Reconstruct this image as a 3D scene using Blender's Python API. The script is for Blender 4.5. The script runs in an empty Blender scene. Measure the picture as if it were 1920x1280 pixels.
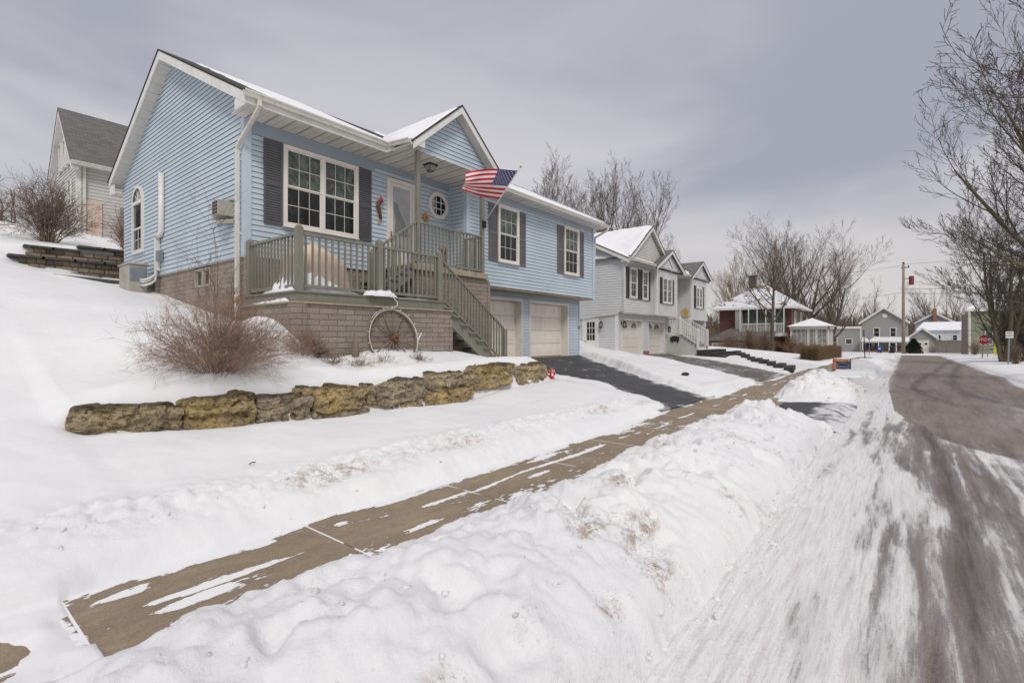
import bpy, math, random
import numpy as np
from mathutils import Vector, Matrix
R = math.radians
scene = bpy.context.scene
col = scene.collection
# World axes: X runs along the street away from the viewer, Y towards the houses, Z up.
# The eye is at z = 0; the pavement is 1.57 below it.

# ------------------------------------------------------------------ materials
MT = {}
def nt(name):
    m = bpy.data.materials.new(name); m.use_nodes = True
    t = m.node_tree; b = t.nodes['Principled BSDF']
    return m, t, b
def node(t, typ, **kw):
    n = t.nodes.new(typ)
    for k, v in kw.items():
        if k.startswith('i_'):
            key = k[2:]
            key = int(key) if key.isdigit() else key.replace('_', ' ')
            n.inputs[key].default_value = v
        else: setattr(n, k, v)
    return n
def c4(c): return (c[0], c[1], c[2], 1)
def noise(t, scale, detail=5, rough=.6, stretch=None, coord='Object', dist=0, loc=(0,0,0)):
    tc = node(t, 'ShaderNodeTexCoord'); n = node(t, 'ShaderNodeTexNoise')
    n.inputs['Scale'].default_value = scale; n.inputs['Detail'].default_value = detail
    n.inputs['Roughness'].default_value = rough; n.inputs['Distortion'].default_value = dist
    mp = node(t, 'ShaderNodeMapping'); mp.inputs['Scale'].default_value = stretch or (1,1,1)
    mp.inputs['Location'].default_value = loc
    t.links.new(tc.outputs[coord], mp.inputs[0]); t.links.new(mp.outputs[0], n.inputs['Vector'])
    return n.outputs['Fac']
def rmp(t, src, lo, hi, a=0., b=1., smooth=True):
    n = node(t, 'ShaderNodeMapRange'); n.interpolation_type = 'SMOOTHSTEP' if smooth else 'LINEAR'
    for i, v in enumerate((lo, hi, a, b)): n.inputs[i+1].default_value = v
    t.links.new(src, n.inputs[0]); return n.outputs[0]
def mth(t, op, a, b=None, clamp=False):
    n = node(t, 'ShaderNodeMath', operation=op, use_clamp=clamp)
    for i, v in enumerate((a, b)):
        if v is None: continue
        if isinstance(v, (int, float)): n.inputs[i].default_value = v
        else: t.links.new(v, n.inputs[i])
    return n.outputs[0]
def mix(t, f, a, b, mode='MIX'):
    n = node(t, 'ShaderNodeMix', data_type='RGBA', blend_type=mode)
    for i, v in ((0, f), (6, a), (7, b)):
        if isinstance(v, (int, float)): n.inputs[i].default_value = v
        elif isinstance(v, tuple): n.inputs[i].default_value = c4(v)
        else: t.links.new(v, n.inputs[i])
    return n.outputs[2]
def bump(t, b, h, strength=.4, dist=.01):
    n = node(t, 'ShaderNodeBump'); n.inputs['Strength'].default_value = strength; n.inputs['Distance'].default_value = dist
    t.links.new(h, n.inputs['Height']); t.links.new(n.outputs[0], b.inputs['Normal'])
def attr(t, name):
    n = node(t, 'ShaderNodeAttribute'); n.attribute_name = name; return n.outputs['Fac']
def sepxyz(t, coord='Object'):
    tc = node(t, 'ShaderNodeTexCoord'); s = node(t, 'ShaderNodeSeparateXYZ'); t.links.new(tc.outputs[coord], s.inputs[0]); return s.outputs

def simple(name, col_, rough=.6, var=.12, scale=3., bmp=0., bscale=60, metal=0., dirt=None, dscale=1.5, stretch=None, spec=.5):
    m, t, b = nt(name)
    n = noise(t, scale, 6, .65, stretch)
    f = rmp(t, n, .3, .7)
    c = mix(t, f, tuple(x*(1-var) for x in col_), tuple(min(1, x*(1+var)) for x in col_))
    if dirt:
        d = rmp(t, noise(t, dscale, 8, .7, stretch, loc=(3,7,1)), .5, .75)
        c = mix(t, mth(t, 'MULTIPLY', d, dirt[3]), c, dirt[:3])
    t.links.new(c, b.inputs['Base Color'])
    b.inputs['Roughness'].default_value = rough; b.inputs['Metallic'].default_value = metal
    b.inputs['Specular IOR Level'].default_value = spec
    if bmp: bump(t, b, noise(t, bscale, 5, .7), bmp, .01)
    MT[name] = m; return m

def siding_mat(name, c):
    m, t, b = nt(name)
    n1 = rmp(t, noise(t, .7, 5, .6), .3, .7)
    cc = mix(t, n1, tuple(x*.93 for x in c), tuple(min(1, x*1.05) for x in c))
    n2 = rmp(t, noise(t, 9, 6, .7, (.15, .15, 1.5)), .5, .8)
    cc = mix(t, mth(t, 'MULTIPLY', n2, .18), cc, tuple(x*.72 for x in c))
    oi = rmp(t, noise(t, 4, 2, .5, (.05, .05, 4)), .3, .7)
    cc = mix(t, mth(t, 'MULTIPLY', oi, .10), cc, (c[0]*.8, c[1]*.8, c[2]*.82))
    t.links.new(cc, b.inputs['Base Color']); b.inputs['Roughness'].default_value = .5
    bump(t, b, noise(t, 40, 4, .6, (.4, .4, 3)), .12, .004)
    MT[name] = m; simple(name+'_lap_shade', tuple(x*.46 for x in c), .8, .1)  # darkened siding colour, painted as the shadow line between courses
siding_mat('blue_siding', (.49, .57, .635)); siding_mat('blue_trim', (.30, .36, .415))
siding_mat('white_siding', (.60, .60, .60)); siding_mat('beige_siding', (.55, .53, .50))
siding_mat('grey_siding', (.33, .325, .31)); siding_mat('green_siding', (.25, .27, .18)); siding_mat('pale_siding', (.60, .62, .64))
siding_mat('red_siding', (.115, .036, .03)); siding_mat('bluegrey_siding', (.36, .40, .42))
simple('blue_corner', (.47, .56, .63), .45, .05, 2)
simple('white_paint', (.68, .67, .64), .45, .06, 4, dirt=(.42,.39,.33,.35))
simple('white_trim', (.66, .63, .58), .45, .06, 4, dirt=(.40,.35,.28,.4))
simple('window_frame', (.74, .69, .63), .4, .05, 4, dirt=(.5,.42,.36,.3))
simple('garage_paint', (.78, .72, .64), .5, .05, 1.5, dirt=(.50,.42,.33,.35), stretch=(1,1,.4))
simple('garage_paint_white', (.66, .61, .56), .5, .05, 1.5, dirt=(.45,.40,.35,.3))
simple('olive_paint', (.195, .19, .155), .55, .10, 6, bmp=.15, bscale=40, dirt=(.09,.085,.06,.5), dscale=4, stretch=(1,1,.35))
simple('olive_dark', (.155, .15, .12), .6, .12, 6, bmp=.15, bscale=40)
simple('shutter_slate', (.082, .080, .088), .5, .08, 5)
simple('shutter_grey', (.135, .132, .135), .5, .08, 5)
simple('black_paint', (.018, .018, .02), .4, .2, 5)
simple('dark_metal', (.03, .03, .033), .45, .2, 8, metal=.6)
simple('brass', (.38, .22, .07), .35, .15, 8, metal=.9)
simple('concrete_slab', (.34, .29, .21), .9, .12, 5, bmp=.4, bscale=50, dirt=(.14,.12,.08,.6), dscale=3)
simple('galvanised', (.25, .27, .29), .5, .1, 6, metal=.5)
simple('beige_metal', (.38, .36, .31), .5, .08, 5, dirt=(.2,.17,.13,.5))
simple('door_white', (.70, .68, .64), .35, .04, 3)
simple('storm_glass', (.38, .39, .38), .15, .10, 1.5)
simple('storm_dark', (.19, .20, .205), .2, .15, 4)
simple('rubber', (.02, .02, .02), .8)
simple('rust', (.20, .075, .025), .8, .3, 20, bmp=.3)
simple('old_wood', (.20, .15, .115), .85, .2, 20, bmp=.3, stretch=(1,1,1), dirt=(.12,.10,.08,.5), dscale=6)
simple('white_cord', (.62, .60, .56), .6)
simple('cover_fabric', (.62, .49, .40), .85, .10, 4, bmp=.35, bscale=6, dirt=(.42,.33,.25,.5))
simple('yellow_tape', (.50, .36, .12), .6)
simple('bark', (.105, .085, .068), .95, .3, 4, bmp=.6, bscale=25, stretch=(1,1,.3), dirt=(.16,.14,.10,.5), dscale=3)
simple('bark_green', (.105, .095, .058), .95, .3, 4, bmp=.6, bscale=25, stretch=(1,1,.3))
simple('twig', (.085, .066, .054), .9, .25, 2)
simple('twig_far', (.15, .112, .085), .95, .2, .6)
simple('twig_gold', (.28, .21, .12), .95, .2, .6)
simple('twig_red', (.31, .205, .15), .9, .3, 2)
simple('twig_brown', (.19, .135, .10), .9, .3, 2)
simple('twig_tan', (.24, .15, .09), .9, .3, 3)
simple('dead_leaf', (.17, .075, .035), .85, .4, 12)
simple('hedge_twig', (.20, .13, .07), .95, .35, 6)
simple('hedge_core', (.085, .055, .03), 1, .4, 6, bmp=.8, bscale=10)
simple('evergreen', (.020, .030, .016), .9, .35, 5)
simple('ochre_bush', (.22, .19, .03), .9, .3, 5)
simple('asphalt_cap', (.07, .065, .06), .95, .3, 8, bmp=.3, bscale=40)
simple('timber_dark', (.035, .032, .03), .9, .3, 6, bmp=.5, bscale=20)
simple('brown_shingle', (.20, .14, .10), .95, .2, 3, bmp=.3)
simple('chimney_brick', (.13, .105, .09), .95, .25, 6, bmp=.4)
simple('red_brick', (.28, .13, .08), .9, .25, 8, bmp=.3)
simple('fence_wood', (.155, .135, .12), .9, .25, 3, bmp=.4, stretch=(1,3,.2), dirt=(.07,.055,.045,.6))
simple('pole_wood', (.26, .21, .17), .9, .2, 3, bmp=.4, stretch=(1,1,.15))
simple('bin_blue', (.015, .075, .30), .4, .1); simple('bin_black', (.012, .010, .012), .45, .1)
simple('sign_red', (.36, .012, .022), .45, .08); simple('sign_white', (.68, .66, .66), .45, .05)
simple('sign_orange', (.55, .15, .045), .5, .06); simple('sign_navy', (.012, .028, .065), .45, .06)
simple('sign_back', (.35, .35, .36), .4, .08, metal=.4); simple('letter_grey', (.45, .52, .60), .5)
simple('litter_red', (.60, .03, .05), .3, .15, 12); simple('litter_pink', (.72, .42, .45), .35, .2, 20)
simple('yellow_plastic', (.60, .40, .03), .4); simple('yellow_reflector', (.60, .55, .03), .4)
simple('flag_red', (.50, .012, .02), .7, .06, 6); simple('flag_white', (.72, .68, .68), .7, .04, 6); simple('flag_blue', (.035, .045, .16), .7, .08, 6)
simple('gutter_white', (.62, .60, .55), .4, .07, 3, dirt=(.35,.29,.22,.55), dscale=5)
simple('wire', (.03, .03, .03), .7); simple('transformer', (.16, .03, .035), .5)
simple('statue_brown', (.15, .08, .045), .7, .3, 15); simple('gold_paint', (.42, .24, .05), .45, .25, 25)
simple('cardinal_red', (.40, .02, .015), .6, .2, 20); simple('driftwood', (.13, .06, .035), .8, .35, 15, bmp=.4)
simple('mulch', (.10, .06, .035), 1, .4, 20, bmp=.8, bscale=40)
simple('interior_dark', (.03, .03, .035), .8); simple('curtain', (.32, .30, .30), .8)
simple('cover_step', (.30, .29, .29), .7); simple('lamp_glass', (.32, .33, .33), .15)

def glass_mat(name, dark, light, sc=2.2, thr=(.42, .62)):  # mottled tree reflections are painted into the pane colour
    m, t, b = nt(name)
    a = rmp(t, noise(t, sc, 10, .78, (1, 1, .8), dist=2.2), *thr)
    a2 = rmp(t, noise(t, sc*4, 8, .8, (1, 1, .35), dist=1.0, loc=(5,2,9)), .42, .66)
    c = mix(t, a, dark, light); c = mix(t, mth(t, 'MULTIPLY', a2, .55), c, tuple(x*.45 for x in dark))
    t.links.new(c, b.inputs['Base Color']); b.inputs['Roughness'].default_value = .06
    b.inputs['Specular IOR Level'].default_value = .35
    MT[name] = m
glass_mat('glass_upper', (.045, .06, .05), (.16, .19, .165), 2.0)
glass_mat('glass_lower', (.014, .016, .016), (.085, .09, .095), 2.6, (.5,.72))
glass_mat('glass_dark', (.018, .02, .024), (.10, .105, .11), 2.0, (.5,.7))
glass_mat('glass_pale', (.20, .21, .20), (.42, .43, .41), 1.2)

def louver_mat(name, c):
    m, t, b = nt(name)
    s = sepxyz(t); z = s[2]
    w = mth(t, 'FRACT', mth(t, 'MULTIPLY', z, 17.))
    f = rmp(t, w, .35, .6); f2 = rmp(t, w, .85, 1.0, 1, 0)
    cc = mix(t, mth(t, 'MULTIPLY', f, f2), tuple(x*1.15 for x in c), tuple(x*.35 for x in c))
    t.links.new(cc, b.inputs['Base Color']); b.inputs['Roughness'].default_value = .55
    bump(t, b, w, .7, .012); MT[name] = m
louver_mat('louver_slate', (.10, .098, .108)); louver_mat('louver_grey', (.14, .14, .145)); louver_mat('louver_black', (.025, .025, .027))

def soffit_mat():
    m, t, b = nt('soffit')
    s = sepxyz(t)
    w = mth(t, 'FRACT', mth(t, 'MULTIPLY', s[0], 2.6)); f = rmp(t, w, .02, .22, 1, 0)
    g = rmp(t, w, .5, .53, 0, .5); g2 = rmp(t, w, .55, .58, 1, 0)
    f = mth(t, 'ADD', f, mth(t, 'MULTIPLY', g, g2), True)
    c = mix(t, rmp(t, noise(t, 1.5), .3, .7), (.62, .59, .53), (.74, .715, .66))
    c = mix(t, mth(t, 'MULTIPLY', f, .75), c, (.19, .155, .115))
    t.links.new(c, b.inputs['Base Color']); b.inputs['Roughness'].default_value = .6; MT['soffit'] = m
    m, t, b = nt('rake_soffit')
    s = sepxyz(t); w = mth(t, 'FRACT', mth(t, 'MULTIPLY', s[1], 3.2)); f = rmp(t, w, .0, .10, 1, 0)
    c = mix(t, rmp(t, noise(t, 1.5), .3, .7), (.50, .49, .45), (.60, .59, .55))
    c = mix(t, mth(t, 'MULTIPLY', f, .6), c, (.28, .27, .24))
    t.links.new(c, b.inputs['Base Color']); b.inputs['Roughness'].default_value = .6; MT['rake_soffit'] = m
soffit_mat()

def block_mat(name, c1, c2, mortar, swap=False, bw=.42, bh=.2, mw=.012):
    m, t, b = nt(name)
    s = sepxyz(t); cb = node(t, 'ShaderNodeCombineXYZ')
    t.links.new(mth(t, 'ADD', s[0], s[1]), cb.inputs[0]); t.links.new(s[2], cb.inputs[1])
    br = node(t, 'ShaderNodeTexBrick'); br.inputs['Scale'].default_value = 1
    br.inputs['Brick Width'].default_value = bw; br.inputs['Row Height'].default_value = bh
    br.inputs['Mortar Size'].default_value = mw; br.inputs['Mortar Smooth'].default_value = .3; br.inputs['Bias'].default_value = 0
    br.inputs['Color1'].default_value = c4(c1); br.inputs['Color2'].default_value = c4(c2); br.inputs['Mortar'].default_value = c4(mortar)
    t.links.new(cb.outputs[0], br.inputs['Vector'])
    n = noise(t, 28, 7, .75); n2 = noise(t, 1.3, 5, .6)
    c = mix(t, rmp(t, n, .35, .65), br.outputs['Color'], mix(t, .5, br.outputs['Color'], (c1[0]*.5, c1[1]*.5, c1[2]*.5)))
    c = mix(t, rmp(t, n2, .45, .7, 0, .45), c, (c1[0]*1.5, c1[1]*1.45, c1[2]*1.4))
    t.links.new(c, b.inputs['Base Color']); b.inputs['Roughness'].default_value = .95
    h = mth(t, 'ADD', mth(t, 'MULTIPLY', br.outputs['Fac'], -1.), mth(t, 'MULTIPLY', n, 1.4))
    bump(t, b, h, .9, .018); MT[name] = m
block_mat('split_block', (.29, .240, .20), (.37, .315, .27), (.15, .125, .105), bw=.40, bh=.115, mw=.007)
block_mat('retaining_block', (.25, .20, .145), (.12, .095, .07), (.03, .025, .02), bw=.42, bh=.17, mw=.02)

def shingle(name, c, snow=0):
    m, t, b = nt(name)
    s = sepxyz(t); cb = node(t, 'ShaderNodeCombineXYZ')
    t.links.new(s[0], cb.inputs[0]); t.links.new(mth(t, 'ADD', s[1], s[2]), cb.inputs[1])
    br = node(t, 'ShaderNodeTexBrick'); br.inputs['Scale'].default_value = 1
    br.inputs['Brick Width'].default_value = .3; br.inputs['Row Height'].default_value = .2; br.inputs['Mortar Size'].default_value = .01
    br.inputs['Color1'].default_value = c4(c); br.inputs['Color2'].default_value = c4(tuple(x*.6 for x in c)); br.inputs['Mortar'].default_value = c4(tuple(x*.35 for x in c))
    t.links.new(cb.outputs[0], br.inputs['Vector'])
    cc = mix(t, rmp(t, noise(t, 30, 5, .8), .3, .7), br.outputs['Color'], mix(t, .5, br.outputs['Color'], tuple(x*1.6 for x in c)))
    if snow:
        f = rmp(t, noise(t, .8, 9, .68, (1, 1, 1.5)), .5-snow*.12, .515-snow*.12)
        cc = mix(t, f, cc, (.66, .66, .70))
    t.links.new(cc, b.inputs['Base Color']); b.inputs['Roughness'].default_value = .95
    bump(t, b, br.outputs['Fac'], .5, .01); MT[name] = m
shingle('shingle_grey', (.14, .135, .13)); shingle('shingle_black', (.045, .04, .038)); shingle('shingle_brown_snow', (.20, .145, .105), .55)

def snow_mats():
    m, t, b = nt('snow')
    d = attr(t, 'dirt'); rg = attr(t, 'rough')
    big = noise(t, .55, 6, .6); fine = noise(t, 9, 8, .72); grit = noise(t, 45, 4, .8, loc=(2,3,4))
    c = mix(t, rmp(t, big, .3, .7), (.715, .715, .74), (.775, .77, .775))
    tan = rmp(t, fine, .46, .62)
    f = mth(t, 'MULTIPLY', tan, rmp(t, d, .1, .9), True)
    c = mix(t, mth(t, 'MULTIPLY', f, .9), c, (.37, .30, .25))
    sp = rmp(t, grit, .56, .62)
    c = mix(t, mth(t, 'MULTIPLY', mth(t, 'MULTIPLY', sp, d), .9, True), c, (.12, .085, .06))
    t.links.new(c, b.inputs['Base Color']); b.inputs['Roughness'].default_value = .75; b.inputs['Specular IOR Level'].default_value = .25
    h = mth(t, 'ADD', mth(t, 'MULTIPLY', noise(t, 6, 7, .66), mth(t, 'ADD', mth(t, 'MULTIPLY', rg, 1.6), .7)), mth(t, 'MULTIPLY', noise(t, 38, 6, .75), mth(t, 'ADD', mth(t, 'MULTIPLY', rg, .55), .10)))
    bump(t, b, h, .45, .025); MT['snow'] = m
    simple('roof_snow', (.76, .76, .79), .8, .03, 1.2, bmp=.3, bscale=5)
snow_mats()

def pave_mat(name, base, base2, snowc, stretch, amount_attr, sc=2.4, bscale=120):
    """paving seen through wind-scoured streaks of snow; the attribute gives how much is covered"""
    m, t, b = nt(name)
    g = noise(t, bscale, 3, .7); g2 = noise(t, 1.2, 5, .6)
    c = mix(t, rmp(t, g2, .3, .7), base, base2)
    c = mix(t, rmp(t, g, .35, .65, 0, .55), c, tuple(x*.45 for x in base))
    n = noise(t, sc, 9, .66, stretch, dist=.6); n2 = noise(t, sc*9, 5, .6, stretch, loc=(7,1,3))
    v = mth(t, 'ADD', mth(t, 'MULTIPLY', n, 1.05), mth(t, 'SUBTRACT', mth(t, 'MULTIPLY', n2, .40), .22))
    v = mth(t, 'ADD', v, attr(t, amount_attr))
    return m, t, b, c, v, g
def surface_mats():
    m, t, b, c, v, g = pave_mat('pavement', (.30, .225, .150), (.36, .28, .195), None, (.42, 1.25, 1), 'cover', 2.9)
    f = rmp(t, v, .965, .985); wet = rmp(t, v, .70, .96)
    jx = mth(t, 'FRACT', mth(t, 'ADD', mth(t, 'DIVIDE', mth(t, 'SUBTRACT', sepxyz(t)[0], .62), 1.52), .5))
    jt = rmp(t, mth(t, 'ABSOLUTE', mth(t, 'SUBTRACT', jx, .5)), .003, .007, 1, 0)
    c = mix(t, mth(t, 'MULTIPLY', wet, .40), c, (.14, .105, .08)); c = mix(t, rmp(t, noise(t, 7, 7, .7, loc=(4,4,4)), .52, .68, 0, .45), c, (.16, .125, .09))
    c = mix(t, rmp(t, jt, .3, .6, 0, .85), c, (.10, .08, .06))
    jn = rmp(t, noise(t, 3, 3, .6, loc=(9,9,9)), .36, .42)
    f = mth(t, 'MAXIMUM', f, mth(t, 'MULTIPLY', rmp(t, jt, .3, .55), jn))
    c = mix(t, f, c, (.77, .77, .79)); t.links.new(c, b.inputs['Base Color'])
    b.inputs['Roughness'].default_value = .8
    bump(t, b, mth(t, 'ADD', mth(t, 'MULTIPLY', g, .25), mth(t, 'MULTIPLY', f, 1.0)), .5, .012); MT['pavement'] = m
    m, t, b, c, v, g = pave_mat('driveway', (.050, .050, .054), (.075, .075, .08), None, (.8, .8, 1), 'cover', 2.2)
    f = rmp(t, v, .92, 1.12); c = mix(t, f, c, (.62, .62, .65)); t.links.new(c, b.inputs['Base Color'])
    b.inputs['Roughness'].default_value = .75; bump(t, b, g, .3, .01); MT['driveway'] = m
    m, t, b, c, v, g = pave_mat('driveway_old', (.115, .105, .10), (.15, .14, .13), None, (.35, 1.6, 1), 'cover', 2.0)
    f = rmp(t, v, .85, 1.15); c = mix(t, f, c, (.60, .58, .58)); t.links.new(c, b.inputs['Base Color'])
    b.inputs['Roughness'].default_value = .8; bump(t, b, g, .3, .01); MT['driveway_old'] = m
    # road: dark wet lanes, packed snow, bare newer surface further off
    m, t, b = nt('road')
    sn, dk, br = attr(t, 'cover'), attr(t, 'dark'), attr(t, 'bare')
    g = noise(t, 140, 3, .75); g2 = noise(t, .9, 6, .65)
    old = mix(t, rmp(t, g, .3, .7), (.090, .072, .060), (.25, .208, .18))
    new = mix(t, rmp(t, g, .3, .7), (.14, .114, .096), (.275, .23, .20)); g4 = noise(t, 2.0, 8, .72, (.3, 1.5, 1), loc=(3,3,3)); new = mix(t, rmp(t, g4, .46, .66, 0, .6), new, (.085, .068, .064)); new = mix(t, rmp(t, g4, .50, .36, 0, .35), new, (.30, .26, .25)); old = mix(t, rmp(t, g4, .48, .62, 0, .6), old, (.05, .042, .042))
    new = mix(t, rmp(t, g2, .4, .7, 0, .35), new, (.13, .10, .095))
    c = mix(t, br, old, new)
    c = mix(t, mth(t, 'MULTIPLY', dk, .8), c, (.048, .038, .037))
    n = noise(t, 2.2, 10, .72, (.22, 2.0, 1), dist=.4); n2 = noise(t, 15, 9, .80, (.14, 2.2, 1), loc=(7,1,3)); n3 = noise(t, 60, 5, .85, (.8, 1.2, 1), loc=(1,5,3))
    v = mth(t, 'ADD', mth(t, 'MULTIPLY', n, .85), mth(t, 'ADD', mth(t, 'MULTIPLY', n2, .62), mth(t, 'SUBTRACT', mth(t, 'MULTIPLY', n3, .40), .435)))
    v = mth(t, 'ADD', v, sn)
    f = rmp(t, v, .90, 1.10)
    ice = rmp(t, v, .62, .98)
    c = mix(t, mth(t, 'MULTIPLY', ice, .45), c, (.36, .34, .36))
    sc_ = mix(t, rmp(t, n2, .42, .66), (.74, .735, .75), (.56, .52, .52)); sc_ = mix(t, rmp(t, n3, .50, .62, 0, .35), sc_, (.30, .25, .24))
    c = mix(t, f, c, sc_); t.links.new(c, b.inputs['Base Color'])
    b.inputs['Roughness'].default_value = .7; b.inputs['Specular IOR Level'].default_value = .3
    bump(t, b, mth(t, 'ADD', mth(t, 'MULTIPLY', g, .3), mth(t, 'ADD', mth(t, 'MULTIPLY', f, .7), mth(t, 'MULTIPLY', n2, .3))), .4, .012); MT['road'] = m
    # boulders
    m, t, b = nt('boulder')
    oi = node(t, 'ShaderNodeObjectInfo').outputs['Random']
    n1 = noise(t, 5, 10, .75, (.7, 1, 1.4), dist=.8); n2 = noise(t, 16, 8, .8, loc=(3,3,3)); n3 = noise(t, 1.6, 4, .6, loc=(8,1,1))
    lo = mix(t, oi, (.54, .37, .14), (.46, .38, .26)); hi = mix(t, oi, (.76, .57, .27), (.66, .56, .41))
    c = mix(t, rmp(t, n1, .35, .65), lo, hi)
    c = mix(t, rmp(t, n3, .45, .65, 0, .5), c, (.26, .225, .185))
    c = mix(t, rmp(t, n2, .50, .62, 0, .9), c, (.040, .028, .016)); n4 = noise(t, 34, 6, .8, loc=(6,1,3)); c = mix(t, rmp(t, n4, .55, .64, 0, .7), c, (.56, .42, .20)); c = mix(t, rmp(t, n4, .46, .38, 0, .6), c, (.07, .05, .03))
    tc = sepxyz(t, 'Generated'); c = mix(t, rmp(t, mth(t, 'ADD', tc[2], mth(t, 'MULTIPLY', n2, .3)), .90, 1.08, 0, .8), c, (.045, .038, .02))
    t.links.new(c, b.inputs['Base Color']); b.inputs['Roughness'].default_value = .95
    bump(t, b, mth(t, 'ADD', n1, mth(t, 'ADD', n2, mth(t, 'MULTIPLY', n4, .5))), 1., .05); MT['boulder'] = m
surface_mats()

# ------------------------------------------------------------------ helpers
class MB:
    def __init__(s): s.v = []; s.f = []; s.m = []
    def poly(s, pts, m=0):
        k = len(s.v); s.v += [tuple(p) for p in pts]; s.f.append(tuple(range(k, k+len(pts)))); s.m.append(m); return s
    def box(s, x0, x1, y0, y1, z0, z1, m=0):
        k = len(s.v)
        s.v += [(x, y, z) for z in (z0, z1) for y in (y0, y1) for x in (x0, x1)]
        for q in ((0,2,3,1), (4,5,7,6), (0,1,5,4), (2,6,7,3), (0,4,6,2), (1,3,7,5)):
            s.f.append(tuple(k+i for i in q)); s.m.append(m)
        return s
    def prism(s, pts, vec, m=0):
        """closed solid: polygon swept along vec"""
        k = len(s.v); n = len(pts); vec = Vector(vec)
        s.v += [tuple(p) for p in pts] + [tuple(Vector(p)+vec) for p in pts]
        s.f.append(tuple(range(k+n-1, k-1, -1))); s.m.append(m)
        s.f.append(tuple(range(k+n, k+2*n))); s.m.append(m)
        for i in range(n):
            j = (i+1) % n; s.f.append((k+i, k+j, k+n+j, k+n+i)); s.m.append(m)
        return s
    def beam(s, p0, p1, w, h, m=0, up=(0,0,1)):
        """box bar from p0 to p1, w across and h along up; faces stay upright"""
        p0, p1 = Vector(p0), Vector(p1); d = (p1-p0).normalized(); up = Vector(up)
        side = d.cross(up)
        if side.length < 1e-4: side = Vector((1,0,0))
        side.normalize(); u2 = side.cross(d).normalized() if abs(d.dot(up)) > .999 else up
        k = len(s.v)
        for p in (p0, p1):
            for a, b in ((-1,-1), (1,-1), (1,1), (-1,1)):
                s.v.append(tuple(p + side*(a*w/2) + u2*(b*h/2)))
        for q in ((0,1,2,3), (7,6,5,4), (0,4,5,1), (1,5,6,2), (2,6,7,3), (3,7,4,0)):
            s.f.append(tuple(k+i for i in q)); s.m.append(m)
        return s
    def tube(s, pts, rad, n=8, m=0, cap=True):
        pts = [Vector(p) for p in pts]
        if isinstance(rad, (int, float)): rad = [rad]*len(pts)
        k0 = len(s.v); prev = None
        for i, p in enumerate(pts):
            d = (pts[min(i+1, len(pts)-1)] - pts[max(i-1, 0)]).normalized()
            if prev is None:
                a = d.cross(Vector((0,0,1)))
                if a.length < .05: a = d.cross(Vector((1,0,0)))
            else:
                a = prev - d*prev.dot(d)
            a.normalize(); prev = a; b = d.cross(a)
            for j in range(n):
                t = 2*math.pi*j/n; s.v.append(tuple(p + (a*math.cos(t) + b*math.sin(t))*rad[i]))
        for i in range(len(pts)-1):
            for j in range(n):
                q = (j+1) % n; s.f.append((k0+i*n+j, k0+i*n+q, k0+(i+1)*n+q, k0+(i+1)*n+j)); s.m.append(m)
        if cap:
            s.f.append(tuple(k0+j for j in range(n-1, -1, -1))); s.m.append(m)
            e = k0+(len(pts)-1)*n; s.f.append(tuple(e+j for j in range(n))); s.m.append(m)
        return s
    def ball(s, c, r, n=10, m=0):
        rr = r if isinstance(r, tuple) else (r, r, r); k = len(s.v)
        for i in range(n+1):
            th = math.pi*i/n
            for j in range(n*2):
                ph = math.pi*j/n; s.v.append((c[0]+rr[0]*math.sin(th)*math.cos(ph), c[1]+rr[1]*math.sin(th)*math.sin(ph), c[2]+rr[2]*math.cos(th)))
        for i in range(n):
            for j in range(n*2):
                q = (j+1) % (n*2); s.f.append((k+i*2*n+j, k+(i+1)*2*n+j, k+(i+1)*2*n+q, k+i*2*n+q)); s.m.append(m)
        return s
    def build(s, name, mats, parent=None, smooth=False, bevel=0, label=None):
        if isinstance(mats, str): mats = [mats, mats+'_lap_shade'] if mats.endswith('_siding') and 1 in s.m else [mats]
        me = bpy.data.meshes.new(name)
        off = Vector((0,0,0))
        if parent is not None:
            q = parent
            while q is not None: off += q.location; q = q.parent
        me.from_pydata([(a-off.x, b-off.y, c-off.z) for a, b, c in s.v], [], s.f)
        for mm in mats: me.materials.append(MT[mm])
        me.polygons.foreach_set('material_index', s.m)
        if smooth: me.polygons.foreach_set('use_smooth', [True]*len(s.f))
        me.update()
        o = bpy.data.objects.new(name, me); col.objects.link(o)
        if parent is not None: o.parent = parent
        if bevel:
            b = o.modifiers.new('bevel', 'BEVEL'); b.width = bevel; b.segments = 2; b.limit_method = 'ANGLE'
        if label: o['label'] = label
        return o
def thing(name, label, cat, loc=(0,0,0), group=None):
    o = bpy.data.objects.new(name, None); o.empty_display_size = .2; col.objects.link(o); o.location = loc
    o['label'] = label; o['category'] = cat
    if group: o['group'] = group
    return o
def tag(o, label, cat, group=None):
    o['label'] = label; o['category'] = cat
    if group: o['group'] = group
    return o
def centre(o):
    """move a single-mesh thing's origin to its base"""
    me = o.data; n = len(me.vertices); a = np.empty(n*3); me.vertices.foreach_get('co', a); a = a.reshape(-1, 3)
    c = np.array([(a[:,0].min()+a[:,0].max())/2, (a[:,1].min()+a[:,1].max())/2, a[:,2].min()])
    a -= c; me.vertices.foreach_set('co', a.ravel()); me.update(); o.location = Vector(c) + o.location; return o
def dup(root, loc, rotz=0, label=None, group=None, scale=1):
    r = root.copy(); col.objects.link(r); r.location = loc; r.rotation_euler = (0, 0, rotz)
    r.scale = (scale,)*3 if isinstance(scale, (int, float)) else scale
    if label: r['label'] = label
    if group: r['group'] = group
    for ch in list(root.children):
        c = ch.copy(); col.objects.link(c); c.parent = r
        for g in list(ch.children):
            d = g.copy(); col.objects.link(d); d.parent = c
    return r
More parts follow.
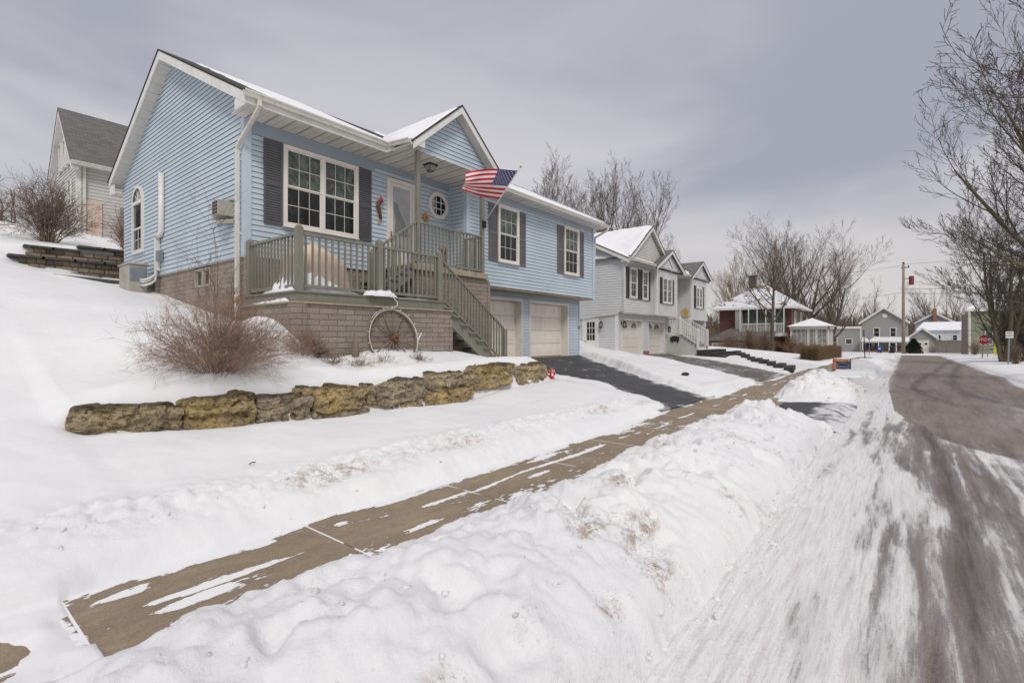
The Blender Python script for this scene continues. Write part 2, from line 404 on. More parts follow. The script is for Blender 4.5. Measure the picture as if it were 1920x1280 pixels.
def raw_mesh(name, v, f, mat, parent=None, smooth=True):
    """numpy vertices (n,3) and equal-sized faces (m,k) to an object"""
    me = bpy.data.meshes.new(name); k = f.shape[1]
    me.vertices.add(len(v)); me.vertices.foreach_set('co', np.asarray(v, dtype=np.float32).ravel())
    me.loops.add(f.size); me.loops.foreach_set('vertex_index', f.ravel().astype(np.int32))
    me.polygons.add(len(f)); me.polygons.foreach_set('loop_start', np.arange(0, f.size, k, dtype=np.int32))
    me.polygons.foreach_set('loop_total', np.full(len(f), k, dtype=np.int32))
    if smooth: me.polygons.foreach_set('use_smooth', np.ones(len(f), dtype=bool))
    me.materials.append(MT[mat]); me.update(calc_edges=True); me.validate()
    o = bpy.data.objects.new(name, me); col.objects.link(o)
    if parent is not None: o.parent = parent
    return o
def set_attr(o, name, vals):
    a = o.data.attributes.new(name, 'FLOAT', 'POINT'); a.data.foreach_set('value', np.asarray(vals, dtype=np.float32).ravel())
def _hash(i, j, seed):
    h = (i.astype(np.int64)*374761393 + j.astype(np.int64)*668265263 + seed*1442695041) & 0xFFFFFFFF
    h = ((h ^ (h >> 13))*1274126177) & 0xFFFFFFFF
    return ((h ^ (h >> 16)) & 0xFFFF)/65535.
def vnoise(x, y, seed=0):
    xi, yi = np.floor(x), np.floor(y); fx, fy = x-xi, y-yi
    u, v = fx*fx*fx*(fx*(fx*6-15)+10), fy*fy*fy*(fy*(fy*6-15)+10)
    a, b = _hash(xi, yi, seed), _hash(xi+1, yi, seed); c, d = _hash(xi, yi+1, seed), _hash(xi+1, yi+1, seed)
    return (a*(1-u)+b*u)*(1-v) + (c*(1-u)+d*u)*v - .5
def fbm(x, y, sc, oct_=4, seed=0, gain=.5):
    s = 0; a = 1.; tot = 0
    for k in range(oct_):
        s = s + a*vnoise(x*sc*2**k+13.7*k, y*sc*2**k-7.1*k, seed+k); tot += a; a *= gain
    return s*2/tot
def domes(x, y, sc, seed, lo=.25, hi=.75):
    """heap of rounded clods: height of random overlapping domes, 0..1"""
    x, y = x*sc, y*sc; xi, yi = np.floor(x), np.floor(y); best = np.zeros(x.shape)
    for i in (-1, 0, 1):
        for j in (-1, 0, 1):
            cx, cy = xi+i, yi+j; px = cx+_hash(cx, cy, seed); py = cy+_hash(cx, cy, seed+1); r = lo+(hi-lo)*_hash(cx, cy, seed+2); on = _hash(cx, cy, seed+3) > .35
            e = 1+.5*(_hash(cx, cy, seed+4)-.5); h = np.sqrt(np.clip(r*r-((x-px)*e)**2-((y-py)/e)**2, 0, None)); best = np.maximum(best, h*on)
    return best
def sstep(a, b, x):
    t = np.clip((x-a)/(b-a), 0, 1); return t*t*(3-2*t)
# ------------------------------------------------------------------ ground
GY = np.array([3.95, 5, 7.36, 7.60, 9.2, 11.5, 13, 16, 20.5, 23, 26, 30, 45, 300])
_slope = [-1.53, -1.38, -1.02, -.98, -.55, .15, .6, 1.4, 2.3, 2.9, 3.9, 5.1, 5.8, 7]
_drv = [-1.57, -1.46, -1.215, -1.19, -1.025, -.79, -.79, -.2, .8, 1.4, 2.0, 2.6, 3.2, 4]
GR = {
 -30: _slope, .3: _slope, 1.05: [-1.53,-1.39,-1.05,-1.0,-.52,.14,.58,1.36,2.25,2.9,3.85,5.05,5.8,7],
 1.3: [-1.53,-1.40,-1.10,-.86,-.47,.15,.55,1.3,2.2,2.9,3.8,5.0,5.8,7],
 3.0: [-1.53,-1.42,-1.24,-.84,-.22,.3,.6,1.15,1.9,2.75,3.7,4.9,5.8,7],
 4.5: [-1.53,-1.42,-1.30,-.86,-.02,.35,.55,1.0,1.75,2.75,3.6,4.8,5.8,7],
 5.4: [-1.53,-1.42,-1.32,-.86,-.50,-.3,.3,1.0,1.72,2.8,3.6,4.8,5.8,7],
 7.0: [-1.53,-1.42,-1.37,-.84,-.33,-.5,.2,.9,1.75,2.8,3.6,4.7,5.7,7],
 8.9: [-1.53,-1.42,-1.20,-.74,-.42,-.7,.0,.9,1.75,2.7,3.5,4.6,5.6,7],
 10.6: [-1.53,-1.41,-1.15,-.72,-.66,-.79,-.3,.7,1.7,2.6,3.4,4.5,5.5,7],
 11.3: [-1.56,-1.46,-1.215,-1.12,-.98,-.79,-.6,.5,1.5,2.4,3.2,4.3,5.3,7],
 12.5: _drv, 19.3: _drv,
 22.5: [-1.55,-1.46,-1.25,-1.22,-1.0,-.72,-.55,-.1,.7,1.2,1.8,2.4,3.0,4],
 25.2: [-1.57,-1.50,-1.36,-1.35,-1.24,-1.13,-.9,.2,.8,1.2,1.8,2.4,3.0,4],
 32.3: [-1.57,-1.50,-1.36,-1.35,-1.24,-1.13,-.9,.2,.8,1.2,1.8,2.4,3.0,4],
 33.6: [-1.55,-1.48,-1.32,-1.30,-1.12,-.85,-.7,-.2,.6,1.0,1.4,2.0,2.8,4],
 45: [-1.52,-1.42,-1.15,-1.12,-.95,-.75,-.65,-.5,-.2,.1,.3,.6,1.5,3],
 60: [-1.57,-1.55,-1.5,-1.5,-1.5,-1.5,-1.5,-1.5,-1.4,-1.3,-1.2,-1,-.2,2],
 90: [-1.6]*12+[-1, 3], 700: [-1.6]*12+[4, 12]}
GX = np.array(sorted(GR)); GT = np.array([GR[k] for k in sorted(GR)])
# the slope left of the house is stepped by two block walls at Y = 21.3 and 23
GT2 = []
for x_, r_ in zip(GX, GT):
    a_, b_, c_ = r_[8], r_[9], r_[10]; lin = lambda y: a_+(b_-a_)*(y-20.5)/2.5 if y < 23 else b_+(c_-b_)*(y-23)/3
    st_ = [a_+.12, a_+.50, a_+.58, max(3.0, a_+1.15)+.25*min(1, max(0, (x_-3)/2))] if 2.5 < x_ < 11 else [lin(21.2), lin(21.55), lin(22.9), lin(23.3)]
    GT2.append(list(r_[:9])+st_+list(r_[10:]))
GT = np.array(GT2); GY = np.array([3.95, 5, 7.36, 7.60, 9.2, 11.5, 13, 16, 20.5, 21.2, 21.55, 22.9, 23.3, 26, 30, 45, 300])
def drop(X): return np.interp(X, [25, 64, 80, 118, 400], [0, .42, .62, 1.25, 1.6])
def ground(X, Y):
    X = np.asarray(X, float); Y = np.asarray(Y, float)
    xi = np.clip(np.searchsorted(GX, X)-1, 0, len(GX)-2); tx = np.clip((X-GX[xi])/(GX[xi+1]-GX[xi]), 0, 1); tx = tx*tx*(3-2*tx)
    Yc = np.clip(Y, GY[0], GY[-1]-1e-6)
    yi = np.clip(np.searchsorted(GY, Yc, side='right')-1, 0, len(GY)-2); ty = (Yc-GY[yi])/(GY[yi+1]-GY[yi])
    z = (GT[xi, yi]*(1-ty)+GT[xi, yi+1]*ty)*(1-tx) + (GT[xi+1, yi]*(1-ty)+GT[xi+1, yi+1]*ty)*tx
    low = np.interp(Y, [-200, -60, -12, -4.4, -3.6, -3.3, .95, 1.15, 2.3, 2.4, 3.93], [2, -.2, -1.25, -1.5, -1.55, -1.65, -1.65, -1.55, -1.57, -1.57, -1.57])
    cross = sstep(74, 75, X)*(1-sstep(83, 84, X))
    low = low*(1-cross) + -1.62*cross; z = np.where(Y > 3.93, z*(1-cross)+cross*(-1.62), low)
    far = sstep(84, 95, X); z = z*(1-far) + far*np.where(np.abs(Y) > 60, z, -1.6)
    return z - drop(X)
def g1(x, y): return float(ground(np.array([x]), np.array([y]))[0])

def sdpoly(X, Y, P):
    """signed distance, negative inside"""
    d = np.full(X.shape, 1e9); ins = np.zeros(X.shape, bool); n = len(P)
    for i in range(n):
        (ax, ay), (bx, by) = P[i], P[(i+1) % n]
        ex, ey = bx-ax, by-ay; wx, wy = X-ax, Y-ay
        t = np.clip((wx*ex+wy*ey)/(ex*ex+ey*ey), 0, 1); d = np.minimum(d, np.hypot(wx-ex*t, wy-ey*t))
        c = ((ay <= Y) != (by <= Y)); xx = ax + (Y-ay)/(ey if ey else 1e-9)*ex
        ins ^= c & (X < xx)
    return np.where(ins, -d, d)
DRV1 = [(10.45, 3.9), (12.3, 6.3), (12.35, 8.1), (11.35, 9.2), (11.3, 11.6), (19.4, 11.6), (14.75, 6.4), (13.05, 3.9)]
DRV2 = [(18.9, 3.9), (21.5, 6.5), (26.0, 12.6), (32.6, 12.6), (31.0, 10.0), (27.0, 6.6), (23.4, 3.9)]
WALK = [(.82, 2.2), (.82, 3.93), (62, 3.93), (62, 2.2)]
APR1 = [(10.7, .9), (10.55, 2.5), (13.4, 2.5), (14.2, .9)]
APR2 = [(19.0, .9), (18.9, 2.5), (22.8, 2.5), (23.6, .9)]
ROADP = [(-60, -3.25), (-60, .97), (73, .97), (73, 60), (84.5, 60), (84.5, -60), (73, -60), (73, -3.2)]
def snow_height(X, Y):
    g = ground(X, Y)
    n1 = fbm(X, Y, .9, 4, 3); n2 = fbm(X, Y, 4.5, 4, 9); n3 = fbm(X, Y, 17, 3, 21); lump = fbm(X, Y, 2.2, 5, 31, .6)
    d = .09 + .035*n1 + .010*n2
    # small windrow thrown up along the house side of the pavement
    ridge = np.exp(-((Y-4.62-.10*n1)/.30)**2)*sstep(-3, .5, X)*(1-sstep(9.3, 10.4, X))
    ridge2 = np.exp(-((Y-4.35)/.30)**2)*sstep(14.0, 15, X)*(1-sstep(18, 19, X))
    d = d + ridge*(.06 + .03*n2 + .018*n3 + .05*domes(X, Y, 9, 401)) + ridge2*.1
    # driveway shoulders
    sh = np.exp(-((sdpoly(X, Y, DRV1)-.35)/.3)**2)*sstep(4.2, 5, Y)*(1-sstep(10.3, 11, Y))*sstep(13.4, 14.5, X)
    d = d + sh*(.09+.02*n1)
    crest = np.exp(-((X-19.0+.9*(11.5-Y))/2.2)**2)*sstep(4.5, 7, Y)*(1-sstep(12, 13.2, Y))*sstep(14.5, 16, X)
    d = d + crest*.12
    # ploughed banks on the strip by the kerb
    by = np.clip((Y-.92-.10*n1)/(2.86-.92), 0, 1)
    prof = np.sin(np.pi*by**1.12)**.9*((Y > .7) & (Y < 3.2))
    def seg(a, b, wa=.7, wb=.8): return sstep(a, a+wa, X)*(1-sstep(b-wb, b, X))
    h = seg(-40, 10.5, 1, 1.6)*(.42+.05*np.sin(X*1.3)+.04*np.sin(X*.53+1)) + seg(13.9, 19.3, 1.5, 2.0)*.52 + seg(22.8, 56, 9, 8)*.42
    h = h*(.82+.06*sstep(2, 9, X))
    rid = 1-np.abs(fbm(X+.2*n1, Y, 2.6, 4, 131, .55))*2.2
    pl = fbm(X, Y, 1.9, 4, 207, .55); pl2 = fbm(X, Y, 3.3, 4, 211, .55); q_ = np.clip(.4+fbm(X, Y, .6, 2, 215)*2.2, 0, 1)
    lum = q_*(.070*sstep(.10, .16, pl) + .055*sstep(-.16, -.11, pl2) - .03*sstep(.36, .30, np.abs(pl-pl2))*0) + .11*fbm(X, Y, 1.5, 3, 31, .45) + .06*n2 + .024*n3 + .035*np.clip(rid, 0, 1)*np.clip(.5+fbm(X, Y, .7, 2, 19)*1.5, 0, 1)
    sp = lambda x, y, rx, ry: np.exp(-(((X-x)/rx)**2+((Y-y)/ry)**2)**2)
    pits = -np.clip(fbm(X, Y, 3.1, 2, 77)-.30, 0, 1)*.30 - (.5+n3)*(.10*sp(2.75,1.62,.15,.09) + .07*sp(3.3,1.45,.2,.06) + .10*sp(3.95,1.9,.2,.09) + .07*sp(5.4,2.1,.3,.08) + .06*sp(2.3,1.2,.1,.06) + .08*sp(8.7,1.9,.2,.1))
    dm = domes(X+.06*n2, Y+.06*n1, 4.2, 301)*.085*np.clip(.35+fbm(X, Y, .9, 2, 311)*2.2, 0, 1) + domes(X, Y, 9.5, 321)*.035*np.clip(.45+fbm(X, Y, 1.3, 2, 331)*2, 0, 1)
    bank = prof*(h + (h > .1)*(lum*.75 + pits + dm*1.25))
    bank = bank + prof**.5*(h > .1)*np.clip(n3-.28, 0, 1)*.10*np.clip(fbm(X, Y, .8, 2, 12)*2, 0, 1)
    inb = (Y > .85) & (Y < 3.3)
    d = np.where(inb, np.maximum(bank, .0)+.03*sstep(0, .1, prof)-.0 + np.where(h < .1, .03+.03*n2, 0), d)
    # cleared surfaces cut the sheet back below them
    def cut(d, sd, w, lip):
        m = sstep(-w*.15, w, sd + .16*n1*lip + .05*n2*lip + .02*n3*lip); return d*m - .045*(1-m)
    rag = .4 + fbm(X, Y, 1.4, 3, 55)
    sdw = sdpoly(X, Y, WALK); d = np.where(inb, np.where((sdw < 0) & (Y > 2.5), np.maximum(bank, -.04) - .05*sstep(.25, 0, bank), d), cut(d, sdw - .05 + .08*rag*(Y > 3), .28, .45))
    d = cut(d, sdpoly(X, Y, DRV1), .30, .9); d = cut(d, sdpoly(X, Y, DRV2), .35, .9)
    thin = ((X < 1.0) & (X > -2.5) & (Y > 3.0) & (Y < 3.95)); d = np.where(thin & (X < .64+.05*n2), .016+.035*n2+.02*n1-.06*np.exp(-((X-.25)/.16)**2-((Y-3.45)/.2)**2), np.where(thin & (X < .9), -.04, d))
    ap = np.minimum(sdpoly(X, Y, APR1), sdpoly(X, Y, APR2)); d = cut(d, ap, .35, 1)
    d = cut(d, sdpoly(X, Y, ROADP), .12, .35)
    # rubbly foot of the bank
    foot = np.exp(-((Y-.86)/.14)**2)*(X < 10.5)*np.clip(n3+.05, 0, 1)*.09; d = d + foot
    # mound by the stair wall and wheel, bed behind the boulders
    d = d + .34*np.exp(-((X-4.15)/.55)**2-((Y-9.25)/.55)**2) + .06*np.exp(-((X-6.3)/.8)**2-((Y-8.9)/.3)**2)
    d = d + .12*np.exp(-((Y-7.85)/.22)**2)*sstep(1.2, 2, X)*(1-sstep(10.4, 11.0, X))
    d = d - .10*np.exp(-((Y-7.28)/.22)**2)*sstep(1.0, 1.5, X)*(1-sstep(10.2, 10.9, X))*(Y < 7.5)
    far = sstep(30, 60, X); d = d*(1-far)+far*np.where(d > 0, .06, d)
    # bare ground under the buildings
    for (x0, x1, y0, y1) in ((4.95, 11.3, 9.3, 11.6), (5, 19.2, 11.6, 20.5), (25.1, 38, 12.6, 20)):
        m = sstep(0, .15, np.minimum(np.minimum(X-x0, x1-X), np.minimum(Y-y0, y1-Y))); d = d*(1-m) - .1*m
    return g + d
def axis(spec):
    out = [spec[0][0]]
    for a, b, s in spec:
        n = max(1, int(round((b-a)/s))); out += list(a + (b-a)*np.arange(1, n+1)/n)
    return np.array(out)
def grid(xs, ys, zf, name, mat, mask=None):
    X, Y = np.meshgrid(xs, ys, indexing='ij'); Z = zf(X, Y)
    v = np.stack([X, Y, Z], -1).reshape(-1, 3); ny = len(ys)
    i, j = np.meshgrid(np.arange(len(xs)-1), np.arange(ny-1), indexing='ij'); a = (i*ny+j).ravel()
    f = np.stack([a, a+ny, a+ny+1, a+1], -1)
    if mask is not None:
        Xc = (X[:-1,:-1]+X[1:,1:])/2; Yc = (Y[:-1,:-1]+Y[1:,1:])/2; f = f[mask(Xc, Yc).ravel()]
        u, inv = np.unique(f, return_inverse=True); v = v[u]; f = inv.reshape(f.shape)
    return raw_mesh(name, v, f, mat), v[:,0], v[:,1], v[:,2]
xs = axis([(-300,-30,30), (-30,-2,1.2), (-2,.2,.1), (.2,7,.026), (7,12,.045), (12,20,.08), (20,34,.16), (34,60,.4), (60,120,1.2), (120,320,8), (320,900,40)])
ys = axis([(-400,-40,20), (-40,-8,1.5), (-8,-3.8,.25), (-3.8,-3,.08), (-3,.6,.5), (.6,4.9,.026), (4.9,8.0,.045), (8.0,10,.06), (10,14,.12), (14,20.4,.3), (20.4,24,.1), (24,26,.3), (26,60,1.2), (60,400,18)])
o, X, Y, Z = grid(xs, ys, snow_height, 'snow_ground', 'snow'); o['kind'] = 'structure'
n2 = fbm(X, Y, 5, 4, 9); n4 = fbm(X, Y, 1.1, 3, 61)
dirt = .8*np.exp(-((Y-4.42-.05*n4)/.20)**2)*(X < 10.5)*np.clip(.42+n4*1.2, 0, 1)
bk = ((Y > .85) & (Y < 2.95) & (X < 60))
dirt = dirt + bk*np.clip(fbm(X, Y, 1.7, 4, 91)-.16, 0, 1)*2.2*np.clip((2.55-Y)/1.2, 0, 1)
dirt = dirt + .55*np.exp(-((Y-.93)/.13)**2)*(X < 60)*np.clip(.5+n2, 0, 1)
dirt = dirt + .8*np.exp(-((X-11.0)/.5)**2-((Y-7.2)/.5)**2) + .5*((X > 14) & (X < 24) & (Y > 6) & (Y < 13))*np.clip(n4-.1, 0, 1)*2
spot = lambda x, y, rx, ry: np.exp(-((X-x)/rx)**2-((Y-y)/ry)**2)
dirt = dirt + 1.1*(spot(2.75,1.62,.16,.10) + spot(3.3,1.45,.2,.08) + spot(3.9,1.9,.25,.10) + spot(4.6,1.55,.15,.08) + spot(5.4,2.1,.35,.10) + spot(2.3,1.2,.10,.06) + spot(6.4,1.7,.3,.07) + spot(8.7,1.9,.25,.12) + spot(9.6,1.7,.2,.1))
set_attr(o, 'dirt', np.clip(dirt, 0, 1))
set_attr(o, 'rough', np.clip(bk*np.clip((3.0-Y)/.3, 0, 1) + np.exp(-((Y-4.5)/.3)**2)*(X < 20)*.8 + dirt, 0, 1))
# road
def inroad(X, Y): return sdpoly(X, Y, ROADP) < .3
xr = axis([(-60,-1,2), (-1,16,.06), (16,40,.15), (40,95,.5)]); yr = axis([(-60,-3.8,2), (-3.8,-2.6,.05), (-2.6,.6,.018), (.6,1.3,.05), (1.3,60,2)])
o, X, Y, Z = grid(xr, yr, lambda X, Y: ground(X, np.clip(Y, -3.25, .93)*(X < 73)+Y*(X >= 73)) + .004 + .012*fbm(X, Y, 1.5, 3, 5)*(Y > -.1)*(Y < 1.2), 'road', 'road', inroad); o['kind'] = 'structure'
na = fbm(X*.25, Y, 1.2, 4, 7)
Xb = np.interp(-Y, [-.75, -.5, -.2, .1, .4, .9, 1.2, 2.2, 3.3], [60, 21, 14, 12.4, 11.2, 9.7, 9.2, 8.9, 8.9]) + .8*fbm(X, Y, 1.6, 4, 8, .6)
bare = sstep(-.25, .25, X-Xb)
cov = np.interp(Y, [-4, -2.2, -1.1, -.75, -.45, -.12, .05, .95], [.56, .57, .54, .48, .42, .47, .62, .72])
cov = cov + .10*na + (.20*fbm(X*.10+5, Y, 3.6, 5, 71, .62) + .17*fbm(X*.12, Y, 8, 4, 73, .6))*(X > -2)
drk = np.exp(-((Y+.36-.05*np.sin(X*.7))/.15)**2)*.75*sstep(2.5, 5, X) + .45*np.exp(-((Y+1.25+.06*np.sin(X*.5))/.13)**2) + .35*np.exp(-((Y+.75)/.05)**2)
cov = cov - drk*.26
for ty_, a_, w_t in ((.30,-.10,.022), (.10,-.13,.03), (-.02,.10,.025), (-.13,-.12,.02), (-.24,.12,.02), (-.55,.13,.022), (-.64,-.10,.02), (-.88,.16,.03), (-1.0,-.10,.02), (-1.42,.12,.03), (-1.6,-.12,.04), (-1.85,.10,.03), (-2.3,-.14,.06)):
    cov = cov + a_*1.3*np.exp(-((Y-ty_-.05*np.sin(X*.45+ty_*3))/w_t)**2)*(.6+fbm(X*.4, Y, 2, 3, 90))
tri = np.exp(-((X-11.2)/2.0)**2-((Y-.25)/.45)**2); cov = cov - .20*tri
cov = cov + .12*np.exp(-((X-9)/2.5)**2-((Y+1.4)/.35)**2)
covb = .20 + .22*np.exp(-((X-14)/5)**2-((Y+2.2)/.8)**2) + .38*sstep(.25, .62, Y+.10*na) + .42*sstep(2.45, 3.1, -Y+.45*na+.02*np.clip(X-20, 0, 20)*-1)
cov = cov*(1-bare) + covb*bare; 
def line_d(X, Y, P):
    d = np.full(X.shape, 1e9)
    for (ax, ay), (bx, by) in zip(P[:-1], P[1:]):
        ex, ey = bx-ax, by-ay; t = np.clip(((X-ax)*ex+(Y-ay)*ey)/(ex*ex+ey*ey), 0, 1); d = np.minimum(d, np.hypot(X-ax-ex*t, Y-ay-ey*t))
    return d
t1 = line_d(X, Y, [(14, -1.5), (17, -.75), (19, -.35), (20.5, -.2), (22.5, -.25), (27, -.6), (34, -1.2), (45, -2.0), (60, -3.2)])
t2 = line_d(X, Y, [(15, -2.6), (18, -1.7), (20.5, -1.25), (24, -1.3), (32, -1.8), (45, -2.8), (60, -4.2)])
tr = np.maximum(np.exp(-(t1/.13)**2), np.exp(-(t2/.15)**2))*sstep(13, 18, X)
edge = np.exp(-((X-Xb)/.12)**2)*.45*(X < 30); cov = cov + .06*np.exp(-((X-Xb+.5)/.35)**2)*(X < 20)
set_attr(o, 'cover', np.clip(cov, -.3, .8)); set_attr(o, 'bare', bare); set_attr(o, 'dark', np.clip(drk*(1-bare) + tr*bare*.75 + edge, 0, 1))
# crumbled clods of ploughed snow
rng = random.Random(99); V = []; F_ = []; k0 = 0
bm_v = np.array([(0,0,1),(.9,0,.3),(.28,.85,.3),(-.72,.53,.3),(-.72,-.53,.3),(.28,-.85,.3),(.72,.53,-.4),(-.28,.85,-.4),(-.9,0,-.4),(-.28,-.85,-.4),(.72,-.53,-.4),(0,0,-1)])
bm_f = np.array([(0,1,2),(0,2,3),(0,3,4),(0,4,5),(0,5,1),(1,6,2),(2,7,3),(3,8,4),(4,9,5),(5,10,1),(2,6,7),(3,7,8),(4,8,9),(5,9,10),(1,10,6),(11,7,6),(11,8,7),(11,9,8),(11,10,9),(11,6,10)])
for i in range(760):
    q = rng.random(); x = .3+rng.random()**1.3*18
    if q < .5: y = .93+abs(rng.gauss(0, .10)) - (.25*rng.random()**3); r = rng.uniform(.006, .028)
    elif q < .92: y = rng.uniform(1.0, 2.7); r = rng.uniform(.006, .020)*(1+.12*x*(x > 4))
    else: y = 4.4+rng.gauss(0, .16); r = rng.uniform(.008, .025); x = .5+rng.random()*9.5
    if y > 2.2 and y < 4 : r *= .7
    if 10.4 < x < 14 : continue
    z = float(snow_height(np.array([x]), np.array([y]))[0]) if y > .95 else g1(x, y)
    sc_ = np.array([rng.uniform(.7, 1.5), rng.uniform(.7, 1.3), rng.uniform(.5, .9)])*r
    a = rng.random()*6.28; ca, sa = math.cos(a), math.sin(a); w_ = bm_v*(1+np.array([rng.uniform(-.25, .25) for _ in range(12)])[:,None])*sc_
    V.append(np.stack([w_[:,0]*ca-w_[:,1]*sa+x, w_[:,0]*sa+w_[:,1]*ca+y, w_[:,2]+z+r*.02], -1)); F_.append(bm_f+k0); k0 += 12
o = raw_mesh('snow_clods', np.concatenate(V), np.concatenate(F_), 'snow', None, False); o['kind'] = 'stuff'
set_attr(o, 'dirt', np.repeat(np.array([random.Random(i).random()**3*.8 for i in range(len(V))]), 12)); set_attr(o, 'rough', np.ones(k0))
# pavement, driveways
xw = axis([(-6,.2,.2), (.2,14,.03), (14,62,.2)]); yw = axis([(2.3,4.15,.03)])
o, X, Y, Z = grid(xw, yw, lambda X, Y: ground(X, np.full_like(Y, 3.5)) + .006 - .05*(Y > 4.1), 'sidewalk', 'pavement'); o['kind'] = 'structure'
na = fbm(X*.6, Y, 1.3, 3, 17)
jx = np.abs(((X-.62+.76) % 1.52)-.76)
cov = .315 + .30*sstep(3.72, 3.98, Y+.12*na) + .08*sstep(.25, .05, np.abs(Y-3.0-.1*na)) + .25*sstep(.66, .56, X+.05*fbm(X, Y, 6, 3, 4)) + .07*na - .10*((X > 10.4) & (X < 13.2)) + .05*sstep(4, 7, X)*(1-sstep(9.5, 10.4, X))
cov = cov - .42*np.exp(-((X-.30)/.16)**2-((Y-3.5)/.22)**2)
stk = np.exp(-((Y-3.47-.03*np.sin(X*3))/.03)**2)*np.clip(.5+fbm(X, Y*0, 1.5, 2, 5)*1.6, 0, 1); cov = cov + .34*stk*(X > .7)
for px_, py_, rx_, ry_ in ((.88,3.74,.20,.055), (1.15,3.33,.24,.05), (1.42,3.86,.09,.03), (1.75,3.80,.10,.035), (2.35,3.72,.07,.03), (2.75,3.15,.30,.06), (3.35,3.50,.40,.022), (3.0,3.84,.22,.04), (4.6,3.3,.3,.05), (5.2,3.7,.35,.04), (6.1,3.45,.5,.03), (.98,3.12,.05,.03)):
    cov = cov + .36*np.exp(-(((X-px_)/rx_*1.15)**2+((Y-py_-.12*(X-px_)*0)/ry_)**2)**1.5)
set_attr(o, 'cover', cov)
for nm, P, mt, cv in (('driveway_asphalt', DRV1, 'driveway', .33), ('driveway_gravel', DRV2, 'driveway_old', .36), ('driveway_apron', APR1, 'driveway', .30), ('driveway_apron', APR2, 'driveway_old', .45)):
    x0, x1 = min(p[0] for p in P)-.6, max(p[0] for p in P)+.6; y0, y1 = min(p[1] for p in P), max(p[1] for p in P)
    if y0 < 2: y0 -= .0
    if y0 > 3: y0 = 3.97
    ro = .010 if y0 > 3 else .002
    o, X, Y, Z = grid(np.arange(x0, x1, .12), np.append(np.arange(y0, y1, .1), y1), lambda X, Y: ground(X, Y)+ro, nm, mt, lambda X, Y: sdpoly(X, Y, P) < .45); o['kind'] = 'structure'
    cvv = cv + .10*fbm(X, Y, .6, 3, 3) + (.30*sstep(1.9, 1.3, Y) if y0 < 2 else .22*sstep(-.35, .1, sdpoly(X, Y, P)))
    if nm == 'driveway_apron' and P is APR1: cvv = cvv - .3*np.exp(-((X-12.0)/1.0)**2-((Y-2.15)/.35)**2)
    set_attr(o, 'cover', cvv)
# ------------------------------------------------------------------ building blocks for houses
def lap(mb, P0, d, n, z0, z1, ext, e=.12, out=.016, zb=0., m=0):
    """lap siding on the vertical plane through P0 (x,y) with direction d and outward normal n; ext(z) -> (s0,s1)"""
    k = math.floor((z0-zb)/e); z = zb + k*e
    def pt(s, o, zz): return (P0[0]+d[0]*s+n[0]*o, P0[1]+d[1]*s+n[1]*o, zz)
    while z < z1-1e-4:
        a, b = max(z, z0), min(z+e, z1)
        if b-a > .004:
            zg = b-.012 if (b == z+e and b-a > .05) else b
            oa, ob = out*(1-(a-z)/e), out*(1-(b-z)/e)
            for (s0, s1), (q0, q1) in zip(ext(a), ext(b-1e-5)):
                if s1-s0 < .01: continue
                if zg < b:
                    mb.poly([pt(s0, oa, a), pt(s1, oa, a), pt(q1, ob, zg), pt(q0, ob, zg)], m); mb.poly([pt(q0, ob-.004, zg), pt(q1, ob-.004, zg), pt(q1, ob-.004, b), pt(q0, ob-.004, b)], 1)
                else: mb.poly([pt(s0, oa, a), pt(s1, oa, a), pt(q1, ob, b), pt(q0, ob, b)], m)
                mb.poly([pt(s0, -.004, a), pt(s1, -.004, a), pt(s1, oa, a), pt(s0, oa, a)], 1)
        z += e
def lapx(mb, x0, x1, y, z0, z1, ny=-1, **k): lap(mb, (x0, y), (1, 0), (0, ny), z0, z1, lambda z: [(0, x1-x0)], **k)
def lapy(mb, y0, y1, x, z0, z1, nx=-1, **k): lap(mb, (x, y0), (0, 1), (nx, 0), z0, z1, lambda z: [(0, y1-y0)], **k)

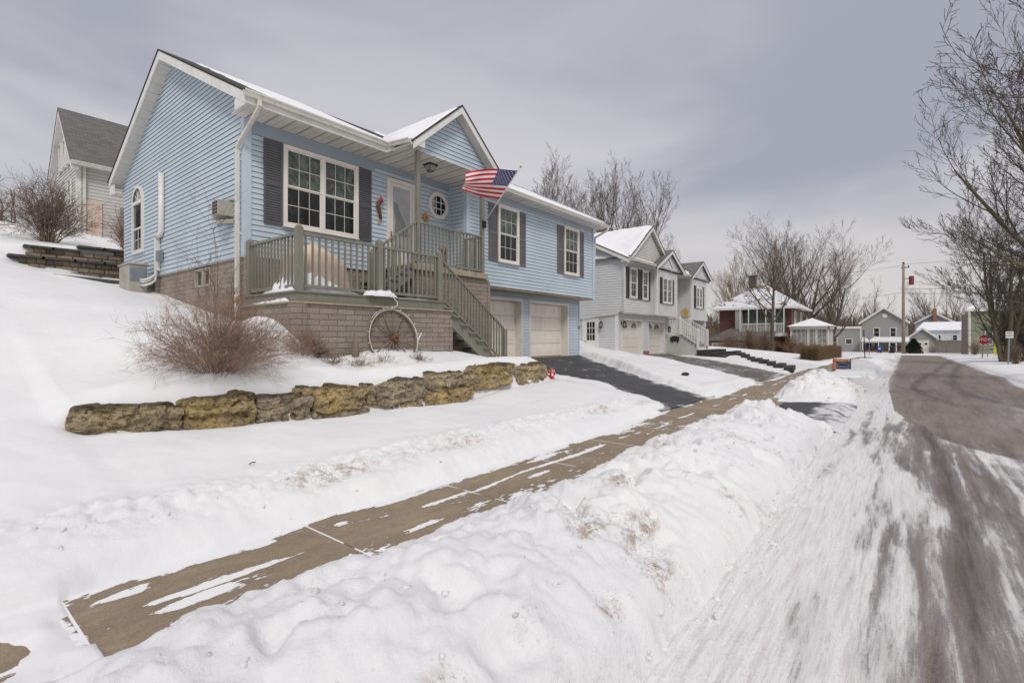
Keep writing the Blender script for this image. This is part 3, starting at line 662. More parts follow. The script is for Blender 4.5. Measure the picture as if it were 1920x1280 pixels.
class Fr:
    """local frame on a wall: s along, o outwards, z up"""
    def __init__(s, P, d, n): s.P, s.d, s.n = P, d, n
    def box(s, mb, s0, s1, o0, o1, z0, z1, m=0):
        p = []
        for z in (z0, z1):
            for o in (o0, o1):
                for q in (s0, s1): p.append((s.P[0]+s.d[0]*q+s.n[0]*o, s.P[1]+s.d[1]*q+s.n[1]*o, z))
        k = len(mb.v); mb.v += p
        flip = s.d[0]*s.n[1]-s.d[1]*s.n[0] < 0
        for q in ((0,2,3,1), (4,5,7,6), (0,1,5,4), (2,6,7,3), (0,4,6,2), (1,3,7,5)):
            mb.f.append(tuple(k+i for i in (q if not flip else q[::-1]))); mb.m.append(m)
    def pt(s, q, o, z): return (s.P[0]+s.d[0]*q+s.n[0]*o, s.P[1]+s.d[1]*q+s.n[1]*o, z)
def window(parent, F, s0, s1, z0, z1, units=1, fw=.075, grid=(3, 2), gl=('glass_upper', 'glass_lower'), frame='window_frame', o=.018, sill=True, hung=True, lowgrid=True, name='window'):
    fb = MB(); t = .075
    F.box(fb, s0, s1, o, o+t, z1-fw, z1); F.box(fb, s0, s1, o, o+t, z0, z0+fw)
    F.box(fb, s0, s0+fw, o, o+t, z0+fw, z1-fw); F.box(fb, s1-fw, s1, o, o+t, z0+fw, z1-fw)
    if sill: F.box(fb, s0-.01, s1+.01, o, o+t+.025, z0-.025, z0)
    w = (s1-s0-2*fw)/units; mull = .09 if units > 1 else 0
    for u in range(1, units): F.box(fb, s0+fw+w*u-mull/2, s0+fw+w*u+mull/2, o, o+t-.005, z0+fw, z1-fw)
    fr = fb.build(name, frame, parent)
    for u in range(units):
        a = s0+fw+w*u+(mull/2 if u else 0); b = s0+fw+w*(u+1)-(mull/2 if u < units-1 else 0)
        zm = (z0+z1)/2
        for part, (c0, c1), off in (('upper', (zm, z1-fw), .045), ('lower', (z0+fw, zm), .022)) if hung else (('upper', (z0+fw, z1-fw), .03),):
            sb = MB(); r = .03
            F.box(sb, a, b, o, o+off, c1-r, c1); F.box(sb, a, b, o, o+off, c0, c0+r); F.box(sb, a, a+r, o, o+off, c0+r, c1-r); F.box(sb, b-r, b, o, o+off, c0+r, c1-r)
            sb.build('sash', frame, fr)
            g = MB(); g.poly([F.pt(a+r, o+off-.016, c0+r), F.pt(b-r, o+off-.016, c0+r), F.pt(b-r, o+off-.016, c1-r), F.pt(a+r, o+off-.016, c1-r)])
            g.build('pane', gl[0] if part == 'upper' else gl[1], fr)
            if grid and (part == 'upper' or lowgrid):
                mb = MB(); nx, nz = grid
                for i in range(1, nx): q = a+r+(b-a-2*r)*i/nx; F.box(mb, q-.0055, q+.0055, o+off-.014, o+off-.006, c0+r, c1-r)
                for i in range(1, nz): q = c0+r+(c1-c0-2*r)*i/nz; F.box(mb, a+r, b-r, o+off-.013, o+off-.005, q-.007, q+.007)
                mb.build('muntin', frame, fr)
    return fr
def shutter(parent, F, s0, s1, z0, z1, mat='shutter_slate', lv='louver_slate', o=.018):
    mb = MB(); w = .05; zm = z0+(z1-z0)*.49
    F.box(mb, s0, s0+w, o, o+.035, z0, z1); F.box(mb, s1-w, s1, o, o+.035, z0, z1)
    for a, b in ((z0, z0+.09), (zm-.05, zm+.05), (z1-.09, z1)): F.box(mb, s0+w, s1-w, o, o+.035, a, b)
    r = mb.build('shutter', mat, parent)
    lb = MB(); F.box(lb, s0+w, s1-w, o, o+.022, z0+.09, zm-.05); F.box(lb, s0+w, s1-w, o, o+.022, zm+.05, z1-.09)
    lb.build('louver', lv, r)
    return r
def garage_door(parent, F, s0, s1, z0, z1, rows=4, cols=4, depth=-.3, mat='garage_paint', arches=False, slots=0):
    """sectional door set back in a deep reveal"""
    mb = MB(); h = (z1-z0-.03)/rows
    for r in range(rows):
        za, zb = z0+.03+h*r, z0+.03+h*(r+1)-.012
        F.box(mb, s0, s1, depth-.05, depth, za, zb)
    d = mb.build('garage_door', mat, parent)
    if cols:
        pb = MB(); w = (s1-s0)/cols
        for r in range(rows):
            for c in range(cols):
                a, b = s0+w*c+.07, s0+w*(c+1)-.07; za, zb = z0+.03+h*r+.11, z0+.03+h*(r+1)-.12
                F.box(pb, a, b, depth, depth+.010, za, zb); F.box(pb, a+.05, b-.05, depth+.01, depth+.016, za+.05, zb-.05)
        pb.build('door_panel', mat, d)
    sb = MB(); F.box(sb, s0, s1, depth-.04, depth-.01, z0-.02, z0+.03); sb.build('rubber_seal', 'rubber', d)
    if arches:
        for c in (s0+(s1-s0)*.27, s0+(s1-s0)*.73):
            ab = MB(); fb = MB(); zb = z0+.03+h*(rows-1)+.1; r = .36; N = 10
            ab.poly([F.pt(c, depth+.008, zb)] + [F.pt(c+r*math.cos(math.pi*i/N), depth+.008, zb+r*.85*math.sin(math.pi*i/N)) for i in range(N+1)])
            w_ = ab.build('window', 'glass_dark', d)
            for i in range(0, N+1, 2): fb.beam(F.pt(c, depth+.014, zb), F.pt(c+r*math.cos(math.pi*i/N), depth+.014, zb+r*.85*math.sin(math.pi*i/N)), .02, .02)
            fb.build('muntin', mat, w_)
    for i in range(slots):
        ab = MB(); w = (s1-s0)/slots; a = s0+w*(i+.28); F.box(ab, a, a+w*.5, depth, depth+.01, z0+(z1-z0)*.66, z0+(z1-z0)*.78); ab.build('window', 'glass_dark', d)
    return d
def irregular_slab(x0, x1, ya, yb, zfun, th, seed, nx=90, ny=16, ex=.04, bulge=.03):
    """snow lying on a sloping surface: grid with a rounded uneven rim"""
    mb = MB(); X, Y = np.meshgrid(np.linspace(0, 1, nx), np.linspace(0, 1, ny), indexing='ij')
    wx = x0+(x1-x0)*X; wy = ya+(yb-ya)*Y
    rim = np.minimum(np.minimum(X*(x1-x0), (1-X)*(x1-x0)), np.minimum(Y, 1-Y)*abs(yb-ya))
    t = th*np.clip(rim/.10, 0, 1)**.5*(1+.35*fbm(wx, wy, 2, 3, seed)) + bulge*fbm(wx, wy, .8, 2, seed+3)*np.clip(rim/.3, 0, 1)
    eY = wy + ex*fbm(wx, wx*0+seed, 2.5, 3, seed)*(Y < .02) - ex*fbm(wx, wx*0+seed+5, 2.5, 3, seed)*(Y > .98)
    eX = wx + ex*fbm(wy, wy*0+seed, 2.5, 3, seed)*((X < .01) | (X > .99))
    Z = zfun(eX, eY)+.006+np.maximum(t, 0)
    v = np.stack([eX, eY, Z], -1).reshape(-1, 3); i, j = np.meshgrid(np.arange(nx-1), np.arange(ny-1), indexing='ij'); a = (i*ny+j).ravel()
    f = np.stack([a, a+ny, a+ny+1, a+1], -1); mb.v = [tuple(p) for p in v]; mb.f = [tuple(q) for q in f]; mb.m = [0]*len(f)
    return mb

# ================================================================== the blue house
XL, XR, XM = 4.87, 19.25, 11.2
YF, YU, YB = 11.5, 10.77, 20.66
house = thing('blue_house', 'pale blue sided house with grey shutters, two garage doors and a raised front porch', 'house', (XL, YF, -.79))
def roofz(y, top=7.94): return top - .52*abs(16.08-y)
# walls
w = MB(); lapx(w, XL+.13, XM, YF, 1.83, 4.72, zb=1.83); w.build('wall', 'blue_siding', house)
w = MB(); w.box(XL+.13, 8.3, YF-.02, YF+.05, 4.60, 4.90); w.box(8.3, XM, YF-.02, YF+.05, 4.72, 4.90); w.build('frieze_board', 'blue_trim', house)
w = MB(); lapy(w, YU+.13, YF, XM, 1.92, 4.9, zb=1.83); w.build('wall', 'blue_siding', house)
def gext(z):
    if z < 4.86: return [(.13, YB-YF)]
    h = (7.67-z)/.52; return [(max(16.08-h-YF, -1), 16.08+h-YF)] if h > 0 else [(0, 0)]
def gext2(z):
    if z < 4.86: return [(.13, YB-YF-.0)]
    h = max((7.70-z)/.52, 0); return [(max(16.08-h-YF, -.6), min(16.08+h-YF, YB-YF+.2))]
w = MB(); lap(w, (XL, YF), (0, 1), (-1, 0), 1.83, 7.68, gext2, zb=1.83); w.build('wall', 'blue_siding', house)
w = MB(); lapx(w, XM+.13, XR-.1, YU, 1.72, 4.70, zb=1.72); w.build('wall', 'blue_siding', house)
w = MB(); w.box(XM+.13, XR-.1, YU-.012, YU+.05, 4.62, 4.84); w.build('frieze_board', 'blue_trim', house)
w = MB(); lapx(w, 11.3, 12.15, YF, -.77, 1.40, zb=-.77); lapx(w, 15.05, 15.46, YF, -.77, 1.46, zb=-.77); lapx(w, 18.34, XR-.04, YF, -.77, 1.46, zb=-.77)
w.build('wall', 'blue_siding', house)
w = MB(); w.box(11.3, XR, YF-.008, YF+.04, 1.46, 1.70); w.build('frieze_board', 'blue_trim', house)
w = MB(); lapy(w, YF, YB, XR, -.77, 1.7, nx=1); w.build('wall', 'blue_siding', house)
w = MB(); lap(w, (XR, YU), (0, 1), (1, 0), 1.72, 7.68, lambda z: gext2(z) if z >= 4.86 else [(0, YB-YU)]); w.build('wall', 'blue_siding', house)
w = MB(); w.box(XL+.06, XR-.05, YB-.04, YB, -.8, 4.95); w.build('wall', 'blue_siding', house)
w = MB(); w.box(XM, XR, YU+.01, YF, 1.66, 1.70); w.build('overhang_floor', 'concrete_slab', house)
c = MB(); c.box(XL-.025, XL+.14, YF-.03, YF+.13, 1.80, 4.89); c.box(XM-.02, XM+.14, YU-.03, YU+.12, 1.70, 4.88); c.box(XR-.12, XR+.02, YU-.025, YU+.1, 1.68, 4.84)
c.box(XR-.06, XR+.02, YF-.02, YF+.1, -.79, 1.66); c.box(XM-.06, XM-.005, YF-.028, YF-.022, 1.92, 4.88)
c.build('corner_trim', 'blue_corner', house)
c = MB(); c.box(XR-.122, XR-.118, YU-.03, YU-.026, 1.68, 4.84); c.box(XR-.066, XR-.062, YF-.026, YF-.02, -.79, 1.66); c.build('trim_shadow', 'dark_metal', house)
# foundation
f = MB(); f.box(XL+.03, XL+.25, YF, 13.48, -1.3, 1.81); f.box(XL+.03, XL+.25, 14.5, YB, -.2, 1.81); f.box(XL+.03, XL+.25, 13.48, 14.5, -1, 1.28)
f.box(XL+.25, 8.6, YF+.03, YF+.2, -1.3, 1.81); f.box(XL-.02, XL+.16, YF-.14, YF, -1.3, 1.80); f.build('foundation', 'split_block', house)
f = MB(); f.box(XL-.005, XL+.05, YF+.1, YB, 1.795, 1.828); f.build('sill_flashing', 'beige_metal', house)
FS = Fr((XL, 0), (0, 1), (-1, 0))
wn = window(house, Fr((XL+.10, 0), (0, 1), (-1, 0)), 13.5, 14.48, 1.29, 1.76, 2, .04, (1, 1), ('glass_dark', 'glass_dark'), 'beige_metal', 0, False, False)
# front windows and shutters
FF = Fr((0, YF), (1, 0), (0, -1)); FU = Fr((0, YU), (1, 0), (0, -1))
window(house, FF, 5.72, 7.74, 2.63, 4.55, 2, .085, (3, 2), name='window')
for a in (5.28, 7.755): shutter(house, FF, a, a+.42, 2.62, 4.56)
for a, b in ((12.68, 13.80), (16.78, 17.90)):
    window(house, FU, a, b, 2.57, 4.49, 1, .075, (3, 2), ('glass_upper', 'glass_lower'))
    shutter(house, FU, a-.45, a-.01, 2.56, 4.46, 'shutter_grey', 'louver_grey'); shutter(house, FU, b+.01, b+.43, 2.56, 4.46, 'shutter_grey', 'louver_grey')
# garage openings
for a, b in ((12.25, 14.95), (15.56, 18.24)):
    t = MB(); FF.box(t, a-.1, a, -.36, .03, -.78, 1.48); FF.box(t, b, b+.1, -.36, .03, -.78, 1.48); FF.box(t, a, b, -.36, .03, 1.37, 1.48)
    t.build('door_frame', 'white_trim', house)
    garage_door(house, FF, a, b, -.78, 1.37, 4, 4)
t = MB(); t.box(12.2, 18.3, YF-.06, YF+.35, -.90, -.775); t.build('threshold', 'concrete_slab', house)
# front door
d = MB(); FF.box(d, 8.71, 8.80, .0, .06, 1.95, 4.54); FF.box(d, 9.63, 9.72, .0, .06, 1.95, 4.54); FF.box(d, 8.80, 9.63, .0, .06, 4.44, 4.54)
d.build('door_frame', 'window_frame', house)
d = MB(); FF.box(d, 8.80, 9.63, -.02, .03, 1.97, 4.44); dr = d.build('door', 'door_white', house, bevel=.006)
d = MB(); FF.box(d, 8.92, 9.53, .03, .036, 2.55, 4.33); d.build('door_glass', 'storm_glass', dr)
d = MB(); d.poly([FF.pt(s, .040, z) for s, z in ((8.96, 2.98), (8.99, 3.35), (8.94, 3.62), (8.93, 3.90), (9.06, 3.86), (9.16, 3.62), (9.40, 3.22), (9.53, 2.98), (9.30, 2.92))]); d.build('torn_film', 'storm_dark', dr)
d = MB(); FF.box(d, 8.83, 8.87, .03, .045, 2.72, 3.02); d.tube([FF.pt(8.85, .04, 2.9), FF.pt(8.85, .09, 2.9), FF.pt(8.97, .09, 2.88)], .012, 6); d.build('handle', 'brass', dr)
# octagonal window
ob = MB(); N = 8; cx, cz = 10.66, 4.13
def ring(r, o): return [FF.pt(cx+r*math.sin(math.pi*(2*i+1)/8), o, cz+r*1.04*math.cos(math.pi*(2*i+1)/8)) for i in range(8)]
for r0, r1, o0, o1 in ((.43, .36, .08, .08), (.36, .345, .08, .05), (.345, .30, .05, .05), (.43, .44, .08, .0)):
    A, B = ring(r0, o0), ring(r1, o1)
    for i in range(8): ob.poly([A[i], A[(i+1) % 8], B[(i+1) % 8], B[i]])
ow = ob.build('window', 'white_paint', house)
g = MB(); g.poly(ring(.30, .035)); g.build('pane', 'glass_lower', ow)
g = MB()
for q in (-.10, .10): FF.box(g, cx+q-.011, cx+q+.011, .036, .05, cz-.28, cz+.28); FF.box(g, cx-.28, cx+.28, .037, .052, cz+q-.011, cz+q+.011)
g.build('muntin', 'white_paint', ow)
g = MB(); FF.box(g, cx-.27, cx-.14, .036, .037, cz-.19, cz+.19); g.build('curtain', 'curtain', ow)
# arched side window
ab = MB(); yc, r0, zs = 19.03, .53, 4.28
arc = lambda r, o: [FS.pt(yc+r*math.cos(math.pi*i/14), o, zs+r*math.sin(math.pi*i/14)) for i in range(15)]
A, B, C_ = arc(r0, .07), arc(r0-.1, .07), arc(r0, .0)
for i in range(14): ab.poly([A[i], A[i+1], B[i+1], B[i]]); ab.poly([C_[i], C_[i+1], A[i+1], A[i]])
FS.box(ab, yc-r0, yc-r0+.1, .0, .07, 2.66, zs); FS.box(ab, yc+r0-.1, yc+r0, 0, .07, 2.66, zs); FS.box(ab, yc-r0+.1, yc+r0-.1, 0, .07, 2.66, 2.78); FS.box(ab, yc-r0+.1, yc+r0-.1, 0, .07, zs-.06, zs+.05)
aw = ab.build('window', 'white_paint', house)
g = MB(); g.poly(arc(r0-.1, .022)); g.build('pane', 'glass_pale', aw)
g = MB(); g.poly([FS.pt(yc-.43, .022, 2.78), FS.pt(yc+.43, .022, 2.78), FS.pt(yc+.43, .022, zs-.06), FS.pt(yc-.43, .022, zs-.06)]); g.build('pane', 'glass_dark', aw)
g = MB()
for i in (3, 5.5, 8.5, 11): t_ = math.pi*i/14; g.beam(FS.pt(yc, .03, zs+.03), FS.pt(yc+.43*math.cos(t_), .03, zs+.43*math.sin(t_)), .018, .018)
FS.box(g, yc-.43, yc+.43, .024, .05, 3.42, 3.48); FS.box(g, yc-.30, yc+.30, .024, .036, 3.10, 3.115); FS.box(g, yc-.012, yc+.012, .024, .034, 2.78, 3.42)
g.build('muntin', 'white_paint', aw)
# main roof: two sloping slabs, bare shingle at the rake, snow elsewhere
r = MB()
def slab(x0, x1, y0, y1, th=.03, m=0, off=0):
    r.prism([(x0, y0, roofz(y0)+off), (x0, y1, roofz(y1)+off), (x0, y1, roofz(y1)-th+off), (x0, y0, roofz(y0)-th+off)], (x1-x0, 0, 0), m)
slab(4.53, 11.55, 10.62, 16.08); slab(11.55, 19.6, 10.18, 16.08); slab(4.53, 19.6, 16.08, 21.2)
rf = r.build('roof', 'shingle_black', house)
r = MB()
for x in (4.55, 19.54):
    r.prism([(x, 10.72, roofz(10.72)-.05), (x, 16.08, 7.89), (x, 16.08, 7.66), (x, 10.72, roofz(10.72)-.28)], (.035, 0, 0))
    r.prism([(x, 16.08, 7.89), (x, 21.1, roofz(21.1)-.05), (x, 21.1, roofz(21.1)-.28), (x, 16.08, 7.66)], (.035, 0, 0))
r.box(4.56, 4.60, 10.72, 11.25, 4.86, 5.10); r.box(4.56, 4.60, 20.6, 21.05, 4.78, 5.08); r.box(4.56, 8.12, 10.70, 10.74, 4.88, 5.12); r.box(11.62, 19.57, 10.25, 10.29, 4.77, 4.88)
r.build('fascia', 'white_paint', house)
r = MB()
r.prism([(4.59, 10.74, roofz(10.74)-.26), (4.59, 16.08, 7.68), (4.59, 16.08, 7.66), (4.59, 10.74, roofz(10.74)-.28)], (.30, 0, 0))
r.prism([(4.59, 16.08, 7.68), (4.59, 21.05, roofz(21.05)-.26), (4.59, 21.05, roofz(21.05)-.28), (4.59, 16.08, 7.66)], (.30, 0, 0)); r.build('rake_soffit', 'rake_soffit', house)
r = MB(); r.box(4.60, 8.2, 10.74, YF, 4.885, 4.90); r.box(8.2, XM, 9.95, YF, 4.885, 4.90); r.box(XM, 11.5, 9.95, YU, 4.885, 4.90); r.box(11.62, 19.57, 10.29, YU, 4.79, 4.80); r.box(4.6, XL, 20.66, 21.05, 4.79, 4.8)
r.build('soffit', 'soffit', house)
def gutter(parent, p0, p1, out, h=.12, w=.12, mat='gutter_white'):
    """K-profile gutter; out = unit vector away from the fascia"""
    p0, p1, out = Vector(p0), Vector(p1), Vector(out); prof = [(0, 0), (0, -h), (w*.62, -h), (w*.78, -h*.55), (w, -h*.25), (w, 0), (w*.88, 0), (w*.88, -h*.2), (w*.6, -h*.85), (.015, -h*.85), (.015, 0)]
    mb = MB(); mb.prism([tuple(p0+out*a+Vector((0, 0, b))) for a, b in prof], p1-p0); return mb.build('gutter', mat, parent)
gutter(house, (4.50, 10.70, 5.12), (8.12, 10.70, 5.12), (0, -1, 0)); gutter(house, (11.62, 10.25, 4.90), (19.62, 10.25, 4.90), (0, -1, 0))
gutter(house, (8.13, 9.74, 5.02), (8.13, 10.58, 5.10), (-1, 0, 0), .11, .10)
# porch gable
pz = lambda x: 6.49-.857*abs(9.9-x)
w = MB(); lap(w, (8.55, 9.98), (1, 0), (0, -1), 4.89, 6.3, lambda z: [(max(0, 9.9-(6.24-z)/.857-8.55), min(2.7, 9.9+(6.24-z)/.857-8.55))] if z < 6.24 else [(0, 0)], zb=4.89); w.box(8.56, 11.24, 9.985, 10.02, 4.89, 5.1)
w.build('porch_gable', 'blue_siding', house)
r = MB()
for s in (-1, 1):
    xe = 9.9+s*1.75; ye = 16.08-(7.94-5.0)/.52
    pts = [(xe, 9.66, pz(xe)), (9.9, 9.66, 6.49), (9.9, 13.3, 6.49), (xe, ye, pz(xe))]
    r.prism(pts, (0, 0, -.045))
pr = r.build('porch_roof', 'shingle_black', house)
r = MB()
for s in (-1, 1):
    xe = 9.9+s*1.73
    r.prism([(xe, 9.68, pz(xe)-.045), (9.9, 9.68, 6.445), (9.9, 9.68, 6.25), (xe, 9.68, pz(xe)-.245)], (0, .03, 0))
r.box(8.15, 8.19, 9.74, 10.60, 4.885, 5.03); r.box(8.12, 8.22, 10.56, 10.74, 4.885, 5.06); r.box(11.60, 11.64, 9.74, 10.30, 4.80, 5.0); r.box(8.17, 8.56, 9.70, 9.73, 4.885, 5.02); r.box(11.24, 11.63, 9.70, 9.73, 4.885, 5.02); r.prism([(8.18, 9.705, 5.0), (8.56, 9.705, 5.0), (8.56, 9.705, 5.22)], (0, .02, 0)); r.prism([(11.24, 9.705, 5.0), (11.62, 9.705, 5.0), (11.24, 9.705, 5.22)], (0, .02, 0))
r.box(8.54, 8.56, 9.71, 9.98, 4.89, 5.2); r.box(11.24, 11.26, 9.71, 9.98, 4.89, 5.2)
r.build('fascia', 'white_paint', house)
r = MB(); 
for s in (-1, 1):
    xe = 9.9+s*1.5
    r.prism([(xe, 9.71, pz(xe)-.22), (9.9, 9.71, 6.27), (9.9, 9.71, 6.25), (xe, 9.71, pz(xe)-.24)], (0, .27, 0))
r.box(8.17, 8.56, 9.73, 9.98, 4.883, 4.90); r.box(11.24, 11.62, 9.73, 9.98, 4.883, 4.90); r.box(11.5, 11.62, 9.98, 10.7, 4.883, 4.9)
r.build('rake_soffit', 'rake_soffit', house)
# snow on the roofs
s = irregular_slab(5.4, 8.6, 10.66, 15.9, lambda x, y: 7.94-.52*np.abs(16.08-y), .035, 4, 80, 50, .12, .015); s.build('roof_snow', 'roof_snow', rf, True)
s = irregular_slab(11.4, 19.5, 10.19, 15.9, lambda x, y: 7.94-.52*np.abs(16.08-y), .07, 8, 120, 50); s.build('roof_snow', 'roof_snow', rf, True)
s = irregular_slab(8.19, 9.80, 9.74, 10.9, lambda x, y: 6.49-.857*np.abs(9.9-x), .045, 12, 50, 40, .04, .02); s.build('roof_snow', 'roof_snow', pr, True)
s = irregular_slab(8.75, 9.86, 10.8, 12.9, lambda x, y: 6.49-.857*np.abs(9.9-x), .05, 13, 40, 40, .05, .02); s.build('roof_snow', 'roof_snow', pr, True)
# downspout at the corner
d = MB(); dp = [(4.81, 10.64, 5.0), (4.81, 10.64, 4.86), (4.79, 10.72, 4.76), (4.77, 11.52, 4.30), (4.77, 11.62, 4.18), (4.77, 11.64, .35)]
for a, b in zip(dp[:-1], dp[1:]): d.beam(a, b, .085, .07)
ds = d.build('downspout', 'gutter_white', house, bevel=.008)
d = MB()
for z in (3.95, 2.3): d.box(4.72, 4.87, 11.59, 11.69, z, z+.04)
d.build('strap', 'gutter_white', ds)
d = MB(); d.box(4.720, 4.82, 11.585, 11.695, .78, .90); d.build('tape_band', 'yellow_tape', ds)
d = MB()
for a, b in (((19.5, 10.2, 4.84), (19.5, 10.2, 4.70)), ((19.5, 10.2, 4.70), (19.33, 10.75, 4.4)), ((19.33, 10.75, 4.4), (19.33, 10.85, 1.8))): d.beam(a, b, .08, .08)
d.build('downspout', 'gutter_white', house)
d = MB(); d.tube([(19.17, 11.47, .50), (19.17, 11.36, .50)], .075, 10); d.build('outside_bell', 'beige_metal', house)
# vent pipe and line cover on the gable wall
d = MB(); d.tube([(4.80, 16.7, 4.72), (4.80, 16.7, 3.06), (4.79, 16.78, 2.96), (4.78, 17.02, 2.93)], .075, 10); d.build('vent_pipe', 'white_paint', house, True)
d = MB(); d.box(4.74, 4.85, 17.0, 17.14, 1.95, 3.02); d.box(4.72, 4.84, 16.72, 16.9, 2.2, 2.5, 1); d.build('line_cover', ['white_paint', 'galvanised'], house)
# landing block and its concrete slab
lb = MB(); lb.box(8.48, 11.36, 9.97, YF-.01, -1.2, 1.76); lb.build('porch_pier', 'split_block', house)
lb = MB(); lb.box(11.28, 11.385, 9.94, 10.12, -1.2, 1.70); lb.build('pier_corner', 'split_block', house)
lb = MB(); lb.box(8.38, 11.19, 9.86, YF-.02, 1.76, 1.92); lb.build('porch_slab', 'concrete_slab', house, bevel=.012)
w = MB(); w.box(4.77, 8.9, 9.10, 9.30, -1.1, .66); w.box(4.77, 4.95, 9.3, 11.34, -1.1, .66); w.box(8.72, 8.9, 9.3, 10.0, -1.1, .66)
w.build('deck_wall', 'split_block', house)
w = MB(); w.box(4.735, 4.80, 9.065, 9.34, -1.1, .665); w.box(4.80, 4.99, 9.065, 9.10, -1.1, .665); w.box(8.84, 8.93, 9.07, 9.16, -1.1, .45); w.build('wall_corner', 'split_block', house)
w = MB(); w.box(4.72, 8.93, 9.05, 9.31, .665, .70); w.box(4.72, 4.96, 9.31, 11.34, .665, .70); w.build('coping', 'concrete_slab', house)
pl = MB(); FF.box(pl, 8.40, 8.47, .018, .028, 3.16, 3.30); pl.build('number_plaque', 'yellow_tape', house)

# ================================================================== the wooden deck
deck = thing('front_deck', 'olive green wooden deck with railings and stairs in front of the blue house', 'deck', (4.85, 9.2, .70))
PM = 'olive_paint'
d = MB()
for i in range(16): y = 9.16+i*.145; d.box(4.82, 8.74, y, y+.138, .885, .92)
d.build('floor', PM, deck)
d = MB(); d.box(4.86, 8.74, 9.19, 9.23, .70, .884); d.box(4.86, 4.90, 9.23, 11.48, .70, .884); d.box(8.70, 8.74, 9.23, 10.0, .70, .884); d.build('fascia', PM, deck)
def newel(parent, x, y, z0, z1, w=.13, mat=PM):
    n = MB(); a = w/2; n.box(x-a, x+a, y-a, y+a, z0, z1-.06)
    k = len(n.v); n.v += [(x-a, y-a, z1-.06), (x+a, y-a, z1-.06), (x+a, y+a, z1-.06), (x-a, y+a, z1-.06)] + [(x-a*.55, y-a*.55, z1), (x+a*.55, y-a*.55, z1), (x+a*.55, y+a*.55, z1), (x-a*.55, y+a*.55, z1)]
    for q in ((0,1,5,4), (1,2,6,5), (2,3,7,6), (3,0,4,7), (4,5,6,7)): n.f.append(tuple(k+i for i in q)); n.m.append(0)
    return n.build('newel_post', mat, parent, bevel=.006)
def railing(parent, p0, p1, h0, h1, n, bw=.036, rw=.065, mat=PM, dark='olive_dark'):
    """p0,p1: foot points; rails between heights h0 and h1 above the foot line; n square balusters"""
    p0, p1 = Vector(p0), Vector(p1); up = Vector((0, 0, 1))
    t = MB(); t.beam(p0+up*h1, p1+up*h1, rw, .055); rl = t.build('railing', mat, parent, bevel=.006)
    t = MB(); t.beam(p0+up*h0, p1+up*h0, .045, .06); t.build('bottom_rail', mat, rl)
    for i in range(n):
        q = p0+(p1-p0)*((i+.5)/n) + up*0
        b = MB(); b.beam(q+up*(h0+.02), q+up*(h1-.02), bw, bw, up=(1, 0, 0) if abs((p1-p0).x) > .1 else (0, 1, 0)); b.build('baluster', mat, rl)
    return rl
for (x, y, z0, z1) in ((4.93, 11.36, .92, 2.17), (4.93, 9.25, .90, 2.20), (6.81, 9.25, .92, 2.20), (8.62, 9.25, .92, 2.18), (11.25, 9.27, -1.0, .27)): newel(deck, x, y, z0, z1)
railing(deck, (4.93, 11.3, .92), (4.93, 9.31, .92), .10, 1.12, 14); railing(deck, (5.0, 9.25, .92), (6.74, 9.25, .92), .10, 1.12, 12); railing(deck, (6.88, 9.25, .92), (8.55, 9.25, .92), .10, 1.12, 12)
# lower stairs
slp = (-.85-.92)/(11.25-8.7)
d = MB(); d.prism([(8.74, 9.22, .90), (11.2, 9.22, .90+slp*2.46), (11.2, 9.22, .90+slp*2.46-.30), (10.95, 9.22, -1.1), (8.74, 9.22, .50)], (0, .045, 0)); d.prism([(8.74, 9.95, .90), (11.2, 9.95, .90+slp*2.46), (11.2, 9.95, -1.1), (10.95, 9.95, -1.1), (8.74, 9.95, .50)], (0, .045, 0))
d.build('stringer', PM, deck)
for i in range(8):
    x = 8.80+i*.30; z = .92+slp*(x+.24-8.74)+.06
    t = MB(); t.box(x-.06, x+.24, 9.13, 10.0, z-.04, z); t.build('tread', PM, deck, bevel=.006)
railing(deck, (8.69, 9.27, .92-.02), (11.2, 9.27, .92+slp*2.5-.0), .13, 1.10, 21)
# stair supports
for x in (9.05,): t = MB(); t.box(x, x+.1, 9.3, 9.4, -1.1, .45); t.build('support_post', 'olive_dark', deck)
# upper stairs to the landing
s2 = .74
d = MB()
for y in (9.98, 11.2): d.prism([(7.2, y, .92), (7.45, y, .92), (8.46, y, 1.62), (8.46, y, 1.93), (8.3, y, 1.93), (7.05, y, 1.04), (7.05, y, .92)], (0, .04, 0))
d.build('stringer', PM, deck)
for i in range(5):
    x = 7.12+i*.27; z = 1.10+i*.185
    t = MB(); t.box(x-.03, x+.27, 9.93, 11.25, z-.04, z); t.build('tread', PM, deck, bevel=.006)
newel(deck, 7.12, 9.95, .92, 2.08, .09)
railing(deck, (7.16, 9.95, 1.00), (8.50, 9.95, 1.93), .12, 1.10, 11)
# landing railing and the two roof posts
for x, y in ((8.56, 10.0), (11.08, 10.0)):
    p = MB(); p.box(x-.055, x+.055, y-.055, y+.055, 1.92, 4.885); p.build('porch_post', PM, deck, bevel=.006)
railing(deck, (8.62, 10.0, 1.92), (11.02, 10.0, 1.92), .09, 1.11, 18); railing(deck, (11.08, 10.06, 1.92), (11.08, 10.7, 1.92), .09, 1.11, 4)
newel(deck, 11.08, 10.72, 1.92, 3.08, .09)
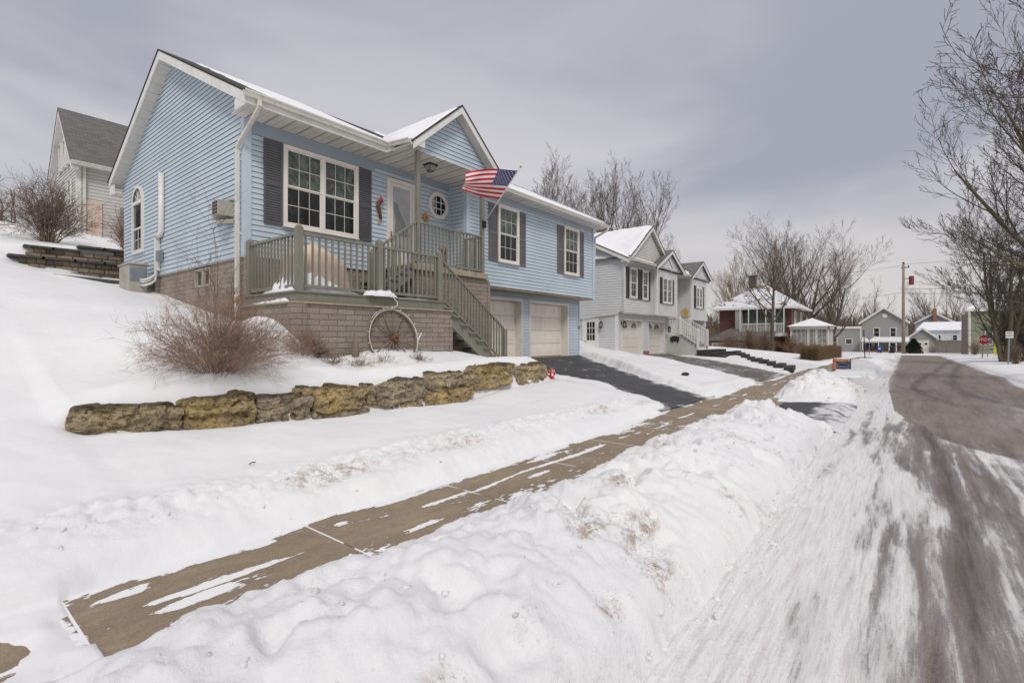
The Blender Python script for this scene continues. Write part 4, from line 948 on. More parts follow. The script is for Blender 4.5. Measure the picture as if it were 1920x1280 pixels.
# ------------------------------------------------------------------ branch builder
class Twigs:
    """collects tapering polylines, meshed as thin tubes"""
    def __init__(s): s.l = []
    def add(s, pts, rad): s.l.append((pts, rad))
    def mesh(s, name, mat, parent, sides=3, smooth=True):
        V = []; F = []; base = 0; by = {}
        for p, r in s.l: by.setdefault(len(p), []).append((p, r))
        ang = np.arange(sides)*2*np.pi/sides; cs, sn = np.cos(ang), np.sin(ang)
        for k, lst in by.items():
            P = np.array([p for p, _ in lst], float); Rr = np.array([r for _, r in lst], float)
            T = np.empty_like(P); T[:,1:-1] = P[:,2:]-P[:,:-2]; T[:,0] = P[:,1]-P[:,0]; T[:,-1] = P[:,-1]-P[:,-2]
            T /= np.linalg.norm(T, axis=2, keepdims=True)+1e-9
            ref = np.where(np.abs(T[:,:1,2:3]) > .9, np.array([1., 0, 0]), np.array([0, 0, 1.])); ref = np.broadcast_to(ref, T.shape)
            A = np.cross(T, ref); A /= np.linalg.norm(A, axis=2, keepdims=True)+1e-9; B = np.cross(T, A)
            v = P[:,:,None,:] + (A[:,:,None,:]*cs[None,None,:,None] + B[:,:,None,:]*sn[None,None,:,None])*Rr[:,:,None,None]
            n = len(lst); V.append(v.reshape(-1, 3))
            li, si, ai = np.meshgrid(np.arange(n), np.arange(k-1), np.arange(sides), indexing='ij')
            a = base + (li*k+si)*sides+ai; b = base + (li*k+si)*sides+(ai+1) % sides
            F.append(np.stack([a, b, b+sides, a+sides], -1).reshape(-1, 4)); base += n*k*sides
        return raw_mesh(name, np.concatenate(V), np.concatenate(F), mat, parent, smooth)
def rvec(rng):
    v = Vector((rng.gauss(0,1), rng.gauss(0,1), rng.gauss(0,1))); return v.normalized()
def branch(rng, T, p, d, L, r, lv, par, tr=None):
    """one limb and, recursively, what it carries"""
    n = par['seg'][lv]; q = Vector(p); dd = Vector(d); pts = [tuple(q)]; rad = [r]; dirs = [dd.copy()]
    for i in range(n):
        dd = (dd + rvec(rng)*par['wob'][lv] + Vector((0, 0, par['up'][lv]))).normalized(); q = q + dd*(L/n)
        pts.append(tuple(q)); rad.append(max(r*(1-(i+1)/n*par['tap'][lv]), par['rmin'])); dirs.append(dd.copy())
    (tr if (tr is not None and lv <= par.get('trunklv', 0)) else T).add(pts, rad)
    if lv+1 >= len(par['seg']): return
    m = par['n'][lv]; m = max(1, int(round(m*rng.uniform(.8, 1.2))))
    for c in range(m):
        t = par['from'][lv] + (1-par['from'][lv])*((c+rng.random())/m); i = min(int(t*n), n-1); f = t*n-i
        b = Vector(pts[i]).lerp(Vector(pts[i+1]), f); bd = dirs[i+1]
        a = R(rng.uniform(*par['ang'][lv])); side = bd.cross(rvec(rng))
        if side.length < .01: continue
        side.normalize(); nd = (bd*math.cos(a) + side*math.sin(a)).normalized()
        if par.get('flat') and nd.z < -.2: nd.z *= -.3; nd.normalize()
        if par.get('bias') and lv == 0: nd = (nd + Vector(par['bias'])*.5).normalized()
        rr = rad[i]*par['rr'][lv]*rng.uniform(.7, 1.05)
        branch(rng, T, b, nd, L*par['len'][lv]*rng.uniform(.65, 1.15)*(1-.45*t*(lv > 0 or par.get('cone', 0))), max(rr, par['rmin']), lv+1, par, tr)
MAPLE = dict(seg=[8,7,6,5,4], wob=[.04,.06,.08,.11,.14], up=[.05,.08,.07,.06,.05], tap=[.8,.85,.8,.8,.6], n=[12,9,8,6], ang=[(22,48),(20,42),(20,42),(20,45)], len=[.62,.5,.46,.46], rr=[.55,.5,.45,.5], rmin=.004, flat=1, trunklv=1, **{'from':[.22,.25,.2,.2]})
SPREAD = dict(MAPLE, n=[10,9,8,6], ang=[(24,50),(20,42),(20,42),(20,45)], len=[.80,.52,.48,.46], up=[.04,.13,.09,.05,.03], **{'from':[.15,.2,.2,.2]})
def tree_proto(name, H, r0, par, seed, mats=('bark', 'twig'), stems=1, lean=.35, label='', cat='tree', tl=.62):
    rng = random.Random(seed); T = Twigs(); tr = Twigs(); o = thing(name, label, cat)
    for s in range(stems):
        a = 2*math.pi*s/max(stems, 1)+rng.random(); l = lean*rng.uniform(.6, 1.2) if stems > 1 else .04
        branch(rng, T, (math.cos(a)*r0*.5*(stems > 1), math.sin(a)*r0*.5*(stems > 1), -.3), Vector((math.cos(a)*l, math.sin(a)*l, 1)).normalized(), H*tl, r0, 0, par, tr)
    if stems > 1 or True:
        b = [((0,0,-.4),(0,0,0),(0,0,r0*2.5)), (r0*1.5*(1+.5*(stems > 1)), r0*1.15*(1+.5*(stems > 1)), r0*.9)]; tr.add([tuple(map(float, q)) for q in b[0]], list(b[1]))
    tr.mesh('trunk', mats[0], o, 8); T.mesh('crown', mats[1], o, 3)
    return o
def shrub(name, label, loc, nst, H, W, seed, mat='twig_red', r=.006, sub=(6, 4), droop=-.05, cat='shrub', group=None, zs=0, spread=.7, asym=(0,0), leafmat=None, nleaf=0, leaf=.02):
    rng = random.Random(seed); T = Twigs(); o = thing(name, label, cat, loc, group); tips = []
    for i in range(nst):
        a = rng.random()*2*math.pi; e = rng.random()**spread; h = H*(1-.55*e*e)*rng.uniform(.55, 1.05)
        end = Vector((math.cos(a)*W*e*rng.uniform(.6, 1.1)+asym[0]*e, math.sin(a)*W*e*rng.uniform(.6, 1.1)+asym[1]*e, h))
        st = Vector((math.cos(a), math.sin(a), 0))*rng.uniform(0, .12*W); mid = Vector((end.x*.42, end.y*.42, h*.62))
        n = 7; pts = []
        for k in range(n+1):
            t = k/n; p = st*(1-t)**2 + mid*2*t*(1-t) + end*t*t + rvec(rng)*.035*H*t + Vector((0, 0, droop*t*t)); pts.append(p)
        pts[0].z = -.05-zs
        T.add([tuple(p) for p in pts], [r*(1-.7*k/n) for k in range(n+1)])
        for j in range(sub[0]):
            k = rng.randint(2, n-1); p = pts[k]; d = ((pts[k+1]-pts[k]).normalized()+rvec(rng)*.75).normalized(); L = H*rng.uniform(.12, .38)
            q = [p]
            for _ in range(4): d = (d+rvec(rng)*.28+Vector((0,0,.03))).normalized(); q.append(q[-1]+d*L/4)
            T.add([tuple(x) for x in q], [r*.5, r*.45, r*.4, r*.32, r*.25]); tips.append(q[-1])
            for _ in range(sub[1]):
                d2 = (d+rvec(rng)*.9).normalized(); b = q[rng.randint(1, 4)]; L2 = L*rng.uniform(.2, .5); e1 = b+d2*L2*.5; e2 = e1+(d2+rvec(rng)*.5).normalized()*L2*.5
                T.add([tuple(b), tuple(e1), tuple(e2)], [r*.32, r*.28, r*.2]); tips.append(e2)
    T.mesh('stems', mat, o, 3)
    if leafmat:
        mb = MB()
        for _ in range(nleaf):
            p = Vector(rng.choice(tips)); a, b = rvec(rng)*leaf*rng.uniform(.6, 1.3), rvec(rng)*leaf*.6; mb.poly([p, p+a+b, p+a*2, p+a-b])
        me = mb.build('leaves', leafmat, None); me.parent = o
    return o

# ------------------------------------------------------------------ things at the front of the blue house
# flag on its pole
fl = thing('flag', 'stars and stripes flag blowing from a slanted pole on the porch post', 'flag', (11.08, 9.93, 3.42))
P0, P1 = Vector((11.06, 9.96, 3.38)), Vector((11.12, 8.58, 4.83))
m = MB(); m.tube([P0, P1], .016, 8); m.build('flag_pole', 'white_cord', fl, True)
m = MB(); m.ball(tuple(P1+(P1-P0).normalized()*.03), (.03, .03, .035), 6); m.build('finial', 'gold_paint', fl, True)
m = MB(); m.box(11.02, 11.14, 9.88, 9.94, 3.30, 3.50); m.tube([P0-(P1-P0)*.02, P0+(P1-P0)*.07], .026, 8); m.build('bracket', 'dark_metal', fl)
pd = (P0-P1).normalized(); H0 = P1+pd*.10; HL = .96; FD = Vector((-.90, .42, -.20)).normalized(); FL_ = 1.62
def flagpt(s, t, off=0):
    h = (pd*HL).lerp(Vector((-.05, .10, -.46)), s**1.5*.92); base = H0 + FD*FL_*s + h*t
    base += Vector((0, 0, .07*math.sin(s*3.0)*(1-t*.5) + .05*s*math.sin(6*t+2.5*s)))
    nrm = Vector((FD.y, -FD.x, .25)).normalized()
    wv = .095*math.sin(s*9.2+t*3.0)*min(1, s*3) + .03*math.sin(s*15-t*5)*s + .05*math.sin(t*7+s*3)*s
    return base + nrm*(wv+off)
mb = MB(); NS, NT = 45, 39; k = {}
for i in range(NS+1):
    for j in range(NT+1): k[i, j] = len(mb.v); mb.v.append(tuple(flagpt(i/NS, j/NT)))
for i in range(NS):
    for j in range(NT):
        st = j//3; can = i < 18 and st < 7
        mb.f.append((k[i,j], k[i+1,j], k[i+1,j+1], k[i,j+1])); mb.m.append(2 if can else (0 if st % 2 == 0 else 1))
cl = mb.build('cloth', ['flag_red', 'flag_white', 'flag_blue'], fl, True)
mb = MB()
for row in range(9):
    for c in range(6 if row % 2 == 0 else 5):
        s = (18/45)*((c*2+(1 if row % 2 == 0 else 2))/12); t = (21/39)*(row+1)/10
        for off in (.004, -.004):
            ctr = flagpt(s, t, off); pts = []
            for q in range(10): rr = .026 if q % 2 == 0 else .011; a = q*math.pi/5; pts.append(flagpt(s+rr*math.sin(a)/FL_, t-rr*math.cos(a)/HL, off))
            mb.poly(pts)
mb.build('stars', 'flag_white', cl)
# wagon wheel leaning on the deck wall, with light cord
wh = thing('wagon_wheel', 'old spoked wagon wheel wound with white light cord, leaning on the block wall', 'wheel', (6.95, 8.95, -.66))
wc = Vector((6.97, 8.96, -.02)); tilt = R(10)
def wp(r, a, o=0): v = Vector((math.sin(a)*r, 0, math.cos(a)*r)); return wc + Vector((v.x, v.z*math.sin(tilt)-o*math.cos(tilt), v.z*math.cos(tilt)+o*math.sin(tilt)))
m = MB(); N = 48
for r0, r1, o0, o1 in ((.66,.66,-.03,.03), (.625,.625,.03,-.03), (.625,.66,-.03,-.03), (.66,.625,.03,.03)):
    for i in range(N): a, b = 2*math.pi*i/N, 2*math.pi*(i+1)/N; m.poly([wp(r0,a,o0), wp(r0,b,o0), wp(r1,b,o1), wp(r1,a,o1)])
m.build('rim', 'old_wood', wh)
for i in range(14):
    a = 2*math.pi*i/14+.12; m = MB(); m.tube([wp(.07, a), wp(.30, a), wp(.62, a)], [.020, .017, .013], 6); m.build('spoke', 'old_wood', wh, True)
m = MB(); m.tube([wp(0,0,-.06), wp(0,0,.12)], .075, 14); m.build('hub', 'rust', wh); 
m = MB(); m.tube([wp(0,0,.10), wp(0,0,.135)], .038, 10); m.build('axle_hole', 'interior_dark', wh)
m = MB(); m.tube([wp(.655, 2*math.pi*i/60, .045) for i in range(61)], .0085, 6, cap=False)
m.tube([wp(.69, 2*math.pi*i/60-.9, .02) for i in range(34)], .007, 6)
for i in range(18): a = i*.35; m.tube([wp(.655, a, .05), wp(.72, a+.02, .07)], .008, 4)
m.tube([wp(.66, 0, .04), (6.98, 8.98, .68), (7.13, 9.02, .72), (7.16, 9.05, .80), (7.06, 9.10, .93), (6.99, 9.14, 1.02)], .012, 6)
m.tube([wp(.66, 1.75, .04), wp(.70, 1.55, .06), wp(.80, 1.42, .06)], .016, 6)
m.build('light_cord', 'white_cord', wh, True)
m = MB(); m.tube([(5.98, 8.92, -.62), (5.98, 8.93, -.16), (5.98, 8.93, .04)], [.085, .075, .03], 10); tag(centre(m.build('garden_post', 'old_wood', None, True)), 'short weathered stone post left of the wagon wheel', 'garden post')
# covered furniture on the deck
cv = thing('covered_grill', 'bulky furniture under a beige weather cover on the deck', 'covered furniture', (5.75, 10.1, .92))
nA, nZ = 40, 14; v = []; 
for j in range(nZ+1):
    t = j/nZ; z = .95+1.08*t
    for i in range(nA):
        a = 2*math.pi*i/nA; sx = .68*(1-.30*t**2)*(1-.75*max(0, t-.82)/.18); sy = .46*(1-.15*t)*(1-.75*max(0, t-.82)/.18)
        ca, sa = math.cos(a), math.sin(a); e = .45; x = math.copysign(abs(ca)**e, ca)*sx; y = math.copysign(abs(sa)**e, sa)*sy
        fold = 1+.05*math.sin(a*7+t*2)*(1-t)+.03*math.sin(a*13); zz = z - .42*max(0, ca)*(t**2.5)*.9
        v.append((5.75+x*fold, 10.1+y*fold, zz))
m = MB(); m.v = v
for j in range(nZ):
    for i in range(nA): q = (i+1) % nA; m.f.append((j*nA+i, j*nA+q, (j+1)*nA+q, (j+1)*nA+i)); m.m.append(0)
m.f.append(tuple(nZ*nA+i for i in range(nA))); m.m.append(0); m.build('cover', 'cover_fabric', cv, True)
# snow lying on the deck, against the rails and on the ledge
def snow_pile(name, label, pts, h, seed, n=26, mat='roof_snow'):
    """low drift: pts = list of (x, y, half width, height) along a line at base z"""
    mb = MB(); rng = random.Random(seed); z0 = h; rows = []
    for i in range(n+1):
        t = i/n*(len(pts)-1); k_ = min(int(t), len(pts)-2); f = t-k_; a, b = pts[k_], pts[k_+1]
        x, y, w_, hh = [a[q]+(b[q]-a[q])*f for q in range(4)]; dx, dy = b[0]-a[0], b[1]-a[1]; L = math.hypot(dx, dy); nx_, ny_ = -dy/L, dx/L
        hh *= 1+rng.uniform(-.3, .3); w_ *= 1+rng.uniform(-.2, .2); e = min(1, min(i, n-i)/2.5)**.5
        rows.append([(x+nx_*w_*math.cos(q)*(.3+.7*e)+rng.uniform(-.006, .006), y+ny_*w_*math.cos(q)*(.3+.7*e), z0+hh*e*math.sin(q)**.8+rng.uniform(-.004, .004)) for q in [math.pi*s/10 for s in range(11)]])
    for r_ in rows: mb.v += r_
    for i in range(n):
        for j in range(10): mb.f.append((i*11+j, (i+1)*11+j, (i+1)*11+j+1, i*11+j+1)); mb.m.append(0)
    o = mb.build(name, mat, None, True); return tag(centre(o), label, 'snow')
snow_pile('snow_drift', 'snow drift on the deck floor behind the left railing', [(5.02, 10.9, .05, .05), (5.0, 10.2, .12, .22), (5.06, 9.6, .14, .42), (5.25, 9.40, .13, .36), (5.9, 9.38, .10, .13), (6.4, 9.36, .05, .04)], .92, 3, 40)
snow_pile('snow_ridge', 'thin snow ridge on the wall ledge below the deck edge', [(4.79, 11.0, .03, .02), (4.80, 10.2, .05, .05), (4.80, 9.4, .06, .08)], .70, 5, 30)
snow_pile('snow_clump', 'clump of snow hanging over the front edge of the deck', [(6.35, 9.20, .08, .07), (6.6, 9.17, .13, .15), (7.0, 9.17, .13, .14), (7.25, 9.20, .06, .05)], .915, 7, 24)
snow_pile('snow_strip', 'thin strip of snow along the deck edge before the stairs', [(7.3, 9.3, .03, .025), (8.3, 9.3, .035, .03)], .92, 8, 30)
snow_pile('snow_drift', 'small snow heap in front of the left railing on the deck rim', [(4.86, 10.6, .03, .02), (4.86, 9.9, .035, .05), (4.87, 9.3, .04, .07)], .92, 9, 30)
# porch decorations
wd = thing('bird_ornament', 'driftwood woodpecker with a red crest hung left of the front door', 'ornament', (8.42, 11.47, 3.30))
m = MB(); m.tube([(8.47, 11.43, 3.29), (8.43, 11.42, 3.45), (8.37, 11.42, 3.62), (8.38, 11.41, 3.74), (8.46, 11.40, 3.80)], [.035, .05, .058, .06, .04], 9); m.build('body', 'driftwood', wd, True)
m = MB(); m.tube([(8.44, 11.40, 3.76), (8.46, 11.39, 3.83), (8.44, 11.40, 3.93)], [.05, .055, .008], 8); m.tube([(8.46, 11.39, 3.80), (8.55, 11.37, 3.74)], [.025, .005], 6); m.build('head', 'cardinal_red', wd, True)
sn = thing('sun_ornament', 'small golden sun face ornament on the wall under the octagonal window', 'ornament', (10.14, 11.46, 3.55))
m = MB(); c = (10.14, 11.455, 3.67)
m.tube([(c[0], 11.48, c[2]), (c[0], 11.45, c[2])], .10, 20)
m.build('face', 'gold_paint', sn)
m = MB()
for i in range(16):
    a = 2*math.pi*i/16; q = lambda r, b: (c[0]+r*math.cos(a+b), 11.462, c[2]+r*math.sin(a+b)); m.poly([q(.09, -.17), q(.18 if i % 2 else .155, -.03), q(.18 if i % 2 else .155, .05), q(.09, .17)])
m.build('rays', 'gold_paint', sn)
m = MB(); m.ball((c[0]-.03, 11.448, c[2]+.025), .013, 5); m.ball((c[0]+.03, 11.448, c[2]+.025), .013, 5); m.ball((c[0], 11.448, c[2]-.035), (.035, .012, .012), 5); m.ball((c[0], 11.445, c[2]), (.012, .02, .025), 5); m.build('features', 'statue_brown', sn)
lp = thing('ceiling_lamp', 'black framed glass lantern fixed under the porch ceiling', 'lamp', (9.46, 10.5, 4.68))
m = MB(); m.box(9.31, 9.61, 10.35, 10.65, 4.845, 4.885)
tp, bt = .125, .075
cs = [(-1,-1), (1,-1), (1,1), (-1,1)]
for i in range(4):
    a, b = cs[i], cs[(i+1) % 4]
    m.beam((9.46+a[0]*tp, 10.5+a[1]*tp, 4.85), (9.46+a[0]*bt, 10.5+a[1]*bt, 4.70), .016, .016); m.beam((9.46+a[0]*bt, 10.5+a[1]*bt, 4.70), (9.46+b[0]*bt, 10.5+b[1]*bt, 4.70), .016, .016)
m.build('frame', 'black_paint', lp)
m = MB()
for i in range(4): a, b = cs[i], cs[(i+1) % 4]; m.poly([(9.46+a[0]*(tp-.008), 10.5+a[1]*(tp-.008), 4.845), (9.46+b[0]*(tp-.008), 10.5+b[1]*(tp-.008), 4.845), (9.46+b[0]*(bt-.008), 10.5+b[1]*(bt-.008), 4.705), (9.46+a[0]*(bt-.008), 10.5+a[1]*(bt-.008), 4.705)])
m.poly([(9.46+a[0]*bt, 10.5+a[1]*bt, 4.703) for a in cs]); m.build('glass', 'lamp_glass', lp)
st = thing('porch_figure', 'brown carved figure with a golden crown standing on the landing by the wall', 'statue', (10.35, 10.95, 1.92))
m = MB(); m.tube([(10.35, 10.95, 1.92), (10.35, 10.95, 2.1), (10.35, 10.95, 2.35), (10.35, 10.95, 2.5)], [.16, .13, .15, .08], 10); m.ball((10.35, 10.93, 2.58), (.11, .11, .12), 8); m.build('body', 'statue_brown', st, True)
m = MB(); m.tube([(10.35, 10.93, 2.62), (10.35, 10.93, 2.68)], .115, 12)
for i in range(8): a = i*math.pi/4; m.tube([(10.35+.1*math.cos(a), 10.93+.1*math.sin(a), 2.66), (10.35+.13*math.cos(a), 10.93+.13*math.sin(a), 2.76)], [.03, .006], 5)
m.build('crown', 'gold_paint', st, True)
m = MB(); m.box(8.75, 9.12, 10.9, 11.2, 1.925, 2.02); m.box(8.80, 9.07, 10.95, 11.15, 2.02, 2.05); tag(centre(m.build('ice_melt_tub', 'yellow_plastic', None, bevel=.02)), 'small yellow tub on the landing by the front door', 'tub')
# window air conditioner, heat pump, meter
ac = thing('window_air_conditioner', 'small air conditioner with side wings poking out of the gable wall', 'air conditioner', (4.68, 12.5, 2.72))
m = MB(); m.box(4.52, 4.86, 12.02, 12.34, 2.76, 3.10); m.build('case', 'beige_metal', ac, bevel=.01)
m = MB()
for i in range(4):
    for j in range(3): m.box(4.512, 4.52, 12.05+j*.095, 12.115+j*.095, 2.79+i*.075, 2.845+i*.075)
m.build('grille', 'dark_metal', ac)
m = MB(); m.prism([(4.84, 11.98, 2.70), (4.84, 12.34, 2.70), (4.60, 12.34, 2.66), (4.60, 12.05, 2.66)], (0, 0, -.09)); m.box(4.62, 4.85, 12.50, 12.64, 2.74, 3.10); m.box(4.78, 4.85, 12.0, 12.5, 3.12, 3.16); m.build('bracket', 'beige_metal', ac)
hp = thing('heat_pump', 'beige heat pump unit standing in snow against the gable wall', 'heat pump', (4.40, 17.75, 1.35))
m = MB(); m.box(4.18, 4.62, 17.3, 18.25, 1.30, 2.10); m.build('case', 'beige_metal', hp, bevel=.015)
m = MB(); m.box(4.15, 4.65, 17.26, 18.29, 2.10, 2.15); m.box(4.20, 4.60, 17.285, 17.30, 1.62, 2.02, 1); m.build('lid', ['beige_metal', 'galvanised'], hp, bevel=.01)
m = MB()
for dy, dz in ((0, 0), (.06, -.06), (-.04, -.16)): m.tube([(4.45, 17.29, 1.68+dz), (4.50, 17.12+dy, 1.66+dz), (4.62, 16.98+dy, 1.72+dz), (4.74, 17.03+dy*.5, 1.82+dz), (4.78, 17.07, 2.0)], .032, 8)
m.build('hose', 'white_paint', hp, True)

# ------------------------------------------------------------------ boulders of the low wall
def boulder(label, x0, x1, z0, z1, y, seed, depth=.34, group='boulders of the low garden wall', grey=0):
    rng = random.Random(seed); import mathutils
    n = 26 if x1-x0 > .5 else 14; mb = MB(); idx = {}
    hx, hy, hz = (x1-x0)/2, depth/2, (z1-z0)/2
    off = Vector((seed*3.1, seed*1.7, seed*.9)); sk = rng.uniform(-.12, .12); tp_ = rng.uniform(-.10, .10)
    def vert(p):
        key = tuple(round(c, 4) for c in p)
        if key in idx: return idx[key]
        v = Vector(p); l = (abs(v.x)**6+abs(v.y)**6+abs(v.z)**6)**(1/6); v = v/l
        w_ = Vector((v.x*hx, v.y*hy, v.z*hz)); s = mathutils.noise.noise
        q = w_*2.2+off; dsp = .26*s(q)+.13*s(q*2.7)+.07*s(q*6); 
        fct = Vector((s(w_*3+off*2), s(w_*3-off), s(w_*3+off*.5)))*.09*min(1, hx*2.2)
        ch = s(q*.9+Vector((4,4,4))); w_ = Vector((w_.x*(1+dsp*.30), w_.y*(1+dsp*.6), w_.z*(1+dsp*.35))); w_.y += .05*max(0, ch)*(1 if w_.z > 0 else .3) ; w_ = w_ + Vector((fct.x*.6, fct.y, fct.z*.45)); sn_ = math.sin((w_.z+sk*w_.x)*36+seed+2.5*s(q*.8)); layer = .026*math.copysign(abs(sn_)**.35, sn_)*(.4+abs(s(q*1.3))); w_.y -= layer
        cl_ = mathutils.noise.cell(Vector((w_.x*5.5+.6*s(q*2)+off.x, w_.z*9+.5*s(q*3)+sk*8*w_.x, off.z))); cl2 = mathutils.noise.cell(Vector((w_.x*13+off.y, w_.z*20+sk*9*w_.x, w_.y*8)))
        w_.y += (cl_-.5)*.050 + (cl2-.5)*.018; w_.z += (mathutils.noise.cell(Vector((w_.x*7+off.z, w_.y*7, 0)))-.5)*.022
        w_.z += sk*w_.x*.6 + tp_*abs(w_.x)*.5; idx[key] = len(mb.v); mb.v.append(tuple(w_)); return idx[key]
    for ax in range(3):
        for sg in (-1, 1):
            for i in range(n):
                for j in range(n):
                    q = []
                    for a, b in ((i, j), (i+1, j), (i+1, j+1), (i, j+1)):
                        c = [0, 0, 0]; c[ax] = sg; c[(ax+1) % 3] = -1+2*a/n; c[(ax+2) % 3] = -1+2*b/n; q.append(vert(c))
                    mb.f.append(tuple(q if sg > 0 else q[::-1])); mb.m.append(0)
    o = mb.build('boulder', 'boulder', None, False); o.location = ((x0+x1)/2, y, (z0+z1)/2); o['label'] = label; o['category'] = 'boulder'; o['group'] = group; return o
B_ = [(1.24, 2.36, -1.16, -.83, 'long lichen covered boulder at the left end of the wall'),
 (2.33, 3.26, -1.27, -.80, 'large pale grey boulder right of the long lichen covered one'),
 (3.27, 4.12, -1.18, -.86, 'ochre boulder with a dark vertical stain, third big one from the left'),
 (3.27, 3.76, -1.32, -1.14, 'flat ledge stone under the stained ochre boulder'),
 (3.78, 4.02, -1.34, -1.20, 'small flat tan stone in the snow below the stained ochre boulder'),
 (3.90, 4.16, -.98, -.78, 'small pale stone perched in the gap before the fourth big boulder'),
 (4.16, 5.13, -1.18, -.81, 'blocky tan boulder with fractured top, fourth big one from the left'),
 (4.10, 5.20, -1.38, -1.19, 'long thin slab under the blocky tan boulder'),
 (5.12, 5.35, -1.00, -.82, 'rounded grey stone between the two middle boulders, at the top'),
 (5.16, 5.34, -1.14, -1.01, 'small cream stone below the rounded grey stone'),
 (5.12, 5.42, -1.30, -1.13, 'brown rounded stone at the foot of the wall, left of three small ones'),
 (5.44, 5.66, -1.33, -1.17, 'small cracked stone at the foot under the flat topped boulder'),
 (5.67, 5.88, -1.33, -1.17, 'square tan stone at the foot under the flat topped boulder'),
 (5.89, 6.40, -1.36, -1.20, 'wedge shaped stone at the foot under the right of the flat topped boulder'),
 (5.37, 6.52, -1.17, -.78, 'big flat topped boulder in the middle of the wall'),
 (6.50, 6.74, -1.22, -1.03, 'narrow upright stone between two large boulders'),
 (6.62, 7.60, -1.03, -.70, 'ochre boulder lying on top of a long tilted slab'),
 (7.60, 7.92, -1.04, -.76, 'short squared stone at the right end of the upper row'),
 (6.45, 7.90, -1.40, -1.04, 'long tilted grey slab at the base right of the middle'),
 (7.80, 9.16, -1.12, -.62, 'large wedge of rough grey limestone sticking from the snow'),
 (9.06, 9.40, -.88, -.62, 'small square yellow stone between the grey wedge and the last boulder'),
 (9.42, 10.75, -1.10, -.66, 'dark pitted ochre boulder at the right end near the driveway'),
 (10.1, 10.7, -1.25, -1.08, 'flat stone under the last boulder')]
for i, (a, b, c, d, l) in enumerate(B_): boulder(l, a+.004, b-.004, c-.02, d+.02, 7.50 - .02*math.sin(i*2.3) + (.03 if b-a < .4 else 0) + max(0, (a-7.7))*.03, i+1, .36 if b-a > .5 else .28)
# litter caught in the snow by the driveway
lt = thing('litter_wrapper', 'crumpled red and white plastic wrapper in the snow beside the last boulder', 'litter', (10.92, 7.42, -1.02))
m = MB(); rng = random.Random(5); nn = 9
P_ = [[(10.80+.26*i/nn+rng.uniform(-.01,.01), 7.36+.10*math.sin(i*1.3+j)*.4+rng.uniform(-.02,.02), -1.07+.26*j/nn+.05*(i/nn)*-1+rng.uniform(-.012,.012)) for j in range(nn+1)] for i in range(nn+1)]
for i in range(nn):
    for j in range(nn): m.poly([P_[i][j], P_[i+1][j], P_[i+1][j+1], P_[i][j+1]], 1 if (j > 5 and i > 2) or (i+j) % 7 == 0 else 0)
m.build('wrapper', ['litter_red', 'litter_pink'], lt); m = MB(); m.ball((10.90, 7.33, -.98), (.05, .02, .045), 6); m.build('printed_spot', 'sign_white', lt, True)

# ------------------------------------------------------------------ shrubs round the blue house
gz = lambda x, y: g1(x, y)
shrub('bare_shrub', 'large tangled leafless shrub spreading over the bed behind the left boulders', (3.0, 8.0, gz(3.0, 8.0)+.05), 150, 1.42, 1.28, 4, 'twig_red', .0045, (9, 7), -.12, spread=.45, asym=(.05, -.05))
shrub('bare_shrub', 'small dense reddish shrub at the front corner of the block wall', (4.55, 8.45, gz(4.55, 8.45)+.02), 55, .62, .48, 6, 'twig_red', .0048, (7, 5), leafmat='dead_leaf', nleaf=120, leaf=.012)
shrub('bare_shrub', 'very dark twiggy shrub low beside the small reddish one', (4.95, 8.7, gz(4.95, 8.7)+.02), 46, .50, .32, 8, 'twig', .005, (7, 5))
shrub('dried_perennial', 'straw coloured dead perennial under the left side of the wheel', (5.75, 8.5, gz(5.75, 8.5)), 30, .42, .42, 9, 'twig_tan', .0035, (6, 3), leafmat='dead_leaf', nleaf=90, leaf=.014)
shrub('dried_perennial', 'dead perennial with seed heads left of the stone post', (5.35, 8.75, gz(5.35, 8.75)), 26, .42, .30, 19, 'twig_brown', .0035, (5, 3), leafmat='dead_leaf', nleaf=120, leaf=.016)
shrub('dried_perennial', 'wispy dry stalks in front of the wagon wheel hub', (6.35, 8.45, gz(6.35, 8.45)), 30, .40, .42, 11, 'twig_tan', .0032, (5, 3))
shrub('leafy_perennial', 'dark leaved low plant in the snow right of the wheel', (7.25, 8.4, gz(7.25, 8.4)), 24, .34, .36, 12, 'twig', .004, (4, 2), leafmat='twig_red', nleaf=140, leaf=.02)
shrub('rusty_shrub', 'rust brown leafy shrub under the deck stairs', (9.35, 9.75, gz(9.35, 9.75)), 60, .65, .42, 14, 'twig_brown', .005, (6, 4), leafmat='dead_leaf', nleaf=900, leaf=.018)
shrub('young_tree', 'thin bare sapling with red buds growing against the gable wall', (4.15, 11.2, gz(4.15, 11.2)), 8, 2.7, .8, 15, 'twig_brown', .008, (5, 3), 0, cat='sapling', asym=(-.2, 1.0), leafmat='dead_leaf', nleaf=150, leaf=.012)
shrub('young_tree', 'cluster of brown upright stems beside the downspout', (4.40, 10.95, gz(4.4, 10.95)), 9, 1.3, .30, 16, 'twig_brown', .010, (4, 2), 0, cat='sapling')
